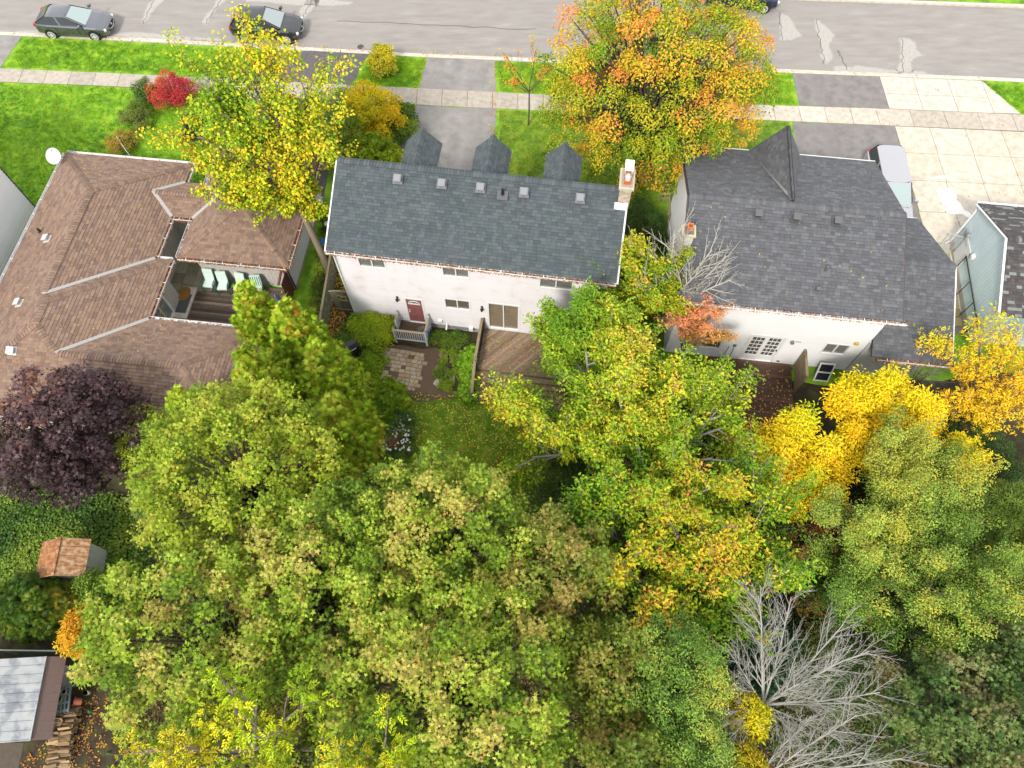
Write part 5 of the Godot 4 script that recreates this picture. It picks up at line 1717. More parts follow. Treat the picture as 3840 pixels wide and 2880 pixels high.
# ----------------------------------------------------------------- neighbours
func neighbours() -> void:
	var o := thing("blue_house", "pale blue sided house under a speckled grey roof at the right edge", "house", Vector3.ZERO, -deg_to_rad(6.7))
	var u0 := 20.15
	var body := MB.new()
	body.plate(PackedVector2Array([Vector2(20.2, 0), Vector2(26.2, 0), Vector2(26.2, 2.85), Vector2(23.15, 4.25), Vector2(20.2, 2.85)]), Transform3D(Basis(Vector3.FORWARD, Vector3.UP, Vector3.RIGHT), Vector3(u0 + 0.03, 0, 0)), 0.0, 12.0)
	part("wall", body, mat("blue_wall", 0.42, 0.55, 0.62, 0.8), o)
	# vertical boards on the gable wall
	var blue := mat("blue_siding", 0.6, 0.71, 0.76, 0.6, true, noise_tex(0.01, 4, [[0, 0.88, 0.88, 0.9], [1, 1, 1, 1]], 256, 23), 0.3)
	var sx := Transform3D(Basis(Vector3.FORWARD, Vector3.UP, Vector3.RIGHT) , V(u0, 0, 0))
	var n := 20.2
	while n < 26.2:
		var n2 := minf(n + 0.19, 26.2)
		var top := func(q: float) -> float: return 2.85 + 1.4 * (1.0 - absf(q - 23.15) / 3.05)
		var b := MB.new()
		b.plate(PackedVector2Array([Vector2(n, 0.35), Vector2(n2, 0.35), Vector2(n2, top.call(n2)), Vector2(n, top.call(n))]), Transform3D(Basis(Vector3.FORWARD, Vector3.UP, Vector3.LEFT), V(u0 + 0.02, 0, 0)), 0.0, 0.035, jit(Color.WHITE, 0.03))
		part("siding_board", b, blue, o)
		n += 0.202
	var fo := MB.new()
	fo.bx(V(u0 - 0.05, 0, 20.2), V(u0 + 0.1, 0.35, 26.2))
	part("foundation", fo, mat("foundation", 0.4, 0.38, 0.35, 0.95), o)
	var look := {"name": "speckled", "tones": [Color(0.075, 0.068, 0.07), Color(0.09, 0.082, 0.085), Color(0.2, 0.22, 0.22), Color(0.08, 0.07, 0.072), Color(0.062, 0.056, 0.058)], "dark": Color(0.03, 0.028, 0.03), "course": 0.145}
	var bulk := MB.new()
	var deck := MB.new()
	roof_plane(o, [Vector2(u0 - 0.12, 19.9), Vector2(32, 19.9), Vector2(32, 23.15), Vector2(u0 - 0.12, 23.15)], Vector2(0, 19.9), Vector2(0, 1), 2.85, 0.46, look, [300], bulk, deck)
	roof_plane(o, [Vector2(u0 - 0.12, 26.4), Vector2(32, 26.4), Vector2(32, 23.15), Vector2(u0 - 0.12, 23.15)], Vector2(0, 26.4), Vector2(0, -1), 2.85, 0.46, look, [0], bulk, deck)
	caps(bulk, V(u0 - 0.1, 4.35, 23.15), V(32, 4.35, 23.15), look)
	part("roof", deck, mat("shingle", 1, 1, 1, 0.93, true, grain, 0.45), o)
	part("shingles", bulk, mat("shingle", 1, 1, 1, 0.93, true, grain, 0.45), o).set_meta("kind", "stuff")
	var white := mat("fascia_white", 0.74, 0.74, 0.75, 0.6)
	for q in [[V(u0 - 0.14, 2.8, 26.4), V(u0 - 0.14, 4.3, 23.15)], [V(u0 - 0.14, 2.8, 19.9), V(u0 - 0.14, 4.3, 23.15)]]:
		var rk := MB.new()
		rk.beam(q[0], q[1], 0.17, 0.03)
		part("rake_board", rk, white, o)
	var fb := MB.new()
	fb.bx(V(u0 - 0.12, 2.68, 26.42), V(32, 2.84, 26.46))
	part("fascia", fb, white, o)
	gutter(o, V(u0 - 0.1, 2.86, 26.41), V(32, 2.86, 26.41), V(0, 0, 1), white, 0)
	var dsp := MB.new()
	dsp.tube([V(u0 - 0.02, 2.75, 26.45), V(u0 - 0.1, 2.55, 26.15), V(u0 - 0.1, 0.3, 26.1), V(u0 - 0.35, 0.1, 26.0)], [0.05, 0.05, 0.05, 0.05], 6)
	part("downspout", dsp, white, o)
	var mb := MB.new()
	mb.bx(V(u0 - 0.16, 1.3, 25.7), V(u0 - 0.02, 1.75, 25.5))
	mb.cyl(V(u0 - 0.02, 1.7, 25.3), V(u0 - 0.2, 1.7, 25.3), 0.1, 12)
	mb.tube([V(u0 - 0.08, 1.3, 25.6), V(u0 - 0.08, 0.1, 25.6)], [0.03, 0.03], 6)
	mb.tube([V(u0 - 0.08, 1.4, 25.4), V(u0 - 0.08, 1.4, 24.9)], [0.03, 0.03], 6)
	part("meter", mb, mat("meter_grey", 0.28, 0.3, 0.31, 0.5), o)
	var pan := MB.new()
	pan.bx(V(u0 - 0.07, 0.2, 25.35), V(u0 - 0.03, 1.55, 24.35))
	part("patch_panel", pan, mat("patch_white", 0.7, 0.7, 0.69, 0.8, false, grain, 0.7), o)
	var wv := MB.new()
	wv.loft([[V(u0 - 0.03, 1.6, 24.15), V(u0 - 0.03, 1.82, 24.15), V(u0 - 0.03, 1.82, 23.9), V(u0 - 0.03, 1.6, 23.9)], [V(u0 - 0.16, 1.62, 24.12), V(u0 - 0.16, 1.74, 24.12), V(u0 - 0.16, 1.74, 23.93), V(u0 - 0.16, 1.62, 23.93)]], Color.WHITE)
	part("wall_vent", wv, white, o)
	# dark pipe trellis against the gable wall
	var tr := thing("pipe_frame", "black pipe frame fixed along the foot of the pale blue wall", "frame", Vector3.ZERO, -deg_to_rad(6.7))
	var blk := mat("lamp_black", 0.03, 0.03, 0.032, 0.4)
	var ln := MB.new()
	ln.tube([V(u0 - 0.12, 1.25, 24.4), V(u0 - 0.12, 1.15, 20.3)], [0.035, 0.035], 7)
	part("rail", ln, blk, tr)
	for q in [24.35, 22.9, 21.7, 20.6]:
		var s := MB.new()
		s.tube([V(u0 - 0.12, 1.2, q), V(u0 - 0.2, 0.05, q - 0.08)], [0.025, 0.025], 6)
		part("strut", s, blk, tr)
	# slab path and wire gate between the two houses
	var path := thing("stone_path", "mossy stone slabs in the narrow gap beside the pale blue house", "path", Vector3.ZERO, -deg_to_rad(6.7))
	for i in 8:
		var b := MB.new()
		b.bx(V(19.5, 0, 21.0 + i * 0.56), V(20.02, 0.04, 21.0 + i * 0.56 + 0.5), jit(Color(0.42, 0.36, 0.16), 0.2))
		part("slab", b, mat("trim_vc", 0.78, 0.79, 0.8, 0.5, true), path)
	var gt := thing("wire_gate", "open chain link gate at the front of the gap by the pale blue house", "gate", Vector3.ZERO, -deg_to_rad(6.7))
	var steel := mat("galvanised", 0.42, 0.42, 0.42, 0.45)
	var fr := MB.new()
	var A := V(19.3, 0.05, 25.6)
	var B := V(20.0, 0.05, 25.5)
	for q in [[A, A + Vector3.UP * 1.3], [B, B + Vector3.UP * 1.3], [A + Vector3.UP * 1.3, B + Vector3.UP * 1.3], [A + Vector3.UP * 0.1, B + Vector3.UP * 0.1]]:
		fr.tube(q, [0.025, 0.025], 7)
	part("frame", fr, steel, gt)
	part("mesh_panel", wire(A, B, 1.3), steel, gt)
	# white house at the left edge
	var w := thing("white_house", "tall white sided house wall at the left edge, cut off by the frame", "house", Vector3(-22.72, 0, -27.36), -deg_to_rad(6.5))
	var bb := MB.new()
	bb.bx(V(-12, 0, -2.45), V(-2.03, 5.6, -16))
	part("wall", bb, mat("wall_white", 0.74, 0.75, 0.77, 0.8), w)
	siding(w, Transform3D(Basis(Vector3.FORWARD, Vector3.UP, Vector3.RIGHT), V(-2.0, 0, 0)), [Vector2(-16, 0.3), Vector2(-2.45, 0.3), Vector2(-2.45, 5.6), Vector2(-16, 5.6)], [], 0.2, mat("white_siding", 0.78, 0.79, 0.81, 0.55, true))
	var cb := MB.new()
	cb.bx(V(-2.05, 0.1, -2.44), V(-1.95, 5.6, -2.4))
	part("corner_board", cb, mat("corner_dark", 0.04, 0.035, 0.06, 0.6), w)
	var rf := MB.new()
	rf.loft([[V(-12.3, 5.6, -2.1), V(-1.9, 5.6, -2.1), V(-1.9, 5.6, -16.4), V(-12.3, 5.6, -16.4)], [V(-12.3, 5.7, -2.1), V(-1.9, 5.7, -2.1), V(-1.9, 5.7, -16.4), V(-12.3, 5.7, -16.4)], [V(-7.2, 7.6, -2.1), V(-7.0, 7.6, -2.1), V(-7.0, 7.6, -16.4), V(-7.2, 7.6, -16.4)]], Color(0.07, 0.07, 0.08))
	part("roof", rf, mat("trim_vc", 0.78, 0.79, 0.8, 0.5, true), w)

func wire(a: Vector3, b: Vector3, h: float) -> MB:                  # chain link
	var mb := MB.new()
	var l := a.distance_to(b)
	var d := (b - a) / l
	var n := int((l + h) / 0.11)
	for s in [1.0, -1.0]:
		for i in n:
			var t := i * 0.11 - (h if s > 0 else 0.0)
			var y0 := 0.0
			var x0 := t
			if s > 0 and t < 0:
				x0 = 0.0
				y0 = -t
			elif s < 0 and t > l:
				x0 = l
				y0 = t - l
			var run := minf(h - y0, (l - x0) if s > 0 else x0)
			if run > 0.03:
				mb.beam(a + d * x0 + Vector3.UP * y0, a + d * (x0 + s * run) + Vector3.UP * (y0 + run), 0.007, 0.007)
	return mb

# ----------------------------------------------------------------- sheds, lower left
func sheds() -> void:
	var s1 := thing("garden_shed", "small grey metal shed with a rusty brown ridged roof among the ivy", "shed", Vector3(-18.1, 0, -6.65), 0.06)
	var rust_tex := noise_tex(0.016, 5, [[0.0, 0.2, 0.07, 0.02], [0.45, 0.36, 0.17, 0.06], [0.6, 0.5, 0.33, 0.2], [1.0, 0.62, 0.5, 0.38]], 512, 101)
	var rust := mat("rusty_metal", 1, 1, 1, 0.7, true, rust_tex, 0.5)
	var tin := mat("shed_tin", 0.7, 0.74, 0.7, 0.6, false, grain, 0.5)
	var bd := MB.new()
	bd.bx(Vector3(-0.85, 0, -0.65), Vector3(0.85, 1.75, 0.65))
	part("wall", bd, tin, s1)
	for k in 5:
		var r := MB.new()
		r.bx(Vector3(0.85, 0.05, -0.6 + k * 0.28), Vector3(0.865, 1.75, -0.57 + k * 0.28))
		part("rib", r, mat("shed_rib", 0.62, 0.66, 0.62, 0.6), s1)
	for s in [-1.0, 1.0]:
		for k in 4:
			var p := MB.new()
			var z0 := -0.75 + k * 0.375
			var q := [Vector3(0, 2.25, z0), Vector3(0, 2.25, z0 + 0.36), Vector3(s * 0.98, 1.78, z0 + 0.36), Vector3(s * 0.98, 1.78, z0)]
			if s < 0:
				q.reverse()
			p.face(q, jit(Color(1, 1, 1) if s > 0 else Color(0.72, 0.55, 0.42), 0.12))
			part("roof_panel", p, rust, s1)
			var rb := MB.new()
			rb.beam(Vector3(0, 2.26, z0 + 0.365), Vector3(s * 0.98, 1.79, z0 + 0.365), 0.03, 0.03, Color(0.85, 0.75, 0.65))
			part("roof_rib", rb, rust, s1)
	var rc := MB.new()
	rc.beam(Vector3(0, 2.275, -0.78), Vector3(0, 2.275, 0.77), 0.1, 0.03, Color(0.8, 0.65, 0.55))
	part("ridge_cap", rc, rust, s1)

	var s2 := thing("garden_shed", "larger shed with a dirty white ribbed roof and a brown lower eave, bottom left", "shed", Vector3(-18.9, 0, -1.35), 0.07)
	var white_tex := noise_tex(0.014, 6, [[0.0, 0.09, 0.1, 0.12], [0.35, 0.2, 0.22, 0.25], [0.55, 0.33, 0.35, 0.36], [1.0, 0.42, 0.43, 0.42]], 512, 111)
	var wr := mat("dirty_white_roof", 1, 1, 1, 0.6, true, white_tex, 0.16)
	var br := mat("brown_roof_metal", 0.15, 0.1, 0.085, 0.6, false, grain, 0.6)
	var wl := MB.new()
	wl.bx(Vector3(-2.4, 0, -1.25), Vector3(1.35, 1.95, 1.25))
	part("wall", wl, mat("shed_white", 0.5, 0.5, 0.5, 0.8), s2)
	for k in 9:
		var z0 := -1.42 + k * 0.315
		var z1 := z0 + 0.3
		var a := MB.new()
		a.face([Vector3(-0.05, 2.62, z0), Vector3(-0.05, 2.62, z1), Vector3(1.62, 2.4, z1), Vector3(1.62, 2.4, z0)], jit(Color(1.08, 1.08, 1.08), 0.04))
		part("roof_panel", a, wr, s2)
		var c := MB.new()
		c.face([Vector3(-0.05, 2.62, z1), Vector3(-0.05, 2.62, z0), Vector3(-2.6, 2.3, z0), Vector3(-2.6, 2.3, z1)], jit(Color(0.6, 0.64, 0.7), 0.08))
		part("roof_panel", c, wr, s2)
		var r := MB.new()
		r.beam(Vector3(-0.05, 2.63, z1 + 0.007), Vector3(1.62, 2.41, z1 + 0.007), 0.03, 0.03, Color(1.15, 1.15, 1.15))
		r.beam(Vector3(-0.05, 2.63, z1 + 0.007), Vector3(-2.6, 2.31, z1 + 0.007), 0.03, 0.03)
		part("roof_rib", r, wr, s2)
		var e := MB.new()
		e.face([Vector3(1.6, 2.36, z0), Vector3(1.6, 2.36, z1 + 0.01), Vector3(2.16, 2.02, z1 + 0.01), Vector3(2.16, 2.02, z0)], Color.WHITE)
		part("eave_panel", e, br, s2)
	var tw := MB.new()
	tw.beam(Vector3(1.63, 2.41, -1.42), Vector3(1.63, 2.41, 1.42), 0.04, 0.05, Color(1.2, 1.2, 1.2))
	tw.beam(Vector3(-0.05, 2.66, -1.42), Vector3(-0.05, 2.66, 1.42), 0.05, 0.04, Color(1.1, 1.1, 1.1))
	part("edge_trim", tw, wr, s2)
	struct("shed_pad", sheet([Vector2(-24, 0.0), Vector2(-18.8, 0.02), Vector2(-18.75, 1.0), Vector2(-19.0, 3.0), Vector2(-24, 3.0)], 0.014), mat("dark_pad", 0.1, 0.08, 0.065, 0.95, false, grain, 0.4), "dark concrete pad in front of the white roofed shed")
	# ladder-like frame, crates and pots
	var wood := mat("grey_wood", 0.42, 0.39, 0.33, 0.9, false, grain, 1.5)
	var ld := thing("leaning_ladder", "pale wooden ladder leaning against the brown eave of the white roofed shed", "ladder", Vector3(-17.1, 0, -2.3), 0.1)
	for q in [[Vector3(-0.14, 0.05, 0.3), Vector3(-0.14, 1.6, -0.3)], [Vector3(0.14, 0.05, 0.3), Vector3(0.14, 1.6, -0.3)], [Vector3(-0.14, 1.6, -0.3), Vector3(0.16, 1.6, -0.3)]]:
		var b := MB.new()
		b.beam(q[0], q[1], 0.05, 0.04)
		part("rail", b, wood, ld)
	var cr := thing("plastic_rack", "grey plastic shelf unit with round holes lying by the firewood", "rack", Vector3(-17.25, 0.75, -1.5), 0.15)
	var gp := mat("rack_grey", 0.16, 0.22, 0.23, 0.5)
	for z in [-0.42, -0.14, 0.14, 0.42]:
		var b := MB.new()
		b.bx(Vector3(-0.22, 0, z - 0.04), Vector3(0.22, 0.05, z + 0.04))
		part("slat", b, gp, cr)
	for x in [-0.22, -0.06, 0.08, 0.22]:
		var b := MB.new()
		b.bx(Vector3(x - 0.03, 0.004, -0.5), Vector3(x + 0.03, 0.065, 0.5))
		part("slat", b, gp, cr)
	for q in [[-0.2, -0.46], [0.2, -0.46], [-0.2, 0.46], [0.2, 0.46]]:
		var b := MB.new()
		b.cyl(Vector3(q[0], -0.75, q[1]), Vector3(q[0], 0.0, q[1]), 0.025, 8)
		part("leg", b, gp, cr)
	var pots := [[-17.5, 0.82, -1.78, 0.13, 0.2, Color(0.62, 0.58, 0.52), "wide pale plant pot standing on the plastic rack"], [-17.22, 0.82, -1.74, 0.075, 0.12, Color(0.55, 0.27, 0.12), "small terracotta pot beside the wide pale pot"], [-16.75, 0.0, -1.75, 0.11, 0.25, Color(0.6, 0.5, 0.45), "pinkish plant pot full of soil, right of the rack"], [-16.92, 0.3, -1.42, 0.17, 0.28, Color(0.3, 0.09, 0.05), "large terracotta pot lying beside the rack above the log stack"], [-17.33, 0.82, -1.5, 0.09, 0.1, Color(0.4, 0.36, 0.06), "low mossy yellow green pot on the plastic rack"]]
	for p in pots:
		var r: float = p[3]
		var h: float = p[4]
		var t := thing("plant_pot", p[6], "plant pot", Vector3(p[0], p[1], p[2]), 0.0, "plant pots by the shed")
		var b := MB.new()
		b.tube([Vector3.ZERO, Vector3(0, h * 0.85, 0), Vector3(0, h * 0.86, 0), Vector3(0, h, 0), Vector3(0, h, 0), Vector3(0, h * 0.7, 0)], [r * 0.7, r * 0.92, r, r, r * 0.86, r * 0.8], 16, p[5])
		var tilt := Transform3D(Basis(Vector3.BACK, 1.1), Vector3(0.2, 0.12, 0)) if h > 0.27 else Transform3D()
		part("pot", b, mat("pot_vc", 1, 1, 1, 0.8, true), t, tilt)
		var so := MB.new()
		so.cyl(Vector3(0, h * 0.6, 0), Vector3(0, h * 0.78, 0), r * 0.8, 14, Color(0.09, 0.06, 0.03) if r < 0.12 else Color(0.4, 0.3, 0.08))
		part("soil", so, mat("pot_vc", 1, 1, 1, 0.8, true), t, tilt)
	var tank := thing("gas_bottle", "round white gas bottle half under the maple leaves beside the shed", "gas bottle", Vector3(-16.75, 0, -2.35))
	var tb := MB.new()
	tb.tube([Vector3(0, 0.02, 0), Vector3(0, 0.06, 0), Vector3(0, 0.32, 0), Vector3(0, 0.42, 0), Vector3(0, 0.46, 0)], [0.12, 0.155, 0.155, 0.11, 0.04], 18, Color.WHITE, true)
	part("tank", tb, mat("tank_white", 0.66, 0.66, 0.63, 0.4), tank)
	var tv := MB.new()
	tv.cyl(Vector3(0, 0.44, 0), Vector3(0, 0.54, 0), 0.03, 8)
	part("valve", tv, mat("alloy", 0.6, 0.61, 0.62, 0.35), tank)
	var bin := MB.new()
	bin.bx(Vector3(-0.2, 0, -0.2), Vector3(0.2, 0.7, 0.2))
	solo("orange_bin", bin, mat("orange_plastic", 0.75, 0.12, 0.01, 0.5), "bright orange bin glimpsed behind the yellow leaves by the shed", "bin", Transform3D(Basis(), Vector3(-16.95, 0, -3.1)))
	var ball := MB.new()
	ball.tube([Vector3(0, 0.01, 0), Vector3(0, 0.03, 0), Vector3(0, 0.1, 0), Vector3(0, 0.17, 0), Vector3(0, 0.19, 0)], [0.03, 0.07, 0.1, 0.07, 0.02], 14, Color.WHITE, true)
	solo("green_ball", ball, mat("ball_green", 0.06, 0.25, 0.13, 0.4), "green ball on the grass right of the firewood", "ball", Transform3D(Basis(), Vector3(-16.5, 0, -1.1)))
	# firewood: each split log
	var wp := thing("firewood_stack", "long stack of split brown firewood along the right side of the shed", "firewood", Vector3(-17.2, 0, -0.3), 0.05)
	var lm := mat("log_vc", 1, 1, 1, 0.95, true, grain, 1.2)
	var logs := []
	for i in 3:
		var b := MB.new()
		var tri := [Vector3(-0.05, 0, 0), Vector3(0.06, 0, 0.01), Vector3(0.0, 0.09 + i * 0.01, 0.02)]
		var r1 := []
		var r2 := []
		for q: Vector3 in tri:
			r1.append(Vector3(-0.2 - i * 0.02, q.y, q.x))
			r2.append(Vector3(0.2, q.y * 0.9, q.x * 1.1))
		r1.reverse()
		r2.reverse()
		b.loft([r1, r2], Color.WHITE)
		logs.append(b.mesh())
	var tones := []
	for c in [Color(0.3, 0.2, 0.1), Color(0.42, 0.29, 0.15), Color(0.22, 0.15, 0.09), Color(0.36, 0.27, 0.17)]:
		tones.append(mat("log%d" % tones.size(), c.r, c.g, c.b, 0.95, false, grain, 1.2))
	for k in 190:
		var z := rng.randf_range(-0.95, 1.15)
		var lay := rng.randi() % 9
		var x := (-0.2 if rng.randf() < 0.5 else 0.2) + rng.randf_range(-0.07, 0.07)
		var y := 0.02 + lay * 0.085
		if z > 0.3:
			y *= 0.55
		var b := Basis(Vector3.UP, rng.randf_range(-0.22, 0.22)) * Basis(Vector3.RIGHT, rng.randf() * TAU)
		part("log", logs[rng.randi() % 3], tones[rng.randi() % 4], wp, Transform3D(b, Vector3(x, y, z)))
	# wire fence rail above the shed
	var fe := thing("wire_fence", "green wire fence with a pale top rail behind the white roofed shed", "fence", Vector3.ZERO)
	var rl := MB.new()
	rl.tube([Vector3(-25, 1.2, -3.3), Vector3(-17.7, 1.2, -3.2)], [0.03, 0.03], 7)
	part("top_rail", rl, mat("rail_pale", 0.45, 0.47, 0.42, 0.6), fe)
	part("mesh_panel", wire(Vector3(-24, 0.05, -3.29), Vector3(-17.7, 0.05, -3.2), 1.15), mat("wire_green", 0.02, 0.1, 0.06, 0.5), fe)
	for x in [-22.5, -20.0, -17.7]:
		var b := MB.new()
		b.cyl(Vector3(x, 0, -3.25), Vector3(x, 1.22, -3.25), 0.035, 8)
		part("post", b, mat("rail_pale", 0.45, 0.47, 0.42, 0.6), fe)

# ----------------------------------------------------------------- garden things
func back_garden() -> void:
	var xf := Transform3D(Basis(Vector3.UP, -deg_to_rad(7.7)), Vector3(-7.63, 0, -18.98))
	# pavers
	var pa := thing("brick_patio", "sandy coloured patio of small concrete pavers behind the porch", "patio", xf * V(2.5, 0, -2.4), -deg_to_rad(7.7) - 0.06)
	var tones := [mat("paver_a", 0.44, 0.34, 0.22, 0.95, false, grain, 1.0), mat("paver_b", 0.5, 0.4, 0.27, 0.95, false, grain, 1.0), mat("paver_c", 0.38, 0.28, 0.18, 0.95, false, grain, 1.0), mat("paver_d", 0.46, 0.37, 0.27, 0.95, false, grain, 1.0)]
	var sizes := {}
	for s in [[0.19, 0.19], [0.19, 0.28], [0.28, 0.19]]:
		var b := MB.new()
		b.loft([[Vector3(0, 0, 0), Vector3(s[0], 0, 0), Vector3(s[0], 0, -s[1]), Vector3(0, 0, -s[1])], [Vector3(0, 0.04, 0), Vector3(s[0], 0.04, 0), Vector3(s[0], 0.04, -s[1]), Vector3(0, 0.04, -s[1])], [Vector3(0.012, 0.05, -0.012), Vector3(s[0] - 0.012, 0.05, -0.012), Vector3(s[0] - 0.012, 0.05, -s[1] + 0.012), Vector3(0.012, 0.05, -s[1] + 0.012)]], Color.WHITE)
		sizes[s] = b.mesh()
	var keys := sizes.keys()
	var r := 0
	var z := -0.95
	while z < 1.0:
		var x := -1.15 + (0.1 if r % 2 else 0.0) + maxf(0, z - 0.1) * 0.9
		while x < 1.05:
			var k: Array = keys[rng.randi() % 2 * 2] if true else keys[0]
			if rng.randf() < 0.93:
				part("paver", sizes[k], tones[rng.randi() % 4], pa, Transform3D(Basis(Vector3.UP, rng.randf_range(-0.03, 0.03)), Vector3(x, rng.randf_range(-0.012, 0.008), z + 0.2)))
			x += k[0] + 0.016
		z += 0.207
		r += 1
	var stones := thing("stepping_stones", "irregular flat stepping stones among weeds between patio and deck", "stepping stones", xf * V(4.8, 0, -2.0), -deg_to_rad(7.7))
	var sm := [mat("stone_a", 0.3, 0.24, 0.16, 0.95, false, grain, 0.8), mat("stone_b", 0.52, 0.46, 0.35, 0.95, false, grain, 0.8)]
	for s in [[0.28, 0.45, 0.26, 0.24, 0], [-0.3, -0.28, 0.25, 0.26, 0], [-0.18, -1.0, 0.3, 0.24, 1], [0.38, -0.75, 0.16, 0.32, 0], [-0.2, 0.3, 0.22, 0.2, 0], [-0.25, 0.55, 0.22, 0.22, 0], [0.3, 1.1, 0.2, 0.2, 0]]:
		var pts := []
		for k in 9:
			var a := TAU * k / 9
			var rr := rng.randf_range(0.85, 1.12)
			pts.append(Vector2(s[0] + cos(a) * s[2] * rr, -(s[1] + sin(a) * s[3] * rr)))
		part("stone", slab(pts, -0.02, 0.05), sm[s[4]], stones)
	struct("patio_soil", sheet(rough([Vector2(-6.8, -17.6), Vector2(-3.6, -17.3), Vector2(-2.7, -14.6), Vector2(-4.6, -14.4), Vector2(-6.2, -15.4)], 0.12, 4), 0.012), mat("bare_soil", 0.15, 0.1, 0.065, 0.95, false, grain, 0.7), "bare brown soil round the patio pavers")
	# black barbecue
	var bq := thing("barbecue", "black covered barbecue standing among the plants left of the patio", "barbecue", xf * V(0.15, 0, -2.0), 0.6)
	var blk := mat("black_cover", 0.012, 0.012, 0.014, 0.35)
	var b1 := MB.new()
	b1.loft([[Vector3(-0.35, 0.62, 0.24), Vector3(0.35, 0.62, 0.24), Vector3(0.35, 0.62, -0.24), Vector3(-0.35, 0.62, -0.24)], [Vector3(-0.37, 0.8, 0.26), Vector3(0.37, 0.8, 0.26), Vector3(0.37, 0.8, -0.26), Vector3(-0.37, 0.8, -0.26)], [Vector3(-0.36, 0.98, 0.1), Vector3(0.36, 0.98, 0.1), Vector3(0.36, 0.98, -0.18), Vector3(-0.36, 0.98, -0.18)]], Color.WHITE)
	part("lid", b1, blk, bq)
	var b2 := MB.new()
	b2.bx(Vector3(0.38, 0.7, -0.2), Vector3(0.72, 0.74, 0.22))
	b2.bx(Vector3(-0.72, 0.7, -0.2), Vector3(-0.38, 0.74, 0.22))
	part("side_shelf", b2, blk, bq)
	var b3 := MB.new()
	b3.bx(Vector3(-0.33, 0.08, -0.2), Vector3(0.33, 0.62, 0.2))
	part("cart", b3, blk, bq)
	for x in [-0.3, 0.3]:
		var w := MB.new()
		w.cyl(Vector3(x - 0.03, 0.08, 0.2), Vector3(x + 0.03, 0.08, 0.2), 0.08, 12)
		part("wheel", w, blk, bq)
	var hn := MB.new()
	hn.tube([Vector3(-0.2, 0.85, 0.3), Vector3(0.2, 0.85, 0.3)], [0.015, 0.015], 6)
	part("handle", hn, mat("alloy", 0.6, 0.61, 0.62, 0.35), bq)
	# gate and fence at the house side
	var gt := thing("wooden_gate", "grey arched wooden gate with a square peephole beside the white house", "gate", xf * V(-0.62, 0, 0.3), -deg_to_rad(7.7))
	var gw := mat("grey_gate", 1, 1, 1, 0.9, true, grain, 1.2)
	for k in 7:
		var x := -0.56 + k * 0.163
		var top := 1.75 + 0.14 * (1 - pow((x + 0.06) / 0.56, 2))
		for seg in ([[0.05, top]] if k < 2 or k > 4 else [[0.05, 1.15], [1.5, top]]):
			var b := MB.new()
			b.bx(Vector3(x, seg[0], -0.012), Vector3(x + 0.155, seg[1], 0.012), jit(Color(0.2, 0.18, 0.13), 0.2))
			part("board", b, gw, gt)
	var fr := MB.new()
	for q in [[Vector3(-0.24, 1.12, 0.02), Vector3(0.26, 1.12, 0.02)], [Vector3(-0.24, 1.52, 0.02), Vector3(0.26, 1.52, 0.02)], [Vector3(-0.24, 1.12, 0.02), Vector3(-0.24, 1.52, 0.02)], [Vector3(0.26, 1.12, 0.02), Vector3(0.26, 1.52, 0.02)], [Vector3(-0.56, 0.3, 0.02), Vector3(0.56, 0.3, 0.02)]]:
		fr.beam(q[0], q[1], 0.05, 0.03, Color(0.28, 0.26, 0.17))
	var pth := []
	var rad := []
	for k in 11:
		var x := -0.6 + k * 0.12
		pth.append(Vector3(x, 1.78 + 0.14 * (1 - pow(x / 0.6, 2)), 0))
		rad.append(0.035)
	fr.tube(pth, rad, 6, Color(0.32, 0.3, 0.16))
	part("frame", fr, gw, gt)
	var fe := thing("chain_link_fence", "rusty chain link fence with weathered timber rails between the brown and white houses", "fence", Vector3.ZERO)
	var A := xf * V(-1.75, 0, 2.6)
	var B := xf * V(-1.4, 0, -0.7)
	var C := xf * V(-1.1, 0, -3.2)
	var tm := mat("timber_rail", 0.27, 0.23, 0.13, 0.9, false, grain, 1.0)
	for q in [[A, B], [B, C]]:
		var b := MB.new()
		b.beam(q[0] + Vector3.UP * 1.5, q[1] + Vector3.UP * 1.5, 0.11, 0.09)
		part("rail", b, tm, fe)
		part("mesh_panel", wire(q[0], q[1], 1.45), mat("wire_grey", 0.2, 0.19, 0.17, 0.6), fe)
	for q in [A, B, C]:
		var b := MB.new()
		b.cyl(q, q + Vector3.UP * 1.58, 0.045, 8)
		part("post", b, tm, fe)
	var bk := thing("paint_bucket", "white bucket with a blue lid on the strip beside the garage wall", "bucket", Vector3(-9.85, 0, -23.45))
	var bb := MB.new()
	bb.tube([Vector3.ZERO, Vector3(0, 0.36, 0)], [0.13, 0.155], 16, Color.WHITE, true)
	part("tub", bb, mat("tank_white", 0.66, 0.66, 0.63, 0.4), bk)
	var lid := MB.new()
	lid.cyl(Vector3(0, 0.36, 0), Vector3(0, 0.395, 0), 0.165, 18)
	part("lid", lid, mat("lid_blue", 0.02, 0.2, 0.55, 0.4), bk)
	var bk2 := MB.new()
	bk2.tube([Vector3.ZERO, Vector3(0, 0.36, 0), Vector3(0, 0.38, 0)], [0.13, 0.155, 0.16], 16, Color.WHITE, true)
	solo("white_bucket", bk2, mat("tank_white", 0.66, 0.66, 0.63, 0.4), "plain white lidded bucket further back beside the garage wall", "bucket", Transform3D(Basis(), Vector3(-9.75, 0, -24.6)))
	# fence posts between the two white houses
	var lf := thing("lot_fence", "broken grey wooden fence between the two white houses", "fence", Vector3.ZERO)
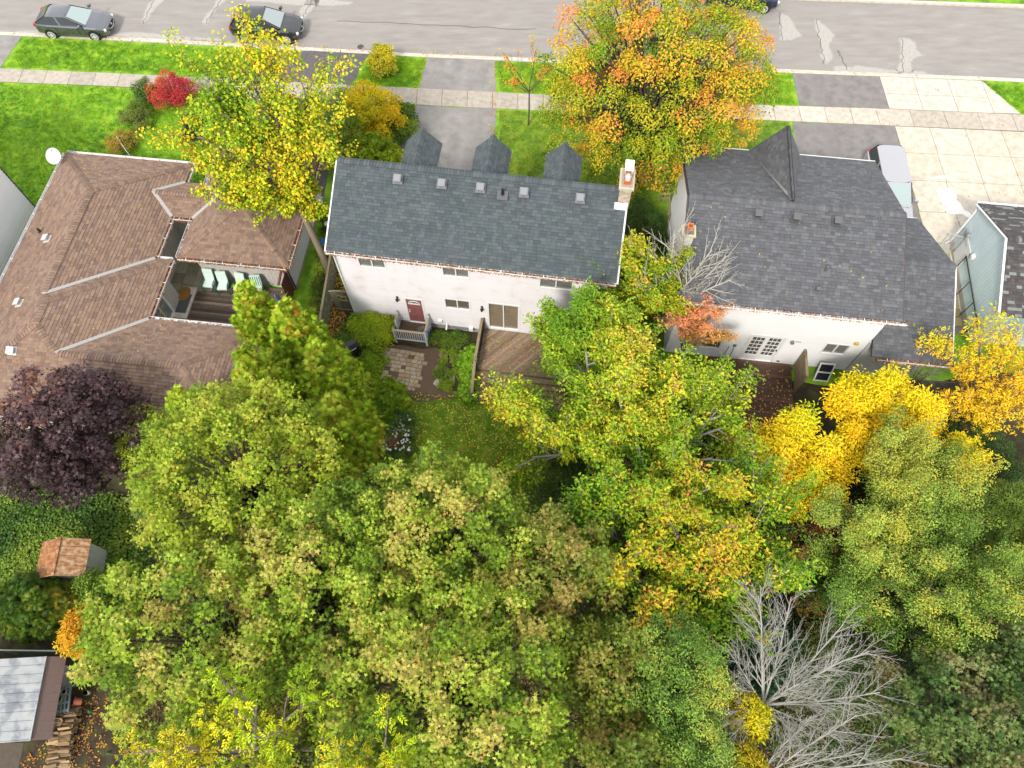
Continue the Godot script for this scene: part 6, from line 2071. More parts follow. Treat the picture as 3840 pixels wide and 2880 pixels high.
	for q in [[Vector3(8.36, 1.1, -27.02), Vector3(8.2, 1.0, -24.6), 0.1], [Vector3(8.0, 0.7, -26.3), Vector3(8.75, 0.8, -26.35), 0.12], [Vector3(8.0, 0.35, -26.3), Vector3(8.75, 0.4, -26.35), 0.12], [Vector3(8.25, 0.5, -25), Vector3(8.7, 0.5, -25), 0.1]]:
		var b := MB.new()
		b.beam(q[0], q[1], q[2], 0.06)
		part("rail", b, tm, lf)
	for q in [Vector3(8.36, 0, -27.02), Vector3(8.2, 0, -24.6), Vector3(8.0, 0, -26.3)]:
		var b := MB.new()
		b.cyl(q, q + Vector3.UP * 1.2, 0.06, 7)
		part("post", b, tm, lf)
	var pole := MB.new()
	pole.tube([Vector3(-21.95, 0.9, -30.2), Vector3(-21.1, 0.4, -29.1)], [0.02, 0.025], 6)
	solo("garden_pole", pole, mat("rail_pale", 0.45, 0.47, 0.42, 0.6), "pale pole lying against the shrub in front of the brown roof", "pole")

# ----------------------------------------------------------------- street
func street_things() -> void:
	var paint := func(k: String, r: float, g: float, b: float) -> StandardMaterial3D:
		var m := mat(k, r, g, b, 0.22)
		m.metallic = 0.65
		m.clearcoat_enabled = true
		m.clearcoat = 1.0
		m.clearcoat_roughness = 0.05
		return m
	# x share, half width share, bottom, shoulder, crown
	var hatch := [[-0.5, 0.8, 0.42, 0.86, 0.9], [-0.47, 0.9, 0.3, 0.98, 1.0], [-0.3, 1.0, 0.22, 0.97, 1.0], [0.0, 1.0, 0.2, 0.93, 0.97], [0.2, 0.99, 0.2, 0.9, 0.98], [0.36, 0.95, 0.22, 0.83, 0.9], [0.46, 0.82, 0.26, 0.72, 0.77], [0.5, 0.62, 0.32, 0.62, 0.64]]
	car("charcoal grey five door hatchback parked by the kerb at the top left", Vector3(-27.0, -0.1, -40.02), -deg_to_rad(3.2), {"l": 4.46, "w": 1.8, "paint": paint.call("charcoal", 0.15, 0.16, 0.185), "stations": hatch, "cabin": [-0.48, 0.25, -0.3, -0.02, 0.95, 1.42, 0.97, 0.62], "wheels": [-0.3, 0.305], "screen": mat("windshield_pale", 0.32, 0.4, 0.4, 0.1)})
	car("glossy black hatchback parked on the street behind the yellow tree", Vector3(-15.1, -0.1, -39.75), -deg_to_rad(3.5), {"l": 4.3, "w": 1.82, "paint": paint.call("black_paint", 0.05, 0.052, 0.06), "stations": hatch, "cabin": [-0.48, 0.26, -0.38, 0.0, 0.98, 1.5, 0.97, 0.66], "wheels": [-0.3, 0.31]})
	var van := [[-0.5, 0.86, 0.4, 0.95, 1.0], [-0.48, 0.95, 0.3, 1.08, 1.1], [-0.3, 1.0, 0.24, 1.08, 1.1], [0.0, 1.0, 0.22, 1.05, 1.08], [0.22, 1.0, 0.22, 1.0, 1.1], [0.38, 0.96, 0.24, 0.9, 0.98], [0.47, 0.84, 0.28, 0.78, 0.84], [0.5, 0.64, 0.34, 0.66, 0.68]]
	car("silver minivan parked nose in on the driveway beside the right house", Vector3(20.15, 0.012, -26.55), -PI / 2 - deg_to_rad(4.0), {"called": "parked_minivan", "l": 5.0, "w": 1.95, "paint": paint.call("silver_paint", 0.46, 0.465, 0.49), "stations": van, "cabin": [-0.485, 0.28, -0.45, 0.06, 1.08, 1.74, 0.99, 0.74], "wheels": [-0.31, 0.31], "wheel_r": 0.34, "screen": mat("windshield_pale", 0.32, 0.4, 0.4, 0.1)})
	car("bright blue hatchback on the dark driveway under the yellow leaved tree", Vector3(-14.1, 0.012, -29.6), -PI / 2 - deg_to_rad(4.0), {"l": 4.3, "w": 1.75, "paint": paint.call("blue_paint", 0.015, 0.14, 0.5), "stations": hatch, "cabin": [-0.47, 0.2, -0.37, 0.0, 0.95, 1.46, 0.98, 0.68], "wheels": [-0.3, 0.305], "screen": mat("windshield_pale", 0.32, 0.4, 0.4, 0.1)})
	car("dark blue pickup nosing out at the top edge behind the orange tree", Vector3(14.55, -0.1, -42.55), deg_to_rad(-3), {"l": 4.6, "w": 1.85, "paint": paint.call("navy_paint", 0.015, 0.02, 0.06), "stations": van, "cabin": [-0.45, 0.25, -0.4, 0.06, 1.0, 1.65, 0.99, 0.74], "wheels": [-0.3, 0.305]})
	var tp := thing("trailer_box", "pale blue grey lidded trailer by the front of the garage, under the yellow leaved tree", "trailer", Vector3(-11.9, 0, -28.9), -0.1)
	var tb := MB.new()
	tb.bx(Vector3(-0.75, 0.45, -0.9), Vector3(0.75, 0.95, 0.9))
	part("box", tb, mat("trailer_blue", 0.5, 0.58, 0.64, 0.5), tp)
	var tl := MB.new()
	tl.loft([[Vector3(-0.8, 0.95, 0.95), Vector3(0.8, 0.95, 0.95), Vector3(0.8, 0.95, -0.95), Vector3(-0.8, 0.95, -0.95)], [Vector3(-0.7, 1.08, 0.85), Vector3(0.7, 1.08, 0.85), Vector3(0.7, 1.08, -0.85), Vector3(-0.7, 1.08, -0.85)]], Color.WHITE)
	part("lid", tl, mat("trailer_lid", 0.62, 0.68, 0.72, 0.5), tp)
	for x in [-0.8, 0.8]:
		var w := MB.new()
		w.cyl(Vector3(x - 0.08, 0.28, 0), Vector3(x + 0.08, 0.28, 0), 0.28, 16)
		part("wheel", w, mat("tyre", 0.015, 0.015, 0.016, 0.85), tp)

# ----------------------------------------------------------------- trees at the back
func pal(a: Array) -> Array:
	var o := []
	for q in a:
		o.append(Color(q[0], q[1], q[2]))
	return o

func maples() -> void:
	var lf := clump("maple", 12, 0.155, 0.29, 1.0, 0.32)
	var lm := leaf_mat("maple_leaf", 0.6, 0.16)
	var green := pal([[0.09, 0.165, 0.012], [0.15, 0.25, 0.015], [0.225, 0.345, 0.02], [0.34, 0.44, 0.042], [0.41, 0.37, 0.075]])
	var yellowish := pal([[0.12, 0.2, 0.011], [0.2, 0.3, 0.013], [0.29, 0.385, 0.02], [0.38, 0.42, 0.04]])
	var dusky := pal([[0.08, 0.135, 0.014], [0.135, 0.2, 0.018], [0.2, 0.25, 0.028], [0.29, 0.235, 0.055]])
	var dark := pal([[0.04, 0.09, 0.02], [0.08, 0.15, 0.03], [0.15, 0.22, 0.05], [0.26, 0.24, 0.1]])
	var rows := [
		["yellow green maple beside the brown roof, uppermost left of the dense maples", -9.5, -8.3, 3.2, 3.0, 10.2, 40, yellowish],
		["broad light green maple nearest the sheds, its leaves overhanging the firewood", -9.7, -2.9, 3.3, 3.2, 9.8, 44, green],
		["green maple in the middle of the thicket, filling the gap between its neighbours", -6.1, -4.6, 2.8, 2.8, 10.2, 34, green],
		["wide green maple whose crown borders the back lawn along its lower side", -2.7, -6.2, 3.4, 2.7, 9.6, 44, green],
		["largest green maple at the bottom centre of the photo, spreading to the lower edge", -1.9, -1.4, 3.7, 3.3, 10.2, 56, green],
		["pinkish olive maple crown right of the lawn's lower end, under the cherry trees", 1.5, -5.0, 1.9, 2.1, 8.6, 20, dusky],
		["small reddish olive maple left of the round leaved tree at the lower edge", 3.3, -2.4, 1.6, 1.7, 8.0, 16, dusky],
		["low green maple along the bottom edge below the yellow locust", -8.2, 0.9, 2.9, 1.9, 8.8, 28, green],
		["green maple spilling over the lower edge right of the bottom centre", 2.9, 0.9, 2.2, 1.7, 8.6, 22, dusky],
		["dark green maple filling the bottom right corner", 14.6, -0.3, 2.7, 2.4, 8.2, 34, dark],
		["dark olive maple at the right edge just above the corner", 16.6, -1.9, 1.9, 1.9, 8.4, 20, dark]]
	for r in rows:
		var rx: float = r[3]
		var rz: float = r[4]
		var ry := 2.7
		lobed("norway_maple", r[0], "tree", "maples at the back of the gardens", Vector3(r[1], 0, r[2]), {"r": Vector3(rx, ry, rz), "cy": r[5] - ry - 0.4, "lobes": int(r[6] * 1.65), "lr": 0.56, "el": 1.75, "clumps": 20, "mesh": lf, "leaf": lm, "pal": r[7], "mix": 0.2, "tip": 0.42, "mid": 0.28, "freq": 20.0, "fill": 0.1, "nrm": 0.7, "trunk": 0.2})
	# purple maple
	lobed("purple_maple", "dark purple leaved maple against the brown roof at the left edge", "tree", "", Vector3(-17.6, 0, -11.0), {"r": Vector3(2.95, 2.3, 2.5), "cy": 4.2, "lobes": 88, "lr": 0.5, "el": 1.2, "clumps": 16, "mesh": clump("maple", 7, 0.2, 0.27, 1.0, 0.35), "leaf": leaf_mat("purple_leaf", 0.42, 0.1), "pal": pal([[0.032, 0.018, 0.021], [0.062, 0.034, 0.04], [0.11, 0.066, 0.074], [0.2, 0.09, 0.05]]), "mix": 0.2, "freq": 5.0, "fill": 0.3, "trunk": 0.16})

func garden_trees() -> void:
	var ov := clump("ovate", 11, 0.13, 0.22, 1.0, 0.22)
	var lf := leaf_mat("leaf", 0.6, 0.22)
	var grey := Color(0.36, 0.34, 0.315)
	# cherry behind the middle house
	grown("cherry_tree", "large green and yellow cherry tree leaning over the wooden deck of the middle house", "tree", "cherry trees", Vector3(4.7, 0, -10.8), {"fork": Vector3(-0.2, 2.0, -0.3), "trunk": 0.2, "bark": grey,
		"limbs": [Vector3(-4.2, 2.8, -1.8), Vector3(-2.6, 3.4, -2.8), Vector3(-3.4, 2.8, 0.6), Vector3(0, 4, -2.8), Vector3(1.6, 3.8, -2.0), Vector3(3.9, 3.0, -0.9), Vector3(3.4, 3.2, 1.4), Vector3(0.6, 4.2, 1.2), Vector3(-1.2, 3.6, 1.8), Vector3(4.2, 2.6, 0.2), Vector3(-0.6, 4.4, -0.4), Vector3(1.5, 2.8, 2.4)],
		"depth": 3, "kids": [7, 5, 3], "ratio": 0.46, "ang": 0.75, "leaf_from": 2, "trop": 0.03, "wob": 0.2, "rmin": 0.012, "mesh": ov, "leaf": lf, "per": 2, "keep": 0.46, "off": 0.22, "pal": pal([[0.13, 0.25, 0.012], [0.25, 0.4, 0.016], [0.42, 0.52, 0.022], [0.6, 0.56, 0.03], [0.68, 0.42, 0.045]]), "mix": 0.24, "patch": 0.5, "mid": 0.4, "cy": 6.0, "tip": 0.05, "freq": 8.0})
	grown("cherry_tree", "loose upright cherry with sparse yellow green shoots before the wooden deck's right end", "tree", "cherry trees", Vector3(3.0, 0, -14.9), {"fork": Vector3(0, 2.7, 0), "trunk": 0.1, "bark": grey,
		"limbs": [Vector3(-0.9, 3.6, -0.6), Vector3(0.5, 4.2, -0.8), Vector3(1.2, 3.4, -0.2), Vector3(-1.6, 2.6, 0.4), Vector3(0.1, 3.4, 0.6), Vector3(1.8, 3.0, -0.9), Vector3(2.2, 3.2, 0.3)],
		"depth": 3, "kids": [6, 4, 2], "ratio": 0.42, "ang": 0.6, "leaf_from": 2, "trop": 0.05, "wob": 0.18, "mesh": ov, "leaf": lf, "per": 1, "keep": 0.8, "off": 0.18, "pal": pal([[0.13, 0.28, 0.012], [0.26, 0.42, 0.02], [0.48, 0.52, 0.04], [0.6, 0.42, 0.05]]), "freq": 8.0})
	grown("cherry_tree", "orange tinged green cherry tree with bare grey twigs, right of the maples", "tree", "cherry trees", Vector3(5.9, 0, -5.9), {"fork": Vector3(-0.1, 2.4, -0.2), "trunk": 0.19, "bark": Color(0.3, 0.25, 0.23),
		"limbs": [Vector3(-3.4, 3.0, -1.2), Vector3(-1.7, 3.8, -2.4), Vector3(-2.8, 3.0, 1.0), Vector3(0.6, 4.2, -2.4), Vector3(2.8, 3.6, -1.6), Vector3(3.6, 3.0, 0.0), Vector3(2.4, 3.2, 1.6), Vector3(-0.4, 3.8, 1.8), Vector3(0.2, 4.6, 0.0), Vector3(-1.8, 4.0, 0.0), Vector3(1.8, 4.2, 0.2)],
		"depth": 3, "kids": [7, 5, 3], "ratio": 0.47, "ang": 0.75, "leaf_from": 2, "trop": 0.03, "wob": 0.2, "mesh": ov, "leaf": lf, "rmin": 0.012, "per": 2, "keep": 0.45, "off": 0.22, "pal": pal([[0.1, 0.25, 0.011], [0.2, 0.36, 0.013], [0.37, 0.43, 0.017], [0.58, 0.42, 0.022], [0.68, 0.3, 0.06]]), "mix": 0.2, "patch": 0.6, "mid": 0.27, "cy": 6.6, "tip": 0.14, "freq": 7.0})
	# between the two white houses
	grown("orange_tree", "bushy green tree turning orange between the two white houses, above the cherry", "tree", "", Vector3(5.55, 0, -18.0), {"fork": Vector3(0, 1.9, 0), "trunk": 0.11, "bark": Color(0.26, 0.2, 0.17),
		"limbs": [Vector3(-2.0, 3.0, 0.1), Vector3(-1.0, 3.5, -0.7), Vector3(0.3, 3.6, -0.8), Vector3(1.2, 3.2, -0.3), Vector3(-1.5, 2.8, 1.0), Vector3(0.4, 3.0, 1.2), Vector3(1.3, 2.6, 0.8), Vector3(-0.3, 3.4, 0.3)],
		"depth": 3, "kids": [6, 5, 2], "ratio": 0.44, "ang": 0.7, "leaf_from": 2, "trop": 0.05, "mesh": ov, "leaf": lf, "per": 2, "keep": 0.75, "off": 0.18, "pal": pal([[0.08, 0.19, 0.01], [0.2, 0.33, 0.012], [0.38, 0.42, 0.016], [0.6, 0.44, 0.025], [0.68, 0.34, 0.04]]), "mix": 0.18, "patch": 0.6, "mid": 0.3, "cy": 5.0, "tip": 0.13, "freq": 7.0})
	grown("bare_tree", "leafless pale grey tree spreading over the left edge of the slate roof", "tree", "", Vector3(6.75, 0, -17.3), {"fork": Vector3(0.1, 4.0, 0.2), "trunk": 0.1, "bark": Color(0.42, 0.4, 0.36),
		"limbs": [Vector3(-1.3, 2.6, -1.4), Vector3(-0.3, 3.0, -2.2), Vector3(0.4, 2.8, -2.0), Vector3(1.5, 2.6, -1.5), Vector3(2.2, 2.5, -0.6), Vector3(2.3, 2.2, 0.2), Vector3(-1.6, 2.2, 0.2), Vector3(0.8, 2.8, -0.4)],
		"depth": 3, "kids": [10, 4, 2], "ratio": 0.36, "ang": 0.6, "leaf_from": 9, "trop": 0.02, "wob": 0.1, "rmin": 0.011})
	grown("orange_sapling", "thin sapling with sparse salmon orange leaves against the right house's white wall", "tree", "", Vector3(7.9, 0, -16.3), {"fork": Vector3(0, 1.6, 0), "trunk": 0.07, "bark": Color(0.24, 0.18, 0.16),
		"limbs": [Vector3(-0.6, 3.2, -0.4), Vector3(0.3, 3.6, -0.6), Vector3(0.9, 3.0, -0.5), Vector3(1.1, 2.6, 0.2), Vector3(-0.9, 2.6, 0.3), Vector3(0.2, 2.8, 0.5)],
		"depth": 3, "kids": [5, 4, 2], "ratio": 0.42, "ang": 0.55, "leaf_from": 2, "trop": 0.08, "mesh": clump("lance", 6, 0.13, 0.16, 1.0), "leaf": lf, "per": 1, "keep": 0.5, "off": 0.1, "pal": pal([[0.62, 0.38, 0.08], [0.72, 0.32, 0.14], [0.74, 0.28, 0.16]]), "freq": 6.0})
	# yellow trees
	var la := clump("lance", 13, 0.15, 0.26, 0.9, 0.2)
	var yel := pal([[0.5, 0.52, 0.012], [0.76, 0.65, 0.012], [0.86, 0.68, 0.012], [0.86, 0.56, 0.015]])
	var lime := pal([[0.4, 0.56, 0.014], [0.64, 0.66, 0.014], [0.82, 0.64, 0.013], [0.84, 0.54, 0.013]])
	grown("yellow_tree", "brilliant lemon and lime yellow tree, leftmost of three yellow trees below the slate roof", "tree", "yellow trees below the slate roof", Vector3(11.35, 0, -10.0), {"fork": Vector3(0, 1.3, 0), "trunk": 0.11, "bark": Color(0.24, 0.2, 0.17),
		"limbs": [Vector3(-1.5, 2.4, -0.4), Vector3(-0.6, 2.9, -1.0), Vector3(0.5, 3.0, -0.9), Vector3(1.3, 2.4, -0.3), Vector3(-1.4, 2.1, 0.9), Vector3(1.2, 2.2, 0.9), Vector3(0.1, 3.1, 0.2), Vector3(0.2, 2.3, 1.6), Vector3(-0.6, 2.8, 0.6)],
		"depth": 3, "kids": [6, 5, 3], "ratio": 0.44, "ang": 0.75, "leaf_from": 2, "mesh": la, "leaf": lf, "per": 1, "keep": 0.74, "off": 0.2, "pal": lime, "mid": 0.36, "patch": 0.9, "freq": 9.0})
	grown("yellow_tree", "golden yellow tree in front of the right house's garage corner, middle of the three", "tree", "yellow trees below the slate roof", Vector3(15.3, 0, -12.1), {"fork": Vector3(0, 1.3, 0), "trunk": 0.11, "bark": Color(0.24, 0.2, 0.17),
		"limbs": [Vector3(-1.7, 2.1, -0.4), Vector3(-0.8, 2.6, -1.1), Vector3(0.6, 2.8, -1.1), Vector3(1.7, 2.3, -0.5), Vector3(-1.6, 2.0, 0.9), Vector3(1.5, 2.1, 1.0), Vector3(0.1, 2.8, 0.1), Vector3(0.2, 2.1, 1.7), Vector3(2.0, 1.7, 0.3)],
		"depth": 3, "kids": [6, 5, 3], "ratio": 0.44, "ang": 0.75, "leaf_from": 2, "mesh": la, "leaf": lf, "per": 1, "keep": 0.7, "off": 0.2, "pal": yel, "patch": 0.9, "freq": 8.0})
	grown("yellow_tree", "airy amber yellow tree at the right edge below the pale blue house", "tree", "yellow trees below the slate roof", Vector3(20.6, 0, -13.6), {"fork": Vector3(0, 1.3, 0), "trunk": 0.12, "bark": Color(0.26, 0.23, 0.2),
		"limbs": [Vector3(-2.4, 2.2, -1.4), Vector3(-1.0, 3.0, -2.0), Vector3(0.8, 3.2, -1.8), Vector3(2.2, 2.6, -0.8), Vector3(-1.9, 2.2, 0.6), Vector3(1.4, 2.4, 1.2), Vector3(-0.2, 3.2, 0.0), Vector3(-0.6, 2.2, 1.6)],
		"depth": 3, "kids": [6, 5, 3], "ratio": 0.45, "ang": 0.75, "leaf_from": 2, "mesh": clump("lance", 7, 0.15, 0.22, 1.0), "leaf": lf, "per": 1, "keep": 0.36, "off": 0.18, "pal": pal([[0.34, 0.44, 0.02], [0.6, 0.56, 0.015], [0.8, 0.58, 0.015], [0.82, 0.5, 0.02]]), "freq": 7.0})
	grown("yellow_sapling", "small amber leaved sapling among dark shrubs, right of the golden tree", "tree", "", Vector3(17.9, 0, -10.5), {"fork": Vector3(0, 1.6, 0), "trunk": 0.05, "bark": Color(0.24, 0.2, 0.17),
		"limbs": [Vector3(-0.9, 1.8, -0.3), Vector3(0.9, 1.8, 0.0), Vector3(0.1, 2.2, 0.6), Vector3(0.2, 2.2, -0.7)], "depth": 3, "kids": [4, 4, 2], "ratio": 0.45, "ang": 0.7, "leaf_from": 2, "mesh": clump("lance", 7, 0.15, 0.2, 0.9), "leaf": lf, "per": 1, "keep": 0.6, "off": 0.1, "pal": yel, "freq": 6.0})
	# buckthorns on the right
	var sm := clump("ovate", 14, 0.085, 0.2, 0.9, 0.24)
	var bu := pal([[0.05, 0.12, 0.018], [0.1, 0.21, 0.025], [0.19, 0.33, 0.04], [0.3, 0.43, 0.07], [0.46, 0.46, 0.05]])
	var bs := [["big grey green buckthorn filling the right side above the dead white tree", 13.5, -6.0, 3.1, 3.0], ["taller light green buckthorn crown against the right edge", 16.2, -3.9, 2.5, 2.3], ["narrow green buckthorn below the yellow trees at the right", 15.6, -8.6, 2.0, 1.8]]
	for b in bs:
		var lb := []
		for k in 11:
			var a := TAU * k / 9.0 + rng.randf_range(-0.3, 0.3)
			var q := 1.0 if k < 9 else 0.3
			lb.append(Vector3(cos(a) * b[3] * 0.8 * q, rng.randf_range(3.2, 4.4), sin(a) * b[4] * 0.8 * q))
		grown("buckthorn", b[0], "tree", "small leaved green trees", Vector3(b[1], 0, b[2]), {"fork": Vector3(0, 1.4, 0), "trunk": 0.13, "bark": Color(0.17, 0.13, 0.1), "limbs": lb, "depth": 3, "kids": [7, 5, 3], "ratio": 0.42, "ang": 0.62, "leaf_from": 2, "trop": 0.07, "mesh": sm, "leaf": lf, "per": 1, "keep": 0.8, "off": 0.2, "pal": bu, "mix": 0.2, "patch": 0.6, "mid": 0.54, "cy": 5.2, "tip": 0.11, "freq": 9.0})
	for b in [["small leaved light green tree just left of the dead white tree", 5.2, -1.7, 1.6, 2.0, 8.8, 32], ["small leaved green tree at the lower edge under the dead tree's left twigs", 5.3, 0.6, 1.5, 1.2, 8.2, 20]]:
		lobed("buckthorn", b[0], "tree", "small leaved green trees", Vector3(b[1], 0, b[2]), {"r": Vector3(b[3], 2.4, b[4]), "cy": b[5] - 2.6, "lobes": b[6] * 2, "lr": 0.4, "el": 1.6, "clumps": 18, "mesh": sm, "leaf": lf, "pal": bu, "mix": 0.17, "tip": 0.2, "mid": 0.4, "freq": 14.0, "nrm": 0.4, "trunk": 0.12})
	grown("brush_tree", "leafless brown brushy tree between the orange cherry and the big buckthorn", "tree", "", Vector3(10.9, 0, -5.7), {"fork": Vector3(0, 1.0, 0), "trunk": 0.1, "bark": Color(0.15, 0.1, 0.075),
		"limbs": [Vector3(-0.6, 3.0, -1.0), Vector3(0.6, 3.2, -1.4), Vector3(1.8, 3.0, -0.8), Vector3(2.2, 2.8, 0.4), Vector3(1.4, 3.0, 1.2), Vector3(-0.4, 2.8, 1.0), Vector3(-1.0, 2.8, 0.1)],
		"depth": 3, "kids": [8, 6, 3], "ratio": 0.45, "ang": 0.45, "leaf_from": 3, "trop": 0.05, "mesh": clump("ovate", 4, 0.09, 0.14, 1.0), "leaf": lf, "per": 1, "keep": 0.22, "off": 0.1, "pal": pal([[0.3, 0.1, 0.02], [0.4, 0.18, 0.03], [0.16, 0.2, 0.03]]), "freq": 6.0})
	# pine
	lobed("pine_tree", "soft needled olive green pine top at the right edge", "tree", "", Vector3(18.5, 0, -7.2), {"r": Vector3(1.3, 1.8, 1.3), "cy": 4.2, "lobes": 30, "lr": 0.45, "el": 0.9, "clumps": 26, "mesh": clump("needle", 9, 0.26, 0.16, 0.9), "leaf": lf, "pal": pal([[0.07, 0.14, 0.02], [0.14, 0.21, 0.03], [0.22, 0.26, 0.03]]), "freq": 8.0})
	# dead white tree, two leaders
	var bone := Color(0.36, 0.35, 0.325)
	grown("dead_tree", "dead white leafless tree spreading its twigs near the lower right", "tree", "dead white trees", Vector3(8.0, 0, -0.5), {"fork": Vector3(0.3, 5.0, -0.6), "trunk": 0.068, "bark": bone,
		"limbs": [Vector3(-0.7, 2.2, -3.0), Vector3(0.3, 2.3, -3.2), Vector3(1.1, 2.0, -3.0), Vector3(2.3, 1.8, -2.4), Vector3(3.1, 1.6, -1.6), Vector3(3.3, 1.3, -0.7), Vector3(2.6, 1.2, 0.1), Vector3(2.2, 1.0, 0.8), Vector3(-1.8, 1.3, -0.4), Vector3(-2.0, 1.0, 0.4), Vector3(-1.6, 1.0, 1.0), Vector3(0.4, 1.6, 0.9), Vector3(-1.4, 1.8, -1.7), Vector3(1.6, 2.4, -1.4)],
		"depth": 3, "kids": [15, 7, 3], "ratio": 0.36, "ang": 0.62, "leaf_from": 9, "trop": 0.0, "wob": 0.11, "rmin": 0.0055, "first": 0.15})
	grown("dead_tree", "second dead white tree leaning right along the bottom edge", "tree", "dead white trees", Vector3(7.4, 0, 1.5), {"fork": Vector3(0.4, 4.6, -0.4), "trunk": 0.068, "bark": bone,
		"limbs": [Vector3(3.9, 2.0, -1.1), Vector3(3.8, 1.6, -0.1), Vector3(3.0, 2.0, -1.9), Vector3(3.6, 1.2, 0.7), Vector3(1.4, 2.0, -1.7), Vector3(2.0, 1.2, 1.0), Vector3(-1.3, 1.0, -0.5), Vector3(2.6, 2.4, -0.8)],
		"depth": 3, "kids": [16, 7, 3], "ratio": 0.33, "ang": 0.6, "leaf_from": 9, "trop": 0.0, "wob": 0.11, "rmin": 0.0055, "first": 0.15})
	# yellow locust at the bottom left
	var pin := clump("pinnate", 3, 0.24, 0.12, 0.6, 0.2)
	var locp := pal([[0.32, 0.52, 0.015], [0.5, 0.64, 0.016], [0.7, 0.68, 0.016], [0.76, 0.62, 0.02]])
	for q in [["yellow green locust tree with bare branches showing, over the maples at the bottom left", -7.3, 0.2, 8.2, [Vector3(-1.6, 2.2, -0.6), Vector3(-0.6, 2.6, -1.5), Vector3(0.9, 2.4, -1.3), Vector3(1.7, 2.2, -0.2), Vector3(-1.4, 1.8, 0.6), Vector3(0.8, 2.0, 0.8), Vector3(2.0, 1.6, -1.2), Vector3(-2.4, 1.8, 0.4)]], ["smaller lime yellow locust tip at the bottom edge left of centre", -3.8, 0.7, 8.3, [Vector3(-0.7, 2.0, -0.6), Vector3(0.6, 2.0, -0.5), Vector3(0.0, 2.2, 0.3), Vector3(1.0, 1.6, 0.3)]]]:
		grown("locust_tree", q[0], "tree", "locust trees", Vector3(q[1], 0, q[2]), {"fork": Vector3(0, q[3], 0), "trunk": 0.11, "bark": Color(0.2, 0.16, 0.14), "limbs": q[4], "depth": 2, "kids": [4, 3], "ratio": 0.42, "ang": 0.75, "leaf_from": 1, "mesh": pin, "leaf": lf, "per": 1, "keep": 0.42, "off": 0.14, "loose": 0.4, "pal": locp, "freq": 8.0})
	# cedars along the fence
	var sp := clump("spray", 10, 0.23, 0.2, 1.1, 0.34, 0.15)
	var cp := pal([[0.18, 0.33, 0.014], [0.33, 0.52, 0.022], [0.5, 0.66, 0.04], [0.62, 0.7, 0.07], [0.68, 0.38, 0.04]])
	var cd := [["yellow green cedar tip reaching up before the courtyard chairs, the leftmost of the cedars", -11.2, -16.9, 1.3, 6.0, 1.3], ["tall mixed green and rusty cedar by the courtyard's right end", -9.2, -15.8, 1.6, 6.6, 1.5], ["light green cedar overhanging the brown roof's right corner", -10.4, -13.6, 1.7, 6.4, 1.7], ["dense bright green cedar left of the barbecue", -7.9, -14.2, 1.7, 5.9, 1.7], ["lower bright green cedar above the maples, left of the back lawn", -7.3, -12.2, 1.9, 5.0, 1.7], ["pale green cedar top rising beside the yellow green maple", -13.0, -12.0, 1.1, 6.0, 1.1]]
	for q in cd:
		var h: float = q[4]
		lobed("cedar_tree", q[0], "tree", "cedars along the side fence", Vector3(q[1], 0, q[2]), {"cone": true, "r": Vector3(q[3], h * 0.47, q[5]), "cy": h * 0.5, "lobes": 95, "lr": 0.3, "el": 1.6, "clumps": 12, "mesh": sp, "leaf": lf, "pal": cp, "mix": 0.24, "mid": 0.4, "patch": 0.35, "tip": 0.1, "freq": 24.0, "nrm": 1.0, "fill": 0.3, "trunk": 0.12, "bark": Color(0.2, 0.13, 0.09)})

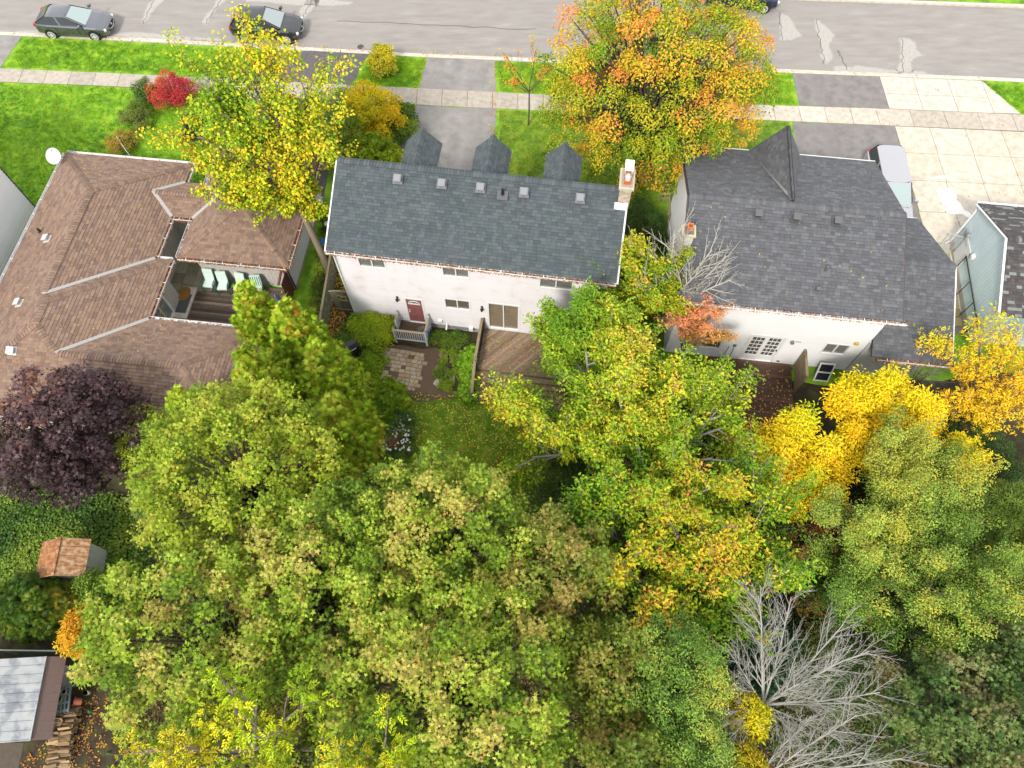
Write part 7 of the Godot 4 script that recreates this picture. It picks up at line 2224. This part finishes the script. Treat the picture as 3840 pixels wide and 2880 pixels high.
func street_trees() -> void:
	var lf := leaf_mat("leaf", 0.6, 0.22)
	var rd := clump("round", 7, 0.125, 0.2, 1.0, 0.2, 0.5)
	grown("yellow_elm", "tall open tree with sparse yellow green leaves leaning over the brown roof's garage", "tree", "", Vector3(-9.45, 0, -21.9), {"fork": Vector3(-0.75, 3.6, -1.2), "trunk": 0.17, "bark": Color(0.25, 0.2, 0.15),
		"limbs": [Vector3(-3.0, 4.6, -3.4), Vector3(-1.8, 5.2, -3.8), Vector3(-0.6, 5.4, -3.4), Vector3(0.6, 5.0, -3.0), Vector3(-3.4, 3.4, -1.4), Vector3(-3.0, 2.6, 0.2), Vector3(-1.6, 4.6, -1.4), Vector3(1.2, 4.0, -1.6), Vector3(-1.6, 2.6, 1.0), Vector3(-0.4, 4.4, -1.6), Vector3(0.5, 2.4, 0.3), Vector3(-2.4, 4.0, -2.2), Vector3(0.3, 1.6, 0.5), Vector3(-2.4, 1.6, 0.7), Vector3(0.6, 1.0, -0.3), Vector3(-0.4, 1.2, 0.9), Vector3(1.9, 3.4, -1.4), Vector3(0.9, 0.8, 0.6), Vector3(-3.6, 3.0, -2.6), Vector3(-1.0, 3.6, -0.2), Vector3(0.2, 3.6, -1.0)],
		"depth": 3, "kids": [9, 4, 2], "ratio": 0.4, "ang": 0.6, "leaf_from": 2, "trop": 0.03, "wob": 0.13, "mesh": clump("round", 4, 0.14, 0.16, 1.0, 0.24, 0.5), "leaf": lf, "per": 1, "keep": 0.72, "off": 0.17, "pal": pal([[0.15, 0.31, 0.01], [0.28, 0.43, 0.012], [0.5, 0.54, 0.016], [0.7, 0.58, 0.018], [0.7, 0.46, 0.03]]), "mix": 0.28, "mid": 0.36, "patch": 0.5, "freq": 7.0})
	var om := clump("ovate", 15, 0.125, 0.26, 0.95, 0.26)
	lobed("orange_maple", "huge green and orange maple standing in front of the houses, tallest tree by the street", "tree", "", Vector3(6.75, 0, -27.9), {"r": Vector3(5.1, 4.9, 4.0), "cy": 6.4, "lobes": 210, "lr": 0.62, "el": 0.9, "clumps": 20, "mesh": om, "leaf": lf, "from": -0.75, "pal": pal([[0.12, 0.22, 0.01], [0.2, 0.32, 0.012], [0.3, 0.37, 0.014], [0.54, 0.44, 0.018], [0.72, 0.4, 0.025], [0.76, 0.24, 0.07]]), "mix": 0.15, "tip": 0.15, "mid": 0.42, "freq": 17.0, "fill": 0.12, "trunk": 0.28, "nrm": 0.5})
	grown("young_tree", "slim young tree with a few yellow leaves on the middle house's front lawn", "tree", "", Vector3(0.94, 0, -31.95), {"fork": Vector3(0, 2.4, 0), "trunk": 0.045, "bark": Color(0.1, 0.085, 0.075),
		"limbs": [Vector3(-1.3, 1.4, 0.3), Vector3(-0.9, 2.2, -0.3), Vector3(0.2, 2.8, 0.0), Vector3(0.8, 1.8, 0.2), Vector3(-0.9, 0.8, 0.7), Vector3(0.9, 0.9, -0.5)], "depth": 2, "kids": [5, 3], "ratio": 0.42, "ang": 0.6, "leaf_from": 2, "trop": 0.04, "rmin": 0.007, "mesh": clump("maple", 3, 0.14, 0.1, 0.7), "leaf": lf, "per": 1, "keep": 0.3, "off": 0.08, "pal": pal([[0.45, 0.4, 0.02], [0.62, 0.42, 0.02], [0.6, 0.28, 0.03]])})

# ----------------------------------------------------------------- shrubs and garden plants
func shrubs() -> void:
	var lf := leaf_mat("leaf", 0.6, 0.22)
	var small := clump("ovate", 12, 0.075, 0.16, 1.0, 0.22)
	var mid := clump("ovate", 11, 0.12, 0.2, 0.95, 0.22)
	var lance := clump("lance", 12, 0.14, 0.22, 0.9, 0.2)
	var spray := clump("spray", 8, 0.2, 0.16, 0.9, 0.22, -0.2)
	var green := pal([[0.05, 0.12, 0.012], [0.1, 0.2, 0.02], [0.17, 0.29, 0.03], [0.26, 0.37, 0.04]])
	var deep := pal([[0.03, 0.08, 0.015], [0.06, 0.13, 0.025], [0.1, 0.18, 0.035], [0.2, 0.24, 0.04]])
	var lime := pal([[0.14, 0.26, 0.012], [0.27, 0.4, 0.015], [0.4, 0.5, 0.018]])
	var yel := pal([[0.5, 0.5, 0.013], [0.76, 0.58, 0.012], [0.82, 0.5, 0.013]])
	# x, z, rx, ry, rz, base lift, lobes, lobe radius, mesh, palette
	var rows := [
		["red_bush", "round bright red bush on the front lawn beside the pavement", "shrub", -19.55, -33.7, 1.2, 0.95, 1.0, 26, 0.34, small, pal([[0.4, 0.02, 0.05], [0.55, 0.05, 0.05], [0.5, 0.16, 0.03], [0.4, 0.2, 0.02]])],
		["green_shrub", "small dark green shrub touching the left side of the red bush", "shrub", -21.1, -34.0, 0.65, 0.7, 0.6, 12, 0.26, small, deep],
		["purple_barberry", "low dark purple barberry on the lawn below the red bush", "shrub", -17.6, -31.2, 1.0, 0.65, 0.9, 18, 0.3, small, pal([[0.03, 0.012, 0.02], [0.06, 0.025, 0.035], [0.1, 0.04, 0.05]])],
		["weedy_shrub", "thin olive weedy shrub on the front lawn, nearest the pavement", "shrub", -21.6, -32.3, 0.9, 0.4, 0.9, 12, 0.26, small, pal([[0.1, 0.16, 0.02], [0.18, 0.22, 0.04], [0.26, 0.2, 0.06]])],
		["weedy_shrub", "straggly yellow brown shrub just in front of the brown roof's front eave", "shrub", -21.9, -30.3, 0.7, 0.45, 0.7, 10, 0.26, small, pal([[0.12, 0.18, 0.02], [0.3, 0.26, 0.04], [0.42, 0.26, 0.04]])],
		["weedy_shrub", "low dark green weeds on the lawn beside the left end of the brown roof", "shrub", -23.9, -27.2, 0.8, 0.3, 0.9, 10, 0.26, small, deep],
		["yellow_bush", "bright golden yellow bush at the left edge of the middle driveway", "shrub", -7.8, -31.0, 1.6, 1.7, 1.4, 40, 0.4, lance, yel],
		["feathery_hedge", "feathery green hedge below the golden bush, along the driveway", "shrub", -7.5, -28.4, 1.2, 1.1, 1.4, 28, 0.36, spray, lime],
		["feathery_hedge", "olive green bush on the right flank of the golden bush", "shrub", -6.3, -31.3, 0.85, 0.95, 1.0, 18, 0.32, lance, green],
		["tall_hedge", "tall fine leaved green hedge left of the golden bush, behind the yellow leaved tree", "shrub", -9.3, -29.6, 1.3, 1.6, 1.7, 36, 0.42, small, pal([[0.09, 0.17, 0.012], [0.17, 0.28, 0.018], [0.3, 0.36, 0.02]])],
		["tall_hedge", "green hedge continuing towards the pavement left of the golden bush", "shrub", -9.2, -32.2, 1.1, 1.2, 1.0, 22, 0.38, small, pal([[0.1, 0.2, 0.012], [0.2, 0.32, 0.018], [0.32, 0.38, 0.02]])],
		["island_shrub", "lemon yellow and green shrub on the grass island beside the street", "shrub", -7.75, -36.4, 0.55, 0.75, 1.0, 16, 0.28, mid, pal([[0.16, 0.25, 0.02], [0.3, 0.34, 0.03], [0.6, 0.52, 0.02]])],
		["porch_shrub", "glossy bright green shrub just left of the back porch", "shrub", -6.75, -18.0, 0.95, 0.6, 0.8, 22, 0.34, lance, lime],
		["yellow_green_shrub", "yellow green shrub between the barbecue and the patio", "shrub", -6.75, -16.4, 0.42, 0.35, 0.6, 9, 0.26, lance, lime],
		["fern_shrub", "feathery dark green ferny bush at the patio's lower left corner", "shrub", -6.0, -14.0, 1.0, 0.8, 0.9, 22, 0.34, spray, lime],
		["garden_perennials", "dark flower bed with white blossoms and red leaves at the lawn's left edge", "plants", -5.3, -12.5, 0.9, 0.6, 1.3, 26, 0.3, small, pal([[0.03, 0.08, 0.015], [0.06, 0.13, 0.02], [0.1, 0.18, 0.03], [0.3, 0.05, 0.06]])],
		["bed_plants", "patchy green and brown plants under the kitchen window right of the porch", "plants", -3.2, -17.75, 0.95, 0.12, 0.35, 12, 0.17, small, pal([[0.06, 0.14, 0.012], [0.13, 0.24, 0.02], [0.22, 0.12, 0.04]])],
		["weeds", "low yellow green weeds growing between the stepping stones", "plants", -3.1, -16.2, 0.5, 0.05, 1.2, 13, 0.12, small, pal([[0.1, 0.22, 0.012], [0.22, 0.36, 0.02], [0.4, 0.42, 0.03]])],
		["hosta_clump", "broad leaved bright green plants along the left foot of the deck", "plants", -2.0, -15.9, 0.28, 0.3, 1.15, 14, 0.2, clump("round", 8, 0.2, 0.22, 0.7), pal([[0.08, 0.2, 0.01], [0.16, 0.33, 0.014], [0.24, 0.42, 0.02]])],
		["side_plants", "leafy plants in the shade beside the wooden gate", "plants", -7.9, -17.7, 0.6, 0.3, 1.1, 16, 0.22, small, green],
		["lower_cedar", "olive green cedar shrub between the two sheds at the left edge", "shrub", -18.9, -4.8, 1.5, 1.3, 1.0, 32, 0.4, spray, pal([[0.06, 0.13, 0.012], [0.12, 0.2, 0.015], [0.22, 0.24, 0.02], [0.34, 0.22, 0.03]])],
		["lower_shrub", "leafy green shrub in front of the rusty roofed shed", "shrub", -16.9, -5.4, 1.0, 1.0, 0.7, 20, 0.34, mid, green],
		["orange_shrub", "upright golden orange shrub above the white roofed shed", "shrub", -16.4, -3.7, 0.36, 1.1, 0.7, 16, 0.27, lance, pal([[0.25, 0.36, 0.02], [0.66, 0.48, 0.015], [0.7, 0.36, 0.02]])],
		["broad_leaf_plant", "dark broad leaved clump at the edge of the ivy, below the purple maple", "plants", -15.5, -9.4, 0.8, 0.4, 0.6, 14, 0.26, clump("round", 7, 0.24, 0.26, 0.7), deep],
		["yellow_green_tree", "yellow green bushy tree between the purple maple and the maples", "shrub", -15.0, -11.0, 1.25, 1.6, 1.2, 32, 0.42, small, pal([[0.14, 0.24, 0.012], [0.27, 0.38, 0.02], [0.38, 0.46, 0.03]])],
		["vine_mass", "dark green creeper mound at the right edge below the amber tree", "shrub", 19.6, -11.2, 1.9, 1.5, 1.6, 40, 0.45, small, deep],
		["vine_mass", "dark creeper clad shrub set between the golden tree and the buckthorns", "shrub", 17.2, -9.8, 1.3, 1.5, 1.2, 30, 0.42, small, deep],
		["vine_mass", "dark green thicket at the right edge above the pine", "shrub", 21.6, -8.8, 2.0, 1.8, 1.8, 44, 0.45, small, deep],
		["vine_mass", "shaded thicket at the right edge below the pine", "shrub", 20.2, -5.2, 1.8, 2.4, 1.8, 44, 0.45, small, green],
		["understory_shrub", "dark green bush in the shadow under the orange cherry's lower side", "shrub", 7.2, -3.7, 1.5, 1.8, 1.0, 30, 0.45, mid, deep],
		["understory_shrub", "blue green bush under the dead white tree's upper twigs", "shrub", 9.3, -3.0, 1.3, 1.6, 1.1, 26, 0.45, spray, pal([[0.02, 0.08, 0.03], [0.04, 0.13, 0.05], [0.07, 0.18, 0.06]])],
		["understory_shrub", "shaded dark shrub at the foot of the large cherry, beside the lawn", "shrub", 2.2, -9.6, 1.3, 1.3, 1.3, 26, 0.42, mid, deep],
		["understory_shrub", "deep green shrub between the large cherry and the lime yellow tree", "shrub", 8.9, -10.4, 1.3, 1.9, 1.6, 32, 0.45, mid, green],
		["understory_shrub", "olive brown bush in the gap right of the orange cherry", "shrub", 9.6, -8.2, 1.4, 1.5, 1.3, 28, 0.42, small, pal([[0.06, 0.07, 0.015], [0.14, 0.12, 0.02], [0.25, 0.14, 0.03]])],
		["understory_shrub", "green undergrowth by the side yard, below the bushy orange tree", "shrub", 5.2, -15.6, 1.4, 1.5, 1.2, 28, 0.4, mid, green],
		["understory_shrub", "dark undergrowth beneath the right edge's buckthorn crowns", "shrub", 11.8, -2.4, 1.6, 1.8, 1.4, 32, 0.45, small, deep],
		["side_yard_shrub", "dark leafy shrub at the front of the strip between the white houses", "shrub", 6.9, -24.0, 0.9, 0.9, 1.6, 22, 0.36, small, deep],
		["yellow_shrub", "yellow leaved shrub glowing below the dead tree's centre", "shrub", 7.75, -0.75, 0.42, 0.9, 0.5, 15, 0.24, lance, yel],
		["yellow_shrub", "second amber yellow shrub at the bottom edge under the dead tree", "shrub", 7.4, 0.7, 0.4, 0.9, 0.45, 13, 0.24, lance, pal([[0.44, 0.4, 0.015], [0.62, 0.4, 0.014], [0.6, 0.26, 0.02]])]]
	for r in rows:
		var lift := 0.0
		if r[0] == "yellow_shrub":
			lift = 4.2
		elif r[0] == "understory_shrub":
			lift = 0.4
		elif r[0] == "orange_shrub":
			lift = 1.2
		elif r[0] == "yellow_green_tree":
			lift = 2.0
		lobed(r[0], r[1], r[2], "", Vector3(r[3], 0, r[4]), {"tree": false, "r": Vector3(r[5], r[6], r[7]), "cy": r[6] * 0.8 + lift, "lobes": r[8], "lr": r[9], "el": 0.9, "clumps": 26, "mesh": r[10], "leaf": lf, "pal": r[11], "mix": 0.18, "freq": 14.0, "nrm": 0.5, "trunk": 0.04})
	# bare shrub by the garage
	grown("bare_shrub", "leafless grey shrub in front of the garage roof's rear gutter", "shrub", "", Vector3(18.6, 0, -15.0), {"fork": Vector3(0, 0.7, 0), "trunk": 0.05, "bark": Color(0.3, 0.27, 0.23), "limbs": [Vector3(-1.0, 2.2, -0.4), Vector3(-0.3, 2.8, -0.6), Vector3(0.5, 2.6, -0.5), Vector3(1.0, 2.0, 0.1), Vector3(0.1, 2.2, 0.6), Vector3(-0.8, 1.8, 0.5)], "depth": 3, "kids": [6, 4, 2], "ratio": 0.42, "ang": 0.6, "leaf_from": 9, "wob": 0.14, "rmin": 0.007})
	# white flowers in the bed
	var fl := MB.new()
	for k in 6:
		var a := TAU * k / 6
		fl.face([Vector3.ZERO, Vector3(cos(a - 0.35) * 0.035, 0.01, -sin(a - 0.35) * 0.035), Vector3(cos(a) * 0.05, 0.004, -sin(a) * 0.05), Vector3(cos(a + 0.35) * 0.035, 0.01, -sin(a + 0.35) * 0.035)], Color.WHITE)
	scatter("white_flowers", "small white flowers dotted over the dark bed at the lawn's left edge", "flowers", [[[Vector2(-6.1, -13.3), Vector2(-4.6, -13.3), Vector2(-4.5, -11.6), Vector2(-6.0, -11.6)], 130]], fl.mesh(), lf, pal([[0.75, 0.72, 0.74], [0.85, 0.84, 0.82]]), 1.02, 1.0)

# ----------------------------------------------------------------- grass, ivy and fallen leaves
func litter() -> void:
	var lf := leaf_mat("leaf", 0.6, 0.22)
	var bl := MB.new()
	for k in 12:
		var a := rng.randf() * TAU
		var r := rng.randf() * 0.13
		var p := Vector3(cos(a) * r, 0, sin(a) * r)
		var t := p + Vector3(rng.randf_range(-0.05, 0.05), rng.randf_range(0.04, 0.08), rng.randf_range(-0.05, 0.05))
		var s := Vector3(cos(a + 1.3), 0, sin(a + 1.3)) * 0.012
		var k2 := rng.randf_range(0.75, 1.25)
		bl.face([p - s, p + s, t], Color(k2, k2, k2 * 0.9))
	var gp := pal([[0.11, 0.27, 0.009], [0.17, 0.38, 0.011], [0.24, 0.46, 0.014], [0.34, 0.48, 0.025]])
	var lawnL := [Vector2(-33, -35.4), Vector2(-24, -34.9), Vector2(-16.3, -34.4), Vector2(-16.3, -27.5), Vector2(-22.8, -27.9), Vector2(-27, -22), Vector2(-33, -22)]
	var verge := [Vector2(-30.1, -39.1), Vector2(-21, -38.5), Vector2(-15.0, -38.0), Vector2(-15.6, -35.8), Vector2(-24, -36.3), Vector2(-30.6, -36.7)]
	var isl := [Vector2(-8.55, -37.6), Vector2(-5.3, -37.3), Vector2(-5.6, -34.95), Vector2(-9.4, -35.1)]
	var vm := [Vector2(-0.8, -36.95), Vector2(16.7, -35.9), Vector2(16.6, -33.6), Vector2(-0.7, -34.7)]
	var lm := [Vector2(-0.7, -33.1), Vector2(16, -32.1), Vector2(15.5, -25.2), Vector2(7.2, -26), Vector2(4.6, -24), Vector2(-0.9, -24.6)]
	var yard := [Vector2(-5.0, -14.9), Vector2(-1.6, -14.7), Vector2(1.2, -13.6), Vector2(3.6, -12.5), Vector2(3.2, -9.2), Vector2(-4.5, -9.2), Vector2(-5.2, -12)]
	var rv := [Vector2(28.1, -35.2), Vector2(36, -34.8), Vector2(36, -32.6), Vector2(29.7, -32.85)]
	var wide := [Vector2(-20.4, -22), Vector2(-27, -22), Vector2(-33, -22), Vector2(-33, -14), Vector2(-24, -14)]
	scatter("grass", "short green grass of the front lawns, verges and back lawn", "grass", [[lawnL, 9000], [verge, 2600], [isl, 900], [vm, 3600], [lm, 4200], [yard, 4200], [rv, 1200], [wide, 800]], bl.mesh(), leaf_mat("grass_blade", 0.7, 0.4), gp, 0.0, 1.0, 10.0, 0.12)
	# fallen leaves
	var one := clump("ovate", 1, 0.1, 0.01, 0.4)
	var fp := pal([[0.55, 0.48, 0.05], [0.6, 0.45, 0.06], [0.5, 0.25, 0.05], [0.28, 0.12, 0.04]])
	scatter("fallen_leaves", "scattered small yellow and brown leaves fallen on lawns and drives", "fallen leaves", [[[Vector2(-0.7, -33.1), Vector2(8, -32.5), Vector2(5, -25), Vector2(-0.9, -25)], 500], [vm, 350], [lawnL, 160], [[Vector2(-19.0, 1), Vector2(-15.6, 1), Vector2(-15.8, -1.8), Vector2(-16.5, -1.8)], 420], [[Vector2(-5.6, -37), Vector2(-5.2, -37), Vector2(-7.0, -24), Vector2(-7.6, -24)], 220], [[Vector2(-1.3, -37), Vector2(-0.9, -37), Vector2(-0.8, -26), Vector2(-1.3, -26)], 160], [[Vector2(21, -36), Vector2(34, -34), Vector2(34, -22), Vector2(22, -20)], 90], [[Vector2(-9.6, -25), Vector2(-8.6, -25), Vector2(-8.2, -17), Vector2(-9.0, -17)], 1500], [[Vector2(-30, -39.75), Vector2(0, -37.8), Vector2(0, -37.4), Vector2(-30, -39.3)], 260], [[Vector2(10, -36.8), Vector2(17, -36.3), Vector2(17, -35.9), Vector2(10, -36.4)], 120]], one, leaf_mat("litter", 0.8, 0.1), fp, 0.045, 1.0)
	scatter("fallen_leaves", "thick sprinkling of small yellow leaves on the back lawn", "fallen leaves", [[yard, 2400]], clump("ovate", 1, 0.09, 0.011, 0.4), leaf_mat("litter", 0.8, 0.1), pal([[0.5, 0.46, 0.06], [0.62, 0.55, 0.1], [0.66, 0.5, 0.06], [0.45, 0.22, 0.06]]), 0.05)
	# on deck surfaces and roofs
	var deck := []
	var cols := []
	var add := func(x0: float, x1: float, z0: float, z1: float, y: float, n: int) -> void:
		for i in n:
			deck.append(Transform3D(facing(Vector3.UP + rdir() * 0.25), Vector3(rng.randf_range(x0, x1), y, rng.randf_range(z0, z1))))
			cols.append(jit(pick(fp, rng.randf()), 0.2))
	add.call(8.8, 13.2, -16.0, -12.9, 0.2, 420)
	add.call(-1.3, 3.0, -17.6, -15.6, 0.64, 130)
	add.call(-1.4, 2.6, -15.3, -14.3, 0.45, 130)
	add.call(-13.6, -10.6, -20.5, -17.4, 0.23, 140)
	tag(many("fallen_leaves", one, leaf_mat("litter", 0.8, 0.1), deck, cols, self), "brown and orange leaves lying on the wooden decks", "fallen leaves", "", "stuff")
	var rf := []
	var rc := []
	for i in 420:      # brown roof: on its west and south slopes and over the garage
		var u := rng.randf_range(0.3, 12.4)
		var n := rng.randf_range(-14.2, 0.5)
		var k := -1.0
		for q in [[-0.35, 7.2, -14.6, -5.9], [-0.35, 6.4, -9.0, 0.0], [-0.2, 12.7, -14.6, -9.2], [7.45, 12.75, -5.7, 0.97]]:
			k = maxf(k, minf(minf(u - q[0], q[1] - u), minf(n - q[2], q[3] - n)))
		if k > 0.2:
			rf.append(Transform3D(facing(Vector3.UP + rdir() * 0.3).scaled(Vector3.ONE * rng.randf_range(0.5, 1.0)), Transform3D(Basis(Vector3.UP, -deg_to_rad(6.5)), Vector3(-22.72, 0, -27.36)) * V(u, 2.6 + 0.424 * k + 0.05, n)))
			rc.append(jit(pick(fp, rng.randf()), 0.2))
	for i in 34:
		var n := rng.randf_range(0.4, 4.2)
		rf.append(Transform3D(facing(Vector3.UP + rdir() * 0.3), Transform3D(Basis(Vector3.UP, -deg_to_rad(6.7)), Vector3(15.92, 0, -15.73)) * V(rng.randf_range(-8, 0), 5.2 + n * 0.311 + 0.05, n)))
		rc.append(jit(pick(fp, rng.randf()), 0.2))
	tag(many("fallen_leaves", one, leaf_mat("litter", 0.8, 0.1), rf, rc, self), "few yellow leaves lying on the shingle roofs", "fallen leaves", "", "stuff")
	# ivy
	scatter("ivy", "green ivy ground cover round the rusty roofed shed at the left edge", "ivy", [[[Vector2(-26, -10.2), Vector2(-18, -10.0), Vector2(-15.2, -8.6), Vector2(-15.6, -5.0), Vector2(-26, -3.6)], 3800]], clump("round", 9, 0.11, 0.2, 0.8), lf, pal([[0.05, 0.12, 0.02], [0.09, 0.18, 0.025], [0.16, 0.27, 0.03], [0.24, 0.32, 0.04]]), 0.16, 1.0, 12.0)
	scatter("ivy", "low leafy ground cover on the strip beside the garage wall", "ground cover", [[[Vector2(-10.1, -25.5), Vector2(-9.4, -25.5), Vector2(-9.1, -18.0), Vector2(-10.2, -17.2)], 520]], clump("round", 9, 0.09, 0.16, 0.8), lf, pal([[0.07, 0.14, 0.02], [0.13, 0.22, 0.025], [0.24, 0.3, 0.04], [0.4, 0.36, 0.04]]), 0.1, 1.0, 12.0)
	scatter("undergrowth", "dark weedy undergrowth on the soil beneath the trees", "undergrowth", [[[Vector2(-15, -9), Vector2(-5.5, -12.5), Vector2(-5, -8.8), Vector2(3.5, -8.8), Vector2(5, -13), Vector2(22, -12.5), Vector2(22, 3), Vector2(-15, 3)], 7000]], clump("ovate", 10, 0.12, 0.26, 1.0), lf, pal([[0.03, 0.07, 0.015], [0.06, 0.12, 0.02], [0.1, 0.16, 0.03], [0.2, 0.14, 0.04]]), 0.2, 1.3, 9.0)
